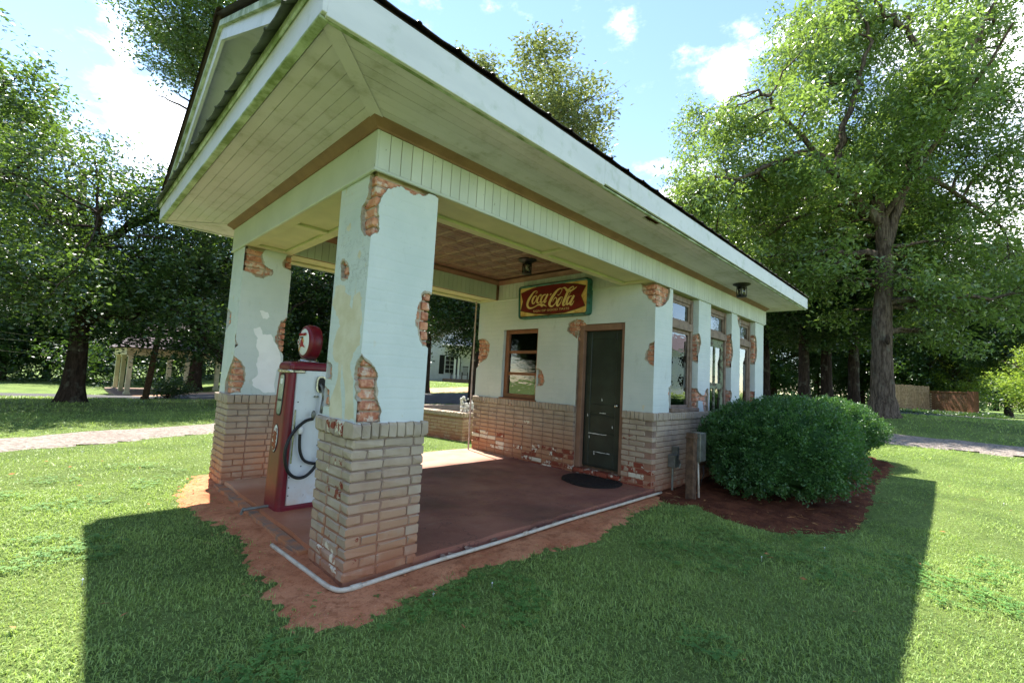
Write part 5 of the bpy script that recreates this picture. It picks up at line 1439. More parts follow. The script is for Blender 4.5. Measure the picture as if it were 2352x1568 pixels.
# ------------------------------------------------------------------ lanterns
def lantern(loc, label):
    t = thing('lantern', label, 'lamp', loc, 0.3, 'black lanterns hung under the roof')
    MB().lathe([(.125,0),(.13,-.008),(.12,-.016),(.085,-.034),(.07,-.045)], (0,0,0), 'Z', 24).build('canopy', BLACKIRON, t, True)
    MB().lathe([(.066,-.044),(.07,-.05),(.066,-.056)], (0,0,0), 'Z', 20).build('cage_ring', BLACKIRON, t)
    MB().lathe([(.066,-.19),(.072,-.198),(.066,-.206),(.03,-.212),(.004,-.214)], (0,0,0), 'Z', 20).build('cage_ring', BLACKIRON, t)
    for k in range(4):
        a = math.pi/2*k; p, q = (.067*math.cos(a), .067*math.sin(a)), (.067*math.cos(a+math.pi/2), .067*math.sin(a+math.pi/2))
        MB().tube([(p[0],p[1],-.05),(p[0]*1.05,p[1]*1.05,-.12),(p[0],p[1],-.2)], .006, 6).build('cage_bar', BLACKIRON, t)
        MB().tube([(p[0],p[1],-.052),(q[0],q[1],-.196)], .0042, 5).build('cage_cross', BLACKIRON, t)
        MB().tube([(q[0],q[1],-.052),(p[0],p[1],-.196)], .0042, 5).build('cage_cross', BLACKIRON, t)
    MB().lathe([(.052,-.046),(.055,-.12),(.052,-.194)], (0,0,0), 'Z', 18).build('glass_shade', LAMPGLASS, t, True)
    MB().lathe([(.012,-.05),(.018,-.09),(.02,-.12),(.01,-.145),(.002,-.15)], (0,0,0), 'Z', 12).build('bulb', WHITEPAINT, t, True)
    return t
lantern((3.15, 1.55, HS+.013), 'black iron lantern on the brown tin porch ceiling above the red sign')
lantern((6.03, -.36, HS-.002), 'black iron lantern under the long soffit above the side windows')

# ------------------------------------------------------------------ soft drink sign
SG = {
    'outer': [(2.367, 2.816), (0.966, 2.815), (0.973, 2.274), (2.338, 2.282)],
    'fish': [(2.31, 2.701), (2.172, 2.74), (1.946, 2.778), (1.686, 2.79), (1.438, 2.774), (1.201, 2.743), (1.03, 2.699), (1.113, 2.564), (1.034, 2.409), (1.182, 2.371), (1.413, 2.33), (1.701, 2.324), (2.008, 2.355), (2.194, 2.391), (2.303, 2.416), (2.258, 2.566)],
    'C1': [(1.993, 2.667), (1.958, 2.691), (1.978, 2.712), (2.031, 2.698), (2.082, 2.648), (2.133, 2.584), (2.157, 2.53), (2.154, 2.489), (2.115, 2.451), (2.051, 2.447), (1.98, 2.468), (1.928, 2.488), (1.875, 2.487), (1.822, 2.48), (1.786, 2.467), (1.751, 2.445)],
    'C1n': [(1.901, 2.483), (1.846, 2.445), (1.804, 2.475)],
    'o1': [(1.982, 2.639), (2.025, 2.615), (2.054, 2.563), (2.042, 2.518), (2.01, 2.525), (1.977, 2.57), (1.963, 2.623), (1.982, 2.639)],
    'c1': [(1.887, 2.616), (1.871, 2.642), (1.902, 2.638), (1.943, 2.588), (1.953, 2.541), (1.93, 2.519), (1.886, 2.535)],
    'a1': [(1.775, 2.633), (1.797, 2.638), (1.839, 2.619), (1.871, 2.568), (1.868, 2.52), (1.833, 2.528), (1.793, 2.574)],
    'a1s': [(1.737, 2.643), (1.791, 2.548), (1.798, 2.521), (1.773, 2.523), (1.752, 2.544)],
    'dash': [(1.693, 2.622), (1.665, 2.641)],
    'C2': [(1.542, 2.611), (1.518, 2.605), (1.479, 2.644), (1.461, 2.687), (1.491, 2.703), (1.547, 2.683), (1.617, 2.618), (1.672, 2.544), (1.698, 2.487), (1.674, 2.449), (1.632, 2.445), (1.577, 2.49), (1.555, 2.547), (1.581, 2.572), (1.621, 2.54), (1.632, 2.508)],
    'sw': [(1.458, 2.703), (1.41, 2.705), (1.368, 2.665), (1.32, 2.647), (1.258, 2.66), (1.206, 2.686), (1.187, 2.7)],
    'o2': [(1.475, 2.569), (1.514, 2.537), (1.547, 2.475), (1.525, 2.444), (1.486, 2.476), (1.457, 2.532), (1.451, 2.567), (1.475, 2.569)],
    'l2': [(1.369, 2.531), (1.281, 2.65), (1.244, 2.69), (1.261, 2.708), (1.322, 2.679), (1.351, 2.638), (1.422, 2.49), (1.424, 2.446), (1.396, 2.447), (1.366, 2.479)],
    'a2': [(1.269, 2.566), (1.3, 2.569), (1.338, 2.541), (1.362, 2.486), (1.349, 2.449), (1.311, 2.475), (1.275, 2.535)],
    'a2s': [(1.231, 2.575), (1.288, 2.479), (1.29, 2.445), (1.262, 2.443), (1.23, 2.494)],
    'text': [(2.023, 2.371), (1.313, 2.364), (2.025, 2.407), (1.314, 2.399)],
}
SN = thing('advertising_sign', 'faded red and cream Coca-Cola sign in a teal frame hung above the door', 'sign', (3.86, 1.66, 2.274))
so = lambda u, v, d: (3.85-d-3.86, u-1.66, v-2.274)
oc = SG['outer']
def lerp2(a, b, t): return (a[0]+(b[0]-a[0])*t, a[1]+(b[1]-a[1])*t)
def rounded(q, r, n=4, inset=0.0):
    c = (sum(p[0] for p in q)/4, sum(p[1] for p in q)/4); q = [(p[0]+math.copysign(inset, c[0]-p[0]), p[1]+math.copysign(inset, c[1]-p[1])) for p in q]
    out = []
    for i in range(4):
        p, a, b = Vector(q[i]), Vector(q[i-1]), Vector(q[(i+1) % 4])
        s, e = p+(a-p).normalized()*r, p+(b-p).normalized()*r
        for k in range(n+1):
            t = k/n; out.append(tuple((1-t)**2*s+2*t*(1-t)*p+t*t*e))
    return out
plate = MB().prism(rounded(oc, .05, inset=.01), so, -.085, .0).build('sign_plate', SIGNCREAM, SN)
ro, ri = rounded(oc, .06), rounded(oc, .035, inset=.036)
fb = MB(); n = len(ro)
vs = [so(u, v, -.086) for u, v in ro]+[so(*p, .010) for p in ro]+[so(*lerp2(a, b, .5), .022) for a, b in zip(ro, ri)]+[so(*p, .008) for p in ri]+[so(*p, -.004) for p in ri]
fb.add(vs, [(k*n+i, k*n+(i+1) % n, (k+1)*n+(i+1) % n, (k+1)*n+i) for k in range(4) for i in range(n)])
fb.build('sign_frame', TEAL, SN)
MB().prism([(p[0], p[1]) for p in SG['fish']], so, .001, .0025).build('fishtail_panel', SIGNRED, plate)
EDGEG = pmat('sign_green_edge', (84,96,48), (100,104,56), 10, 0.4, 0, 40)
fc = (1.668, 2.557)
MB().prism([(fc[0]+(p[0]-fc[0])*1.012, fc[1]+(p[1]-fc[1])*1.03) for p in SG['fish']], so, .0003, .0009).build('fishtail_border', EDGEG, plate)
def stroke(pts, wd, depth=.0042):
    """a pen stroke of changing width as a flat ribbon"""
    P3 = cr_pts([(u, v, w) for (u, v), w in zip(pts, wd)], 6)
    b = MB(); vs = []
    for i, p in enumerate(P3):
        t = Vector(((P3[min(i+1, len(P3)-1)]-P3[max(i-1, 0)]).x, (P3[min(i+1, len(P3)-1)]-P3[max(i-1, 0)]).y))
        t = t.normalized() if t.length > 1e-9 else Vector((1,0)); nn = Vector((-t.y, t.x))*max(p.z, .0015)/2
        vs += [so(p.x+nn.x, p.y+nn.y, depth), so(p.x-nn.x, p.y-nn.y, depth)]
    b.add(vs, [(2*i, 2*i+1, 2*i+3, 2*i+2) for i in range(len(P3)-1)])
    return b
K = .00092                                   # metres per traced unit
WD = {'C1':[8,8,9,22,38,46,46,42,30,20,18,22,30,26,16,4],'o1':[14,34,38,26,16,11,12,14],'c1':[20,16,16,36,38,22,8],'a1':[12,14,30,38,28,14,9],'a1s':[34,36,34,18,8],'dash':[18,18],
      'C2':[14,10,9,10,16,32,48,52,46,30,22,16,14,16,14,6],'sw':[6,26,40,34,20,14,4],'o2':[16,38,44,32,16,12,13,15],'l2':[8,9,10,14,26,42,46,34,18,7],'a2':[12,14,34,42,28,14,9],'a2s':[36,40,36,18,7]}
for i, (k, w) in enumerate(WD.items()):
    stroke(SG[k], [v*K*1.08 for v in w], .0040+.0002*i).build('script_letter', LETTER, plate, fix=False)
MB().add([so(u, v, .0066) for u, v in SG['C1n']], [(0,1,2)]).build('script_letter', LETTER, plate, fix=False)
tm = SG['text']; tw = abs(tm[1][0]-tm[0][0])
to = text_obj('SIGN OF GOOD TASTE', .047, LETTER, plate, so((tm[0][0]+tm[1][0])/2, (tm[0][1]+tm[2][1])/2, .0045), (math.pi/2, 0, -math.pi/2), extrude=.0005)
bpy.context.view_layer.update()
to.scale.x = tw/max(to.dimensions.x, .01)

# ------------------------------------------------------------------ electrics by the corner
PO = MB().bbox(4.15, 4.25, -.44, -.34, -.15, .77, .008).build('wooden_post', OLDWOOD)
tag(PO, 'short weathered wooden post standing between the wall corner and the hedge', 'post')
MB().bbox(4.143, 4.257, -.447, -.333, .70, .725, .005).build('post_notch', OLDWOOD, PO)
EB = thing('breaker_box', 'grey metal electrical box fixed to the wooden post', 'electrical box', (4.34, -.42, .42))
MB().bbox(-.085, .085, -.05, .06, 0, .35, .005).build('box_body', GALV, EB)
MB().bbox(-.088, .088, -.057, -.0505, .004, .345, .003).build('box_cover', GALV, EB)
for x in (-.06, .06):
    for z in (.06, .16, .29): MB().lathe([(.004,-.058),(.003,-.061)], (x,0,z), 'Y', 6).build('screw', CHROME, EB)
MB().bbox(.0885, .10, -.05, .055, .02, .33, .003).build('box_side', BLACK, EB)
MB().tube([(-.01,0,.0),(-.015,-.01,-.2),(-.04,-.03,-.46)], .0125, 8).build('conduit', PVC, EB, True)
MB().tube([(.02,-.05,-.05),(.03,-.06,-.15),(-.02,-.05,-.22),(.0,-.03,-.3)], .004, 5).build('cable', RUBBER, EB, True)
JB = thing('junction_box', 'small grey junction box with conduit on the brick side wall', 'electrical box', (4.42, -.062, .02))
MB().bbox(-.07, .05, -.055, .045, .26, .42, .006).build('box_body', GALV, JB)
MB().bbox(.03, .09, -.04, .044, .40, .52, .006).build('box_top', GALV, JB)
MB().tube([(-.03,-.005,.26),(-.03,-.005,-.06)], .0135, 8).build('conduit', GALV, JB)
MB().tube([(.07,-.03,.36),(.12,-.04,.30),(.10,-.035,.24)], .012, 8).build('elbow', GALV, JB)
# ------------------------------------------------------------------ trees
def tubes_np(branches, n=6):
    """branches: list of (pts (k,3), radii (k,)); one mesh's vertices and quads"""
    V, F, k0 = [], [], 0
    for pts, rad in branches:
        pts = np.asarray(pts, float); rad = np.asarray(rad, float); m = len(pts)
        nn = n if rad[0] > .03 else 4 if rad[0] > .012 else 3
        t = np.gradient(pts, axis=0); t /= np.linalg.norm(t, axis=1, keepdims=True)+1e-9
        ref = np.array([0.31,0.95,0.05]) if abs(t[0][2]) > .8 else np.array([0.05,0.1,1.0])
        a = np.cross(t, ref); a /= np.linalg.norm(a, axis=1, keepdims=True)+1e-9
        b = np.cross(t, a)
        q = np.arange(nn)*2*np.pi/nn
        ring = pts[:,None,:]+(a[:,None,:]*np.cos(q)[None,:,None]+b[:,None,:]*np.sin(q)[None,:,None])*rad[:,None,None]
        V.append(ring.reshape(-1,3))
        i = np.arange(m-1)[:,None]*nn; k = np.arange(nn)[None,:]; k2 = (k+1) % nn
        F.append((np.stack([i+k, i+k2, i+nn+k2, i+nn+k], -1)+k0).reshape(-1,4)); k0 += m*nn
    return np.concatenate(V), np.concatenate(F)
def bez(p0, p1, rg, sag=0.0, k=7, wob=0.12):
    p0 = np.asarray(p0, float); p1 = np.asarray(p1, float); L = np.linalg.norm(p1-p0)
    t = np.linspace(0, 1, k)[:,None]
    mid = (p0+p1)/2+rg.normal(0, wob*L, 3)*[1,1,.7]+np.array([0,0,sag*L])
    pts = (1-t)**2*p0+2*t*(1-t)*mid+t*t*p1
    pts[1:-1] += rg.normal(0, wob*.16*L, (k-2,3))
    return pts
def leaves_np(centers, per, sig, size, rg, up=.5, droop=0.0, flat=.65, narrow=.5):
    """leaf blades round the cluster centres: (verts, quads, tint)"""
    n = len(centers)*per
    c = np.repeat(centers, per, 0)
    ctint = np.repeat(rg.uniform(0, 1, len(centers)), per)
    off = rg.normal(0, 1, (n,3))*sig*np.array([1,1,flat])
    p = c+off
    d = rg.normal(0, 1, (n,3)); d[:,2] = d[:,2]*.5-droop
    d /= np.linalg.norm(d, axis=1, keepdims=True)
    cn = rg.normal(0, 1, (len(centers),3)); cn[:,2] = np.abs(cn[:,2])+up          # a spray of leaves shares its lie
    nz = np.repeat(cn, per, 0)+rg.normal(0, .75, (n,3))
    s = np.cross(d, nz); s /= np.linalg.norm(s, axis=1, keepdims=True)+1e-9
    L = size*rg.uniform(.65, 1.35, (n,1)); w = L*narrow*rg.uniform(.8, 1.2, (n,1))
    nn = np.cross(s, d)
    V = np.stack([p, p+d*L*.5+s*w*.5+nn*L*.06, p+d*L-nn*L*.08, p+d*L*.5-s*w*.5+nn*L*.06], 1).reshape(-1,3)
    F = np.arange(n*4).reshape(n,4)
    tint = np.clip(.72*ctint+.28*rg.uniform(0, 1, n), 0, 1)
    return V, F, np.repeat(tint, 4)
def tree_meshes(seed, limbs, blobs, per=40, sig=.34, size=.13, dens=9.0, leaf=LEAF_OAK, bark=BARK, up=.5, droop=0.0, narrow=.5, twigs=True, bare=0, attach_low=0.25):
    """limbs: [(pts, r0, r1)], trunk first; blobs: [(centre, radius or (rx,ry,rz))]"""
    rg = np.random.default_rng(seed)
    tr, br = [], []
    nodes, nrad = [], []
    for li, (pts, r0, r1) in enumerate(limbs):
        pts = np.asarray(pts, float); k = 6*(len(pts)-1)+1
        ts = np.linspace(0, len(pts)-1, k); P_ = np.stack([np.interp(ts, np.arange(len(pts)), pts[:,j]) for j in range(3)], 1)
        for _ in range(2): P_[1:-1] = (P_[:-2]+2*P_[1:-1]+P_[2:])/4
        if li: P_[2:-1] += rg.normal(0, .03*np.linalg.norm(P_[-1]-P_[0])/5, (len(P_)-3,3))
        f = np.linspace(0, 1, k); rad = r0+(r1-r0)*f**.85
        if li == 0:
            h = P_[:,2]-P_[0,2]; rad = rad*(1+.62*np.exp(-h/(r0*1.0)))
            tr.append((P_, rad*(1+rg.normal(0,.03,k))))
        else: br.append((P_, rad))
        s = int(k*attach_low) if li == 0 else 1
        nodes.append(P_[s:]); nrad.append(rad[s:])
    nodes = np.concatenate(nodes); nrad = np.concatenate(nrad)
    cl = []
    for (c, r) in blobs:
        c = np.asarray(c, float); r = np.ones(3)*r if np.isscalar(r) else np.asarray(r, float)
        w = np.linalg.norm(nodes-c, axis=1)+.8*np.clip(nodes[:,2]-c[2], 0, None)
        j = int(np.argmin(w)); p0 = nodes[j]
        bp = bez(p0, c, rg, .08, 8)
        r0 = min(nrad[j]*.7, .02+.028*np.linalg.norm(c-p0))
        br.append((bp, np.linspace(r0, .012, 8)))
        m = int(dens*np.prod(r)**(2/3))+3
        d = rg.normal(0, 1, (m,3)); d /= np.linalg.norm(d, axis=1, keepdims=True)
        rr_ = rg.uniform(.25, 1, (m,1))**.55
        pp = c+d*rr_*r*(1+.16*rg.normal(0, 1, (m,1)))
        cl.append(pp)
        if twigs:
            for q in pp[::2]:
                s0 = bp[rg.integers(4, 8)]
                br.append((bez(s0, q, rg, .05, 4), np.array([.012,.009,.006,.003])))
    if bare:
        for _ in range(bare):
            c, r = blobs[rg.integers(len(blobs))]; c = np.asarray(c, float); r = np.max(r)
            d = rg.normal(0,1,3); d[2] = abs(d[2])*.5; d /= np.linalg.norm(d)
            e = c+d*r*rg.uniform(1.1,1.6); b0 = bez(c, e, rg, .1, 7, .2); br.append((b0, np.linspace(.03,.008,7)))
            for _k in range(9):
                s0 = b0[rg.integers(2,7)]; br.append((bez(s0, s0+rg.normal(0,.5,3)+d*.6, rg, .0, 4, .2), np.array([.011,.008,.006,.003])))
    cl = np.concatenate(cl)
    V, F, T = leaves_np(cl, per, sig, size, rg, up, droop, narrow=narrow)
    crown = np_mesh('crown', V, F, [leaf], False, {'tint': T})
    tv, tf = tubes_np(tr, 14); trunk = np_mesh('trunk', tv, tf, [bark], True)
    bv, bf = tubes_np(br, 6); limbm = np_mesh('branches', bv, bf, [bark], True)
    return trunk, limbm, crown
def place_tree(name, meshes, label, loc, rz=0.0, scale=1.0, group=None, cat='tree', sz=None):
    t = thing(name, label, cat, loc, rz, group)
    t.scale = (scale, scale, sz or scale)
    for nm, me in zip(('trunk', 'branches', 'crown'), meshes): obj_of(nm, me, t)
    return t
def blob_crown(rg, n, cx, cy, cz, rx, ry, rz, r0, r1, low=-.9):
    out = []
    while len(out) < n:
        d = rg.normal(0,1,3); d /= np.linalg.norm(d); u = rg.uniform(.35,1)**.6
        if d[2]*u < low: continue
        out.append(((cx+d[0]*u*rx, cy+d[1]*u*ry, cz+d[2]*u*rz), rg.uniform(r0, r1)))
    return out

# the spreading oak on the left lawn
rg = np.random.default_rng(3)
limbs = [([(0,0,-.1),(.02,.0,1.2),(.0,.05,2.6),(.05,0,4.2),(-.3,.1,5.6),(-.4,0,7.0)], .29, .09)]
for (h, a, l, e) in ((2.9,200,5.6,4.6),(3.2,350,5.2,4.2),(3.4,270,4.6,4.9),(3.5,130,5.0,5.4),(4.0,20,5.0,5.6),(4.2,230,5.0,6.6),(4.6,310,4.4,6.8),(4.9,100,4.6,7.2),(5.2,170,4.8,7.6),(5.8,40,2.6,8.0)):
    a = math.radians(a); dx, dy = math.cos(a), math.sin(a)
    limbs.append(([(0,0,h),(dx*l*.35,dy*l*.35,h+(e-h)*.35+.25),(dx*l*.7,dy*l*.7,h+(e-h)*.6+.3),(dx*l,dy*l,e)], .17, .03))
bl = blob_crown(rg, 44, -.9, .2, 5.6, 5.2, 5.2, 3.2, .7, 1.2, -.75)
bl += [((math.cos(a)*r_, math.sin(a)*r_, z), .85) for a, r_, z in [(3.4,5.0,3.1),(4.0,4.6,2.7),(4.6,5.0,2.9),(5.2,4.4,2.6),(5.8,5.2,3.0),(0.1,5.0,3.1),(0.6,4.6,2.8),(2.9,4.6,3.0),(4.3,3.0,2.9),(5.0,3.0,3.1)]]
bl += blob_crown(rg, 30, 0, -.3, 4.2, 5.6, 5.2, 1.5, .8, 1.2, -.95)
oak = tree_meshes(31, limbs, bl, 54, .23, .11, 19, LEAF_OAK, BARK_D, .5)
place_tree('oak_tree', oak, 'broad dark oak with a flared trunk on the left lawn', (-.95, 16.2, gzf(-.95,16.2)))

def wp3(u, v, dep):
    q = CAM+(fd+r2*((u-1176)/1032.6)-u2*((v-784)/1032.6))*dep
    return (q.x, q.y, q.z)
# the tall pecan on the right
PB = np.array([18.2,-.95,.70])
def rel(l, dx=0): return [tuple(np.array(p)-PB+np.array([dx,0,0])) for p in l]
limbs = [([(0,0,-.1),(-.02,.02,1.5),(-.05,0,3.2),(.02,-.1,5.2),(-.15,-.05,6.7),(-.35,.1,7.4)], .355, .18),
 (rel([(17.93,-.95,7.3),(17.2,-.32,8.16),(16.4,.39,9.29),(15.3,1.32,10.8),(14.6,1.9,11.6)]), .19, .045),
 (rel([(16.44,.34,9.2),(15.94,.81,9.6),(15.2,1.56,9.13),(14.4,2.5,8.46),(13.8,3.06,8.6)]), .13, .03),
 (rel([(16.7,.13,9.0),(16.8,-.16,10.5),(17.0,-.56,12.2),(17.1,-.85,13.6),(16.6,-.4,15.2)]), .13, .03),
 (rel([(18.19,-1.1,6.5),(18.5,-1.72,9.3),(18.7,-2.18,11.1),(18.1,-1.9,13.8),(17.3,-1.1,14.6),(16.6,-.8,16.2)]), .17, .045),
 (rel([(18.4,-1.6,8.8),(19.2,-2.35,8.9),(20.0,-3.1,8.2),(20.8,-3.9,7.4)]), .13, .03),
 (rel([(18.6,-1.9,9.9),(19.2,-2.8,12.0),(19.8,-3.6,14.2),(20.2,-4.2,16)]), .14, .04),
 (rel([(18.1,-1.0,7.3),(19.6,.6,9.0),(21.0,1.6,10.8)]), .13, .04),
 (rel([(18.0,-1.0,7.4),(17.0,-2.6,9.6),(15.9,-4.0,11.6)]), .10, .03)]
rg = np.random.default_rng(8)
bl = []
for (l, r0, r1) in limbs[1:]:
    l = np.array(l)
    for f in np.linspace(.35, 1, 5):
        q = np.array([np.interp(f*(len(l)-1), np.arange(len(l)), l[:,j]) for j in range(3)])
        bl.append((tuple(q+rg.normal(0,.5,3)+np.array([.95,.95,.1])), rg.uniform(.8,1.2)))
bl += blob_crown(rg, 40, .9, 2.0, 10.6, 5.0, 5.2, 5.2, .8, 1.3, -.85)
bl += [(tuple(rel([p])[0]), r) for p, r in (((13.9,3.2,7.9),1.0),((13.2,3.6,7.6),.8),((14.6,4.4,7.2),.9),((15.6,3.6,6.6),1.0),((16.6,2.6,6.2),.9),((19.3,-3.0,6.6),1.0),((20.2,-4.0,6.0),1.0),((19.0,-2.6,4.9),.8),((20.4,-4.6,4.8),.9),((17.2,.9,5.4),.8),((19.9,-3.8,9.6),1.1),((20.6,-4.6,11.4),1.1),((20.4,-4.6,8.0),1.1))]
bl += [(tuple(rel([wp3(u_, v_, d_+1.6)])[0]), r_) for u_, v_, d_, r_ in ((1600,420,15,1.0),(1580,460,15.5,.9),(1640,360,15,1.0),(1700,300,15,1.0),(1760,230,15,1.1),(1700,440,16,1.1),(1790,440,16,1.2),(1880,440,16,1.1),(1760,520,16.5,1.0),(1850,530,16.5,1.1),(1930,560,16.5,1.0),(2100,480,14.5,1.1),(2180,520,14.5,1.1),(2260,460,14.5,1.1),(2120,600,14.5,1.0),(2200,640,14.5,1.0),(2290,600,15,1.1),(2330,520,15,1.1),(2160,380,14,1.1),(2240,330,14,1.2),(2320,380,14,1.2),(2200,230,14,1.2),(2300,240,14,1.2),(2080,180,14,1.2),(1980,220,14.5,1.2),(1880,200,14.5,1.1),(1820,330,14.5,1.0),(1960,330,15,1.1),(1860,110,15,1.1),(1950,80,15,1.2),(2060,60,15,1.2),(2180,90,15,1.2),(2290,110,15,1.2),(1900,600,13.5,.8),(1950,640,14,.7),(1860,660,15,.8),(2090,620,13,.8),(2150,690,13,.8),(2230,720,13.4,.9),(2310,700,13.4,.9),(2120,760,14,.7),(2210,790,14.5,.7),(1930,720,15.5,.7),(1820,600,15,.9),(1900,20,15,1.1),(2020,-40,15,1.2),(2150,-40,15,1.2),(2280,0,15,1.2))]
pecan = tree_meshes(77, limbs, bl, 48, .24, .165, 17, LEAF_PECAN, BARK, .6, .55, .36)
PT_ = place_tree('pecan_tree', pecan, 'tall pecan with a thick grey trunk and crooked limbs right of the building', tuple(PB))
hol = MB(); 
for k in range(1):
    hol.lathe([(.001,-.03),(.07,-.012),(.09,.0),(.07,.012),(.055,-.01),(.001,-.03)], (0,0,0), 'X', 14)
ho = hol.build('knot_hole', BARK_D, PT_, True, loc=(-.44*math.cos(.12)+.02, -.18, 2.55)); ho.scale = (1.6, .8, 1.9); ho.rotation_euler.z = .45
ho2 = MB().prism(oval(0, 0, .055, .10, 18, 2), lambda u, v, d: (d, u, v), -.01, .01).build('knot_hole', BLACK, PT_, loc=(-.425, -.19, 2.55)); ho2.rotation_euler.z = .42

# tree whose bent trunk shows left of the far pillar
limbs = [([(.5,.3,-.1),(.35,.2,1.2),(-.45,.1,1.9),(-.95,.0,2.5),(-1.05,0,3.6),(-.9,.1,5.2),(-.8,.1,7.4)], .20, .07),
         ([(-1.0,0,3.4),(-1.8,.2,4.2),(-2.6,.4,4.6)], .10, .03), ([(-.95,0,4.2),(.4,.4,5.2),(1.6,.5,5.6)], .10, .03), ([(-.9,.1,5.2),(-1.2,1.4,6.4),(-1.4,2.2,7.4)], .08, .03), ([(.35,.2,1.2),(1.2,.0,2.6),(2.2,.2,3.6),(3.0,.3,4.2)], .13, .03)]
rg = np.random.default_rng(12)
bl = blob_crown(rg, 30, .3, .6, 5.9, 3.4, 3.0, 2.7, .7, 1.1, -.75)
bl += [((x_, y_, z_), .5) for x_, y_, z_ in ((-1.6,-1.2,2.9),(-.9,-1.4,2.5),(-.3,-1.2,2.9),(.5,-1.0,2.7),(-2.3,-.9,3.1),(1.2,-.8,3.0))]
bl += [(tuple(np.array(wp3(u_, v_, 13.5))-np.array([2.6,15.0,gzf(2.6,15.0)])), r_) for u_, v_, r_ in ((315,772,.5),(360,762,.5),(400,770,.5),(440,786,.5),(470,806,.4),(345,790,.35),(270,762,.5),(420,830,.3))]
bent = tree_meshes(15, limbs, bl, 56, .24, .105, 20, LEAF_DARK, BARK_D)
place_tree('bent_tree', bent, 'leafy tree with a sharply bent trunk just left of the far pillar', (2.6, 15.0, gzf(2.6,15.0)))

# prototypes for the surrounding trees
def proto(seed, h, r, low, nb, leaf, bark, per=34, sig=.5, size=.2, dens=6, narrow=.5, tr=.32, bare=0, rb=(1.0,1.7)):
    rg = np.random.default_rng(seed)
    limbs = [([(0,0,-.2),(.05,0,h*.2),(-.1,.1,h*.45),(.1,0,h*.7),(0,.1,h*.9)], tr, .07)]
    for k in range(9):
        a = rg.uniform(0, 2*math.pi); z0 = rg.uniform(max(.22*h, low*.92), max(.7*h, low*1.25)); L = r*rg.uniform(.5,.9); e = z0+h*rg.uniform(.08,.22)
        limbs.append(([(0,0,z0),(math.cos(a)*L*.5,math.sin(a)*L*.5,z0+(e-z0)*.65),(math.cos(a)*L,math.sin(a)*L,e)], tr*.36, .03))
    zc = (low+h)/2; rz = (h-low)/2
    bl = blob_crown(rg, nb, 0, 0, zc, r*.85, r*.85, rz*.9, rb[0], rb[1], -.95)
    return tree_meshes(seed+1, limbs, bl, per, sig, size, dens, leaf, bark, narrow=narrow, twigs=False, bare=bare)
PR_A = proto(101, 15, 5.0, 2.2, 62, LEAF_DARK, BARK_D, 46, .32, .19, 14)
PR_B = proto(111, 18, 5.2, 3.2, 64, LEAF_OAK, BARK_D, 46, .32, .19, 14)
PR_C = proto(121, 11, 4.2, .4, 56, LEAF_DARK, BARK_D, 46, .32, .19, 14, rb=(.9,1.5))
PR_D = proto(131, 19, 4.8, 9.5, 34, LEAF_GREY, BARK, 50, .26, .15, 19, bare=14, rb=(.9,1.5))
PR_F = proto(151, 25, 5.0, 13.5, 44, LEAF_OAK, BARK_D, 46, .28, .15, 15, rb=(.8,1.5))
PR_E = proto(141, 6, 2.6, .3, 26, LEAF_LIME, BARK_D, 34, .32, .15, 8, tr=.13, rb=(.6,1.0))
def wpt(u, dep):
    """world x, y at a horizontal angle (picture column in 2352) and depth along the view"""
    k = (u-1176)/1032.6
    p = CAM+Vector((fd.x, fd.y, 0)).normalized()*dep+rt*k*dep
    return p.x, p.y
def put(pr, name, u, dep, label, rz, sc=1.0, sz=None, group='trees around the lawn'):
    x, y = wpt(u, dep)
    return place_tree(name, pr, label, (x, y, gzf(x, y)-.05), rz, sc, group, sz=sz)
put(PR_F, 'tall_tree', 455, 27, 'tall oak rising behind the gable at the top left', .4, 1.25, 1.16)
put(PR_B, 'tall_tree', -330, 15, 'tree leaning in at the left edge of the picture', 2.2, .85, .8)
put(PR_D, 'tall_tree', 1110, 25, 'grey-green tree with bare twigs seen above the long roof', 1.1, 1.5, 1.0)
put(PR_D, 'tall_tree', 800, 27, 'treetop just showing over the near eave corner', 3.0, .95, 1.24)
put(PR_D, 'tall_tree', 1300, 27, 'lower grey-green crown right of the tree above the roof', 2.4, 1.0, .78)
put(PR_A, 'dark_tree', 985, 25, 'shade tree with hanging leaves in front of the white house', .9, .62, .8)
put(PR_A, 'dark_tree', 1092, 14.5, 'dark trunk beside the downpipe behind the porch', 2.0, .5, .5)
put(PR_C, 'dark_tree', 735, 21, 'dark leafy tree seen between the two pillars', 1.7, .85, .75)
put(PR_B, 'dark_tree', 560, 30, 'dense tree behind the far pillar', 4.0, .8, .75)
put(PR_A, 'dark_tree', 1850, 21, 'shaded trunk left of the row behind the hedge', .3, .85, .8)
put(PR_A, 'dark_tree', 1903, 22, 'middle shaded trunk of the row behind the hedge', 1.9, .9, .85)
put(PR_B, 'dark_tree', 1964, 20.5, 'thick shaded trunk next to the tall pecan', 3.3, .8, .72)
put(PR_A, 'dark_tree', 1760, 26, 'dense tree behind the far corner of the building', 5.0, .9, .8)
put(PR_C, 'dark_tree', 1620, 30, 'dark treetop peeping over the long roof', 2.8, 1.0, 1.15)
put(PR_B, 'dark_tree', 2230, 33, 'dark leafy tree behind the brick garden wall', 1.2, .78, .66)
put(PR_C, 'dark_tree', 2130, 33, 'dark leafy tree behind the wooden fence', .2, 1.0, 1.0)
put(PR_A, 'dark_tree', 2318, 29, 'thin brown trunk near the right edge', 4.4, .62, .8)
put(PR_E, 'young_tree', 2195, 31.5, 'bright young tree over the brick garden wall', 0, .85, .8, 'young trees')
put(PR_E, 'young_tree', 2375, 26, 'bright young tree at the right edge', 2, .9, .75, 'young trees')
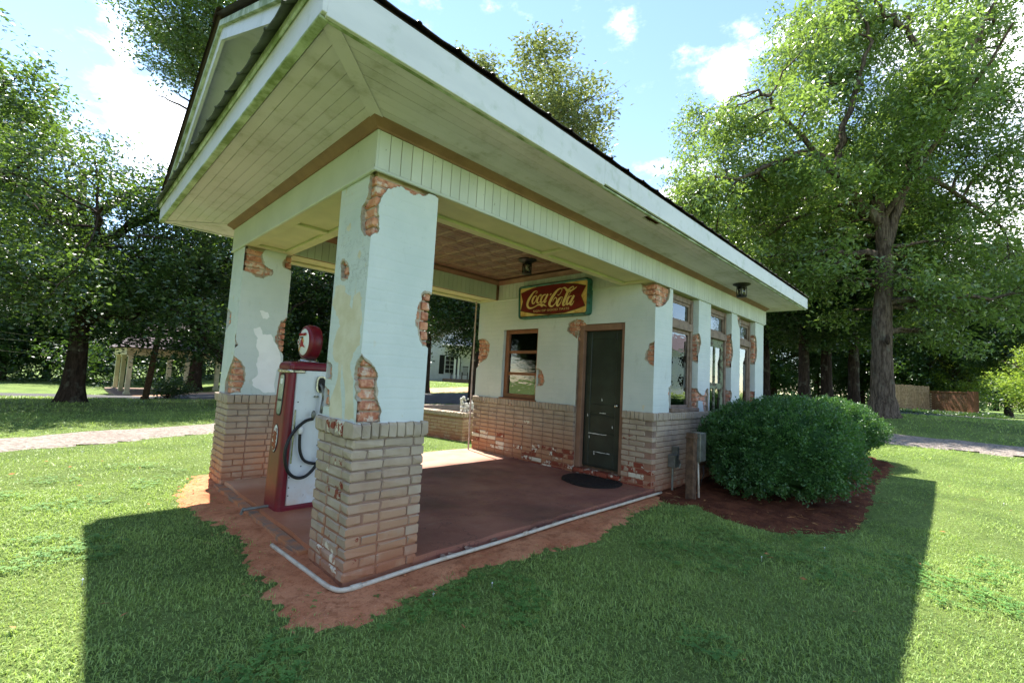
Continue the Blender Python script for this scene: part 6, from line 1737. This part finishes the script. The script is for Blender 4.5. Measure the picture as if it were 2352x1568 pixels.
woods = [(-420,40,'PR_C'),(-150,38,'PR_A'),(20,40,'PR_C'),(120,46,'PR_A'),(215,44,'PR_C'),(300,47,'PR_A'),(380,44,'PR_C'),(470,46,'PR_A'),(560,42,'PR_C'),(650,38,'PR_A'),(760,44,'PR_C'),(860,46,'PR_A'),(950,60,'PR_B'),(1060,62,'PR_A'),(1180,60,'PR_B'),(1320,50,'PR_A'),(1450,46,'PR_C'),(1560,44,'PR_A'),(1680,40,'PR_C'),(1780,38,'PR_C'),(1880,40,'PR_A'),(1980,38,'PR_C'),(2060,46,'PR_A'),(2170,50,'PR_A'),(2290,62,'PR_C'),(2420,70,'PR_C'),(2600,60,'PR_A')]
for i, (u, d, pn) in enumerate(woods):
    x, y = wpt(u, d)
    place_tree('woodland_tree', globals()[pn], 'tree in the dense wood beyond the lawn', (x, y, gzf(x, y)-.1), i*1.7, .95+.12*math.sin(i*2.1), 'trees of the wood beyond the lawn', sz=(.85+.1*math.sin(i*1.3)))
for i, (x, y, pn) in enumerate(((-14,17,'PR_A'),(-19,21,'PR_B'),(-11,23,'PR_C'),(-25,15,'PR_A'),(-9.5,29,'PR_A'),(-21,9,'PR_C'),(-17,13,'PR_C'),(-17,6,'PR_A'),(-19,-1,'PR_C'),(-16,17,'PR_C'))):
    place_tree('woodland_tree', globals()[pn], 'tree left of the lawn, mirrored in the front window', (x, y, gzf(x, y)-.1), i*1.3, .95, 'trees left of the lawn', sz=.9)
# leafy understorey below the wood
rg = np.random.default_rng(55); cc = []
for u in np.arange(-500, 2600, 9.0):
    d = 37+9*rg.random()+(14 if 930 < u < 1250 else 0)+(20 if u > 2240 else 0)
    x, y = wpt(u, d)
    for k in range(7): cc.append((x+rg.normal(0,.9), y+rg.normal(0,.9), gzf(x,y)+rg.uniform(.1,3.4)))
V, F, T = leaves_np(np.array(cc), 46, .55, .26, rg)
us = obj_of('understorey', np_mesh('understorey', V, F, [LEAF_DARK], False, {'tint': T}))
tag(us, 'dark leafy undergrowth along the edge of the wood', 'undergrowth', kind='stuff')

# ------------------------------------------------------------------ clipped box bushes
def bush(seed, loc, rx, ry, h, n, label, lit=0):
    rg = np.random.default_rng(seed)
    t = thing('box_bush', label, 'bush', loc, 0, 'clipped box bushes along the side wall')
    nl = 46
    lob = rg.normal(0,1,(nl,3)); lob /= np.linalg.norm(lob, axis=1, keepdims=True)
    amp = rg.uniform(.03,.13,nl); kap = rg.uniform(10,40,nl)
    def rad(d):
        r = np.ones(len(d))*.92
        for l, a, k in zip(lob, amp, kap): r = r+a*np.exp(k*(d@l-1))
        return r
    ns = n//34                                       # sprigs, each a tuft of leaves
    ds = rg.normal(0,1,(ns,3)); ds /= np.linalg.norm(ds, axis=1, keepdims=True)
    sup = 2.5                                        # boxier than an ellipsoid
    s = (np.abs(ds)**sup).sum(1)**(-1/sup)
    r = rad(ds)*s*(1-.16*rg.random(ns)**2)*(1+.03*rg.normal(0,1,ns))
    ps = ds*r[:,None]*np.array([rx,ry,h*.5])+np.array([0,0,h*.52])
    st_t = rg.random(ns)
    k_ = np.repeat(np.arange(ns), 34)
    out = ds*np.array([1/rx,1/ry,2/h]); out /= np.linalg.norm(out, axis=1, keepdims=True)
    along = rg.uniform(-.05,.035,len(k_))
    p = ps[k_]+out[k_]*along[:,None]+rg.normal(0,1,(len(k_),3))*(.024-.22*np.clip(along,0,.05))[:,None]
    d = ds[k_]; st_t = st_t[k_]
    keep = p[:,2] > .02; p, d, st_t = p[keep], d[keep], st_t[keep]
    m = len(p)
    ln = d*np.array([1/rx,1/ry,2/h]); ln /= np.linalg.norm(ln, axis=1, keepdims=True)
    dd = ln*.7+rg.normal(0,.55,(m,3))+np.array([0,0,.35]); dd /= np.linalg.norm(dd, axis=1, keepdims=True)
    nz = ln*.5+rg.normal(0,.6,(m,3))+np.array([0,0,.4])
    s_ = np.cross(dd, nz); s_ /= np.linalg.norm(s_, axis=1, keepdims=True)+1e-9
    L = .026*rg.uniform(.7,1.5,(m,1)); w = L*.58; nn = np.cross(s_, dd)
    V = np.stack([p, p+dd*L*.5+s_*w*.5+nn*L*.08, p+dd*L, p+dd*L*.5-s_*w*.5+nn*L*.08], 1).reshape(-1,3)
    cl = np.repeat(np.clip(.35*rg.random(m)+.65*st_t, 0, 1), 4)
    obj_of('foliage', np_mesh('foliage', V, np.arange(m*4).reshape(m,4), [LEAF_BOX], False, {'tint': cl}), t)
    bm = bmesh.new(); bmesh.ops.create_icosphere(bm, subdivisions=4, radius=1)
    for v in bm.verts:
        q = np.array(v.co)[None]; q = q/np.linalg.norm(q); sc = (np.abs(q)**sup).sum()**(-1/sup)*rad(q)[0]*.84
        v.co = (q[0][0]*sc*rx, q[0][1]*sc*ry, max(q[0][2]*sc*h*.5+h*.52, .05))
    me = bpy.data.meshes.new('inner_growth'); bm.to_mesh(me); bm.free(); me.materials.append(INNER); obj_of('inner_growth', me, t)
    st_ = MB()
    for k in range(5):
        a = k*1.3; st_.tube([(.12*math.cos(a),.12*math.sin(a),-.08),(.3*math.cos(a),.3*math.sin(a),.3)], [.03,.02], 6)
    tag(st_.build('stems', BARK_D, t), kind='stuff')
    return t
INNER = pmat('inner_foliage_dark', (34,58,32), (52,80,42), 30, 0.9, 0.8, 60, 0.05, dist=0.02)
bush(5, (5.55,-1.02,gzf(5.5,-1)+.02), 1.04, .86, 1.22, 62000, 'large dark clipped bush in front of the electrical box')
bush(6, (6.95,-.9,gzf(6.95,-1)+.02), .92, .76, 1.02, 48000, 'middle clipped bush growing into its neighbour')
bush(7, (9.35,-.95,gzf(9.3,-1)+.02), .90, .72, 1.12, 44000, 'sunlit clipped bush at the far end of the hedge')

# ------------------------------------------------------------------ carport on the left
CP = thing('carport', 'open carport with cream columns and a brown shingle roof behind the left lawn', 'carport', (1.5, 29.6, gzf(1.5,29.6)))
czs = gzf(1.5,29.6)
def colm(x, y):
    z = gzf(1.5+x, 29.6+y)-czs
    c = MB(); c.bbox(x-.11, x+.11, y-.11, y+.11, z, 2.22, .015); o = c.build('column', CARCREAM, CP)
    MB().bbox(x-.15, x+.15, y-.15, y+.15, z-.1, z+.18, .015).build('column_base', CARCREAM, o); MB().bbox(x-.145, x+.145, y-.145, y+.145, 2.12, 2.221, .01).build('column_cap', CARCREAM, o)
for x in (0, 1.75, 2.6, 4.15, 7, 10): colm(x, 0)
for y in (3.4, 6.9): colm(0, y); colm(10, y)
MB().bbox(-.2, 10.2, -.14, .14, 2.222, 2.62, .01).build('beam', CARCREAM, CP); MB().bbox(-.2, 10.2, 6.76, 7.04, 2.222, 2.62, .01).build('beam', CARCREAM, CP)
MB().bbox(-.19, .12, .141, 6.759, 2.224, 2.618, .01).build('beam', CARCREAM, CP); MB().bbox(9.88, 10.19, .141, 6.759, 2.224, 2.618, .01).build('beam', CARCREAM, CP)
crf = MB().add([(-.6,-.6,2.63),(10.6,-.6,2.63),(10.6,7.5,2.63),(-.6,7.5,2.63),(1.6,3.45,4.5),(8.4,3.45,4.5)], [(0,1,5,4),(2,3,4,5),(1,2,5),(3,0,4),(0,3,2,1)]).build('roof', CARROOF, CP)
for k in range(14):
    f0 = k/14; y = -.6+4.05*f0; z = 2.63+1.87*f0; xa, xb = -.62+2.2*f0, 10.62-2.2*f0
    MB().box(xa, xb, y-.02, y+.30, z-.02, z+.03).build('shingle_course', CARROOF, crf).rotation_euler = (0,0,0)
MB().bbox(-.5, 10.5, -.4, 7.3, -.12, .06, .02).build('slab', CONC_EDGE, CP)
# leaning pole
lx, ly = 1.35, 19.4
px_, py_ = wpt(349, 17.3); qx, qy = wpt(368, 17.3)
PL = MB().tube([(px_,py_,gzf(px_,py_)-.2),((px_+qx)/2,(py_+qy)/2,1.3),(qx,qy,2.8)], [.11,.10,.09], 10).build('leaning_pole', OLDWOOD, None, True)
tag(PL, 'brown wooden pole leaning beside the carport', 'pole')
MB().tube([(px_,py_,gzf(px_,py_)-.05),(px_,py_,gzf(px_,py_)+.14)], [.17,.12], 10).build('pole_foot', OLDWOOD, PL, True)
for k, (z0, u0, z1) in enumerate(((2.35,-120,1.9),(2.25,-120,2.25),(1.75,-120,1.55))):
    x1, y1 = wpt(u0, 15.5)
    P_ = [Vector((qx,qy,z0)).lerp(Vector((x1,y1,z1)), t)-Vector((0,0,.35*4*t*(1-t))) for t in np.linspace(0,1,9)]
    w = MB().tube(P_, .006, 4).build('overhead_wire', GALV, PL)
# shrub by the carport
def small_shrub(name, label, loc, h, r, leaf, seed, group=None, n=900, size=.09):
    rg = np.random.default_rng(seed); t = thing(name, label, 'shrub', loc, 0, group)
    c = rg.normal(0,1,(26,3)); c /= np.linalg.norm(c,axis=1,keepdims=True); c = c*rg.uniform(.3,1,(26,1))*np.array([r,r,h*.45])+np.array([0,0,h*.52])
    V,F,T = leaves_np(c, n//26, r*.28, size, rg)
    obj_of('foliage', np_mesh('foliage', V, F, [leaf], False, {'tint':T}), t)
    bv, bf = tubes_np([(bez((0,0,-.05), q, rg, .05, 5), np.linspace(.025,.006,5)) for q in c[::2]])
    obj_of('stems', np_mesh('stems', bv, bf, [BARK_D], True), t)
sx, sy_ = wpt(403, 19.5); small_shrub('round_shrub', 'dark round shrub with a few pale flowers by the carport', (sx, sy_, gzf(sx,sy_)), .9, .75, LEAF_DARK, 4, n=2600)

# ------------------------------------------------------------------ white house seen through the porch
hx, hy = wpt(1000, 43)
HZ = gzf(hx, hy)
HO = thing('white_house', 'white clapboard house with dark shutters seen through the porch', 'house', (hx, hy, HZ), yaw-math.pi/2)
MB().box(-1.5, 12, 0, 8, -.3, 5.4).build('wall', HOUSEW, HO)
for k in range(32): MB().box(-1.51, 12.01, -.022, -.0005, .1+k*.16, .1+k*.16+.15).build('clapboard', HOUSEW, HO)
MB().add([(-2,-.6,5.4),(12.5,-.6,5.4),(12.5,8.6,5.4),(-2,8.6,5.4),(-2,4,8),(12.5,4,8)], [(0,1,5,4),(2,3,4,5),(1,2,5),(3,0,4),(0,3,2,1)]).build('roof', CARROOF, HO)
for wx in (1.53, 6.0):
    w = MB().bbox(wx-.5, wx+.5, -.06, -.022, .75, 2.45, .02).build('window', WHITEPAINT, HO)
    for i in range(2):
        for j in range(4): MB().box(wx-.42+i*.43, wx-.42+i*.43+.39, -.07, -.061, .83+j*.40, .83+j*.40+.36).build('pane', BLACK, w)
    for s in (-1, 1): MB().bbox(wx+s*.78-.24, wx+s*.78+.24, -.07, -.023, .7, 2.5, .01).build('shutter', BLACK, w)
for x in (2.2, 2.55, 7.6): MB().lathe([(.14,.0),(.11,.12),(.10,2.7),(.13,2.85),(.14,2.95)], (x,-1.6,.3), 'Z', 12).build('porch_column', WHITEPAINT, HO, True)
MB().bbox(1.2, 11.5, -2.0, -.07, -.2, .3, .02).build('porch_deck', CONC_EDGE, HO)
MB().bbox(1.0, 11.7, -2.2, -.07, 3.25, 3.395, .02).build('porch_roof', WHITEPAINT, HO)
def rocker(u, dep, label):
    x, y = wpt(u, dep); t = thing('rocking_chair', label, 'rocking chair', (x, y, gzf(x,y)+.3), yaw-math.pi/2, 'dark rocking chairs on the house porch')
    MB().bbox(-.27,.27,-.25,.25,.40,.44,.01).build('seat', BLACKIRON, t)
    for k in range(5): MB().bbox(-.22+k*.1,-.18+k*.1,.22,.25,.45,1.15,.005).build('back_slat', BLACKIRON, t)
    MB().bbox(-.27,.27,.215,.255,1.15,1.22,.01).build('back_rail', BLACKIRON, t)
    for sx_ in (-.25,.25):
        MB().tube([(sx_,-.45,.07),(sx_,-.2,.02),(sx_,.2,.02),(sx_,.5,.08)], .018, 6).build('rocker', BLACKIRON, t)
        MB().bbox(sx_-.03,sx_+.03,-.28,.25,.62,.65,.005).build('armrest', BLACKIRON, t)
        for sy2 in (-.22,.22): MB().bbox(sx_-.02,sx_+.02,sy2-.02,sy2+.02,.03,.62,.004).build('leg', BLACKIRON, t)
rocker(1047, 41.6, 'dark rocking chair left of the house porch column'); rocker(1072, 41.6, 'dark rocking chair right of the house porch column')

# ------------------------------------------------------------------ brick planter behind the porch
PLN = thing('brick_planter', 'low painted brick planter wall behind the porch', 'planter', (4.66, 4.57, 0))
pz = gzf(4.6, 4.8)-.02
a0 = Vector((4.66,4.57)); a1 = Vector((4.16,7.1)); dv = (a1-a0).normalized(); nv = Vector((dv.y, -dv.x))   # long wall leads away
ang = math.atan2(dv.y, dv.x)
core = MB()
def obox(mb, o, d, n, s0, s1, t0, t1, z0, z1):
    q = [o+d*s+n*t for s, t in ((s0,t0),(s1,t0),(s1,t1),(s0,t1))]
    mb.add([(p.x-4.66,p.y-4.57,z0) for p in q]+[(p.x-4.66,p.y-4.57,z1) for p in q], [(0,3,2,1),(4,5,6,7),(0,1,5,4),(1,2,6,5),(2,3,7,6),(3,0,4,7)])
obox(core, a0, dv, nv, .01, 2.5, .01, .2, pz-.1, .46)
e1 = Vector((1.0,.18)).normalized(); en = Vector((e1.y,-e1.x))
obox(core, a0, e1, en, .2, 3.0, -.19, -.01, pz-.1, .459)
core.build('wall_core', MORTAR_P, PLN)
obox(core2 := MB(), Vector((4.4,7.1)), Vector((1,-.06)).normalized(), Vector((.06,1)).normalized(), 0, 3.0, 0, .2, pz-.1, .52); core2.build('rear_wall', PBRICK, PLN)
obox(core3 := MB(), Vector((4.75,4.85)), Vector((0,1)), Vector((1,0)), 0, 2.2, 0, 2.4, pz-.1, .38); core3.build('planting_soil', MULCH, PLN)
br_n = 0
for (o, d, n_, L_, out) in ((a0, dv, nv, 2.5, -1), (a0, e1, en, 3.0, 1)):
    an = math.atan2(d.y, d.x)
    for i in range(7):
        for s, e in run_spans(L_, .205, .205 if i % 2 == 0 else .1):
            m = (s+e)/2; p = o+d*m+n_*(.05 if out == -1 else -.05)
            ob = put_brick(PLN, 'brick', BR_P, (p.x-4.66, p.y-4.57, pz+.03+i*CH), (e-s, BD, CH-.011), an, .0, .8)
            br_n += 1
    k = int(L_/.066)
    for q in range(k):
        p = o+d*((q+.5)*.066)+n_*(.09 if out == -1 else -.09)
        put_brick(PLN, 'ledge_brick', BR_P, (p.x-4.66, p.y-4.57, .505), (.06, .24, .095), an, 0, .3)
# pale ornament standing on the planter
orn = MB(); rr = random.Random(5)
for k in range(70):
    t = k/70; cx, cz = 0.0+t*.5, .34-.22*t
    c = Vector((cx+rr.uniform(-.05,.05), rr.uniform(-.06,.06), rr.uniform(.02, max(.06,cz))))
    s = rr.uniform(.018,.04)
    orn.bbox(c.x-s, c.x+s, c.y-s*.8, c.y+s*.8, max(0,c.z-s), c.z+s, s*.6)
OR = orn.build('garden_ornament', STONEW)
ox, oy = wpt(1062, 5.75*1.12); OR.location = (4.78, 4.80, .54); OR.rotation_euler.z = -.1
tag(OR, 'rough white stone ornament on top of the brick planter', 'ornament')

# ------------------------------------------------------------------ fence and brick wall on the right
ax, ay = wpt(2040, 30); bx_, by_ = wpt(2139, 30.5)
FE = thing('board_fence', 'weathered upright board fence right of the pecan trunk', 'fence', (ax, ay, gzf(ax,ay)+.22), math.atan2(by_-ay, bx_-ax))
fl = math.hypot(bx_-ax, by_-ay)
fb_ = MB().bbox(0, .138, -.01, .012, -.3, 1.5, .006).build('board', FENCEWOOD, FE)
for k in range(1, int(fl/.145)): linked('board', fb_.data, FE, (k*.145, rng.uniform(-.008,.008), rng.uniform(-.03,.02)))
for z in (.35, 1.2): MB().bbox(0, fl, .013, .05, z, z+.09, .005).build('rail', FENCEWOOD, FE)
for k in range(3): MB().bbox(k*fl/2.05, k*fl/2.05+.09,   .051, .14, -.4, 1.48, .008).build('post', FENCEWOOD, FE)
cx_, cy_ = wpt(2236, 28)
GWL = math.hypot(cx_-bx_, cy_-by_)
GW = thing('garden_wall', 'red brick garden wall at the end of the board fence', 'wall', (bx_, by_, gzf(bx_,by_)+.2), math.atan2(cy_-by_, cx_-bx_))
MB().box(0, GWL, .008, .22, -.2, 1.14).build('wall_core', MORTAR_R, GW)
wb_ = MB().bbox(-.104, .104, 0, .06, 0, .066, .004).build('brick', REDBRICKWALL, GW)
first = True; joined = MB()
for i in range(15):
    for k in range(int(GWL/.22)):
        x = .11+k*.22+(.11 if i % 2 else 0)
        if x > GWL: continue
        if k % 1 == 0 and (i*7+k) % 2 == 0 and i > 3:
            if first: wb_.location = (x, 0, i*.077); first = False
            else: linked('brick', wb_.data, GW, (x, rng.uniform(-.003,.003), i*.077))
        else: joined.box(x-.104, x+.104, 0, .06, i*.077, i*.077+.066)
tag(joined.build('brick_rest', REDBRICKWALL, GW), kind='stuff')
MB().bbox(-.02, GWL+.02, -.04, .26, 1.16, 1.24, .01).build('coping', REDBRICKWALL, GW)
MB().bbox(GWL-.25, GWL+.15, -.06, .28, -.2, 1.28, .01).build('pier', REDBRICKWALL, GW)
# ivy-like ground cover before the wall
rg = np.random.default_rng(9); cc = []
for k in range(420):
    u = rg.uniform(2060, 2300); d = rg.uniform(22, 27); x, y = wpt(u, d); cc.append((x, y, gzf(x,y)+rg.uniform(.0,.06)))
V, F, T = leaves_np(np.array(cc), 34, .22, .10, rg, flat=.25)
tag(obj_of('ground_cover', np_mesh('ground_cover', V, F, [LEAF_DARK], False, {'tint': T})), 'low dark ground cover in front of the garden wall', 'ground cover', kind='stuff')

# ------------------------------------------------------------------ white house that the side windows mirror (outside the frame)
MH = thing('neighbour_house', 'white two storey house mirrored in the side windows', 'house', (66, -29, gzf(66,-29)), 2.75)
MB().box(-5, 5, -4, 4, -.3, 6.2).build('wall', HOUSEW, MH)
MB().add([(-5.6,-4.6,6.2),(5.6,-4.6,6.2),(5.6,4.6,6.2),(-5.6,4.6,6.2),(0,-4.6,9),(0,4.6,9)], [(0,1,4),(2,3,5),(1,2,5,4),(3,0,4,5),(0,3,2,1)]).build('roof', CARROOF, MH)
for fx_, fy in ((-5.03, 1), (5.03, 1)):
    for yy in (-2.2, 0, 2.2):
        for z in (.9, 3.8): MB().box(min(fx_*.999,fx_), max(fx_*.999,fx_), yy-.5, yy+.5, z, z+1.6).build('window', BLACK, MH)
for xx in (-3, 0, 3):
    for z in (.9, 3.8):
        for s in (-1, 1): MB().box(xx-.5, xx+.5, 4.0*s-.03, 4.0*s+.03, z, z+1.6).build('window', BLACK, MH)

# ------------------------------------------------------------------ grass
rg = np.random.default_rng(2024)
def lawn_ok(x, y, jitter=True):
    j = rg.normal(0, 1, len(x))*np.where(rg.random(len(x)) < .45, .15, .04) if jitter else 0
    ok = (soil_m(x, y)+j < 0) & (mulch_m(x, y)+j < 0.0) & (drive_m(x, y)+j*2 < 0) & (road_m(x, y) < 0) & (dirt_m(x, y) < .2)
    ok &= ~((x > -.05) & (x < 4.05) & (y > -.06) & (y < 3.5)) & ~((x > 3.9) & (x < 8.5) & (y > -.1) & (y < 3.5))
    return ok
def sample(n, r0, r1, pw):
    """points round the camera, denser close by"""
    a = rg.uniform(yaw-1.05, yaw+1.05, n)
    u = rg.random(n); k = 2-pw
    r = (r0**k+u*(r1**k-r0**k))**(1/k)
    return CAM.x+r*np.cos(a), CAM.y+r*np.sin(a), r
def blades(n, r0, r1, pw, h0, w0, grow, seg):
    x, y, r = sample(n, r0, r1, pw)
    m = lawn_ok(x, y); x, y, r = x[m], y[m], r[m]
    # clumps: height and tint follow soft noise
    cl = fnoise(x*2.3, y*2.3, 61); cl2 = fnoise(x*9, y*9, 62); big = fnoise(x*.5, y*.5, 63)
    keep = rg.random(len(x)) < .35+1.1*cl2*(.5+big); x, y, r, cl, cl2, big = [v[keep] for v in (x, y, r, cl, cl2, big)]
    n = len(x); z = gz(x, y)-.004
    sc = 1+grow*np.clip(r-3, 0, 40)
    h = h0*(.4+1.0*cl)*rg.uniform(.5,1.3,n)*np.minimum(sc, 2.2)
    tall = rg.random(n) < .012; h[tall] *= 1.7
    w = w0*rg.uniform(.7,1.3,n)*sc
    a = rg.uniform(0, 2*np.pi, n); lean = rg.uniform(.3,1.7,n)
    dx, dy = np.cos(a), np.sin(a); b = a+np.pi/2+rg.normal(0,.4,n); sx, sy = np.cos(b), np.sin(b)
    P0 = np.stack([x, y, z], 1); S = np.stack([sx, sy, np.zeros(n)], 1)*w[:,None]*.5
    M_ = P0+np.stack([dx*lean*h*.28, dy*lean*h*.28, h*.62], 1)
    T_ = P0+np.stack([dx*lean*h*.95, dy*lean*h*.95, h*(1.05-.36*lean)], 1)
    tint = np.clip(.05+.5*cl+.45*rg.random(n)**1.3+.5*(big-.5), 0, 1)
    dry = rg.random(n) < .04; tint[dry] = 1.25
    if seg == 2:
        V = np.stack([P0-S, P0+S, M_+S*.8, T_, M_-S*.8], 1).reshape(-1,3); k = np.arange(n)[:,None]*5
        tri = np.concatenate([k+np.array([0,1,2]), k+np.array([0,2,4]), k+np.array([4,2,3])])
        return V, tri, np.repeat(tint, 5)
    V = np.stack([P0-S, P0+S, T_], 1).reshape(-1,3); k = np.arange(n)[:,None]*3
    return V, k+np.array([0,1,2]), np.repeat(tint, 3)
g1 = blades(300000, .5, 6.5, 1.0, .028, .0044, .05, 2)
g2 = blades(240000, 4.5, 15, .9, .028, .0075, .06, 1)
g3 = blades(110000, 12, 34, .8, .04, .012, .07, 1)
Vs, Fs, Ts, k0 = [], [], [], 0
for V, F, T in (g1, g2, g3):
    Vs.append(V); Fs.append(F+k0); Ts.append(T); k0 += len(V)
tag(obj_of('grass', np_mesh('grass', np.concatenate(Vs), np.concatenate(Fs), [GRASSM], False, {'tint': np.concatenate(Ts)})), 'mown lawn grass round the filling station', 'grass', kind='stuff')
# clover patches: three round leaflets on a stalk
x, y, r = sample(42000, .6, 7.5, 1.0)
m = lawn_ok(x, y) & (fnoise(x*1.7, y*1.7, 81) > .60) & (fnoise(x*6, y*6, 82) > .40); x, y, r = x[m], y[m], r[m]; n = len(x)
z = gz(x, y)+rg.uniform(.012,.045,n); a0_ = rg.uniform(0, 6.28, n); s = rg.uniform(.006,.0105,n)*(1+.05*r)
Vs, Fs = [], []
for k in range(3):
    a = a0_+k*2.094; dx, dy = np.cos(a), np.sin(a); px2, py2 = -dy, dx
    def pt_(f, g, dz): return np.stack([x+(dx*f+px2*g)*s, y+(dy*f+py2*g)*s, z+dz*s], 1)
    Vs.append(np.stack([pt_(0,0,0), pt_(1.0,.75,.35), pt_(1.9,.35,.15), pt_(1.9,-.35,.15), pt_(1.0,-.75,.35)], 1).reshape(-1,3))
V = np.concatenate(Vs); F = np.arange(len(V)).reshape(-1,5)
tag(obj_of('clover', np_mesh('clover', V, F, [CLOVER], False, {'tint': np.tile(np.repeat(rg.random(n),5),3)})), 'patches of clover leaves among the grass', 'clover', kind='stuff')
# clover flowers
fl_ = MB(); x, y, r = sample(900, 1.0, 9, .7); m = lawn_ok(x, y) & (fnoise(x*1.7, y*1.7, 81) > .52)
for xx, yy in list(zip(x[m], y[m]))[:36]:
    zz_ = gzf(xx, yy)+.035; q = random.uniform(.005,.008)
    fl_.lathe([(.002,-q),(q,-.3*q),(q*.9,.4*q),(.002,q)], (xx, yy, zz_), 'Z', 7); fl_.tube([(xx,yy,zz_-.055),(xx,yy,zz_-q)], .0012, 3, cap=False)
tag(fl_.build('clover_flowers', WHITEPAINT, None, fix=False), 'small white clover flowers in the grass', 'flowers', kind='stuff')
# litter: dry leaves and twigs on soil, mulch and lawn
li = MB(); rr = random.Random(77)
def litter(n, fx, fy, s0, s1):
    for k in range(n):
        x_, y_ = fx(), fy(); a = rr.uniform(0, 6.28); s = rr.uniform(s0, s1); z_ = gzf(x_, y_)+.03
        d = Vector((math.cos(a), math.sin(a), rr.uniform(-.1,.1)))*s; e = Vector((-math.sin(a), math.cos(a), rr.uniform(-.2,.4)))*s*.4; c = Vector((x_, y_, z_+.004))
        li.add([c-d, c+e+Vector((0,0,s*.2)), c+d, c-e], [(0,1,2),(0,2,3)])
litter(170, lambda: rr.uniform(3.7,9.8), lambda: rr.uniform(-2.0,-.3), .008, .026)
litter(60, lambda: rr.uniform(-.5,3.5), lambda: rr.uniform(-.5,-.1), .004, .012)
litter(60, lambda: rr.uniform(-.5,-.05), lambda: rr.uniform(-.3,3.2), .004, .012)
litter(70, lambda: rr.uniform(-3.5,3), lambda: rr.uniform(-2,6), .012, .035)
litter(50, lambda: rr.uniform(2,11), lambda: rr.uniform(-6,-1.9), .012, .03)
for k in range(50):
    x_, y_ = rr.uniform(3.8,9.5), rr.uniform(-2.0,-1.4); a = rr.uniform(0,6.28); l = rr.uniform(.05,.16)
    li.tube([(x_,y_,gzf(x_,y_)+.035),(x_+l*math.cos(a),y_+l*math.sin(a),gzf(x_,y_)+.04)], .002, 3, cap=False)
for k in range(420):                                   # clods and pebbles on the clay
    x_, y_ = rr.uniform(-.6,3.6), rr.uniform(-.5,3.2)
    if float(soil_m(np.array([x_]), np.array([y_]))[0]) < .02 or (x_ > -.03 and y_ > -.05): continue
    s = rr.uniform(.003,.011); z_ = gzf(x_, y_)+.02
    li.add([(x_-s,y_,z_),(x_,y_-s,z_),(x_+s,y_,z_),(x_,y_+s,z_),(x_+s*.2,y_,z_+s*1.1)], [(0,1,4),(1,2,4),(2,3,4),(3,0,4)], 1)
for k in range(260):                                   # straw along the edge of the grass
    x_, y_ = rr.uniform(-.9,4.2), rr.uniform(-.9,3.2)
    m_ = float(soil_m(np.array([x_]), np.array([y_]))[0])
    if not -.10 < m_ < .12: continue
    a = rr.uniform(0,6.28); l = rr.uniform(.03,.09)
    li.tube([(x_,y_,gzf(x_,y_)+.018),(x_+l*math.cos(a)*.5,y_+l*math.sin(a)*.5,gzf(x_,y_)+.03),(x_+l*math.cos(a),y_+l*math.sin(a),gzf(x_,y_)+.02)], .0013, 3, 2, cap=False)
tag(li.build('leaf_litter', [DEBRIS, SOIL, STRAW], None, fix=False), 'dry leaves and twigs scattered on the soil and mulch', 'litter', kind='stuff')
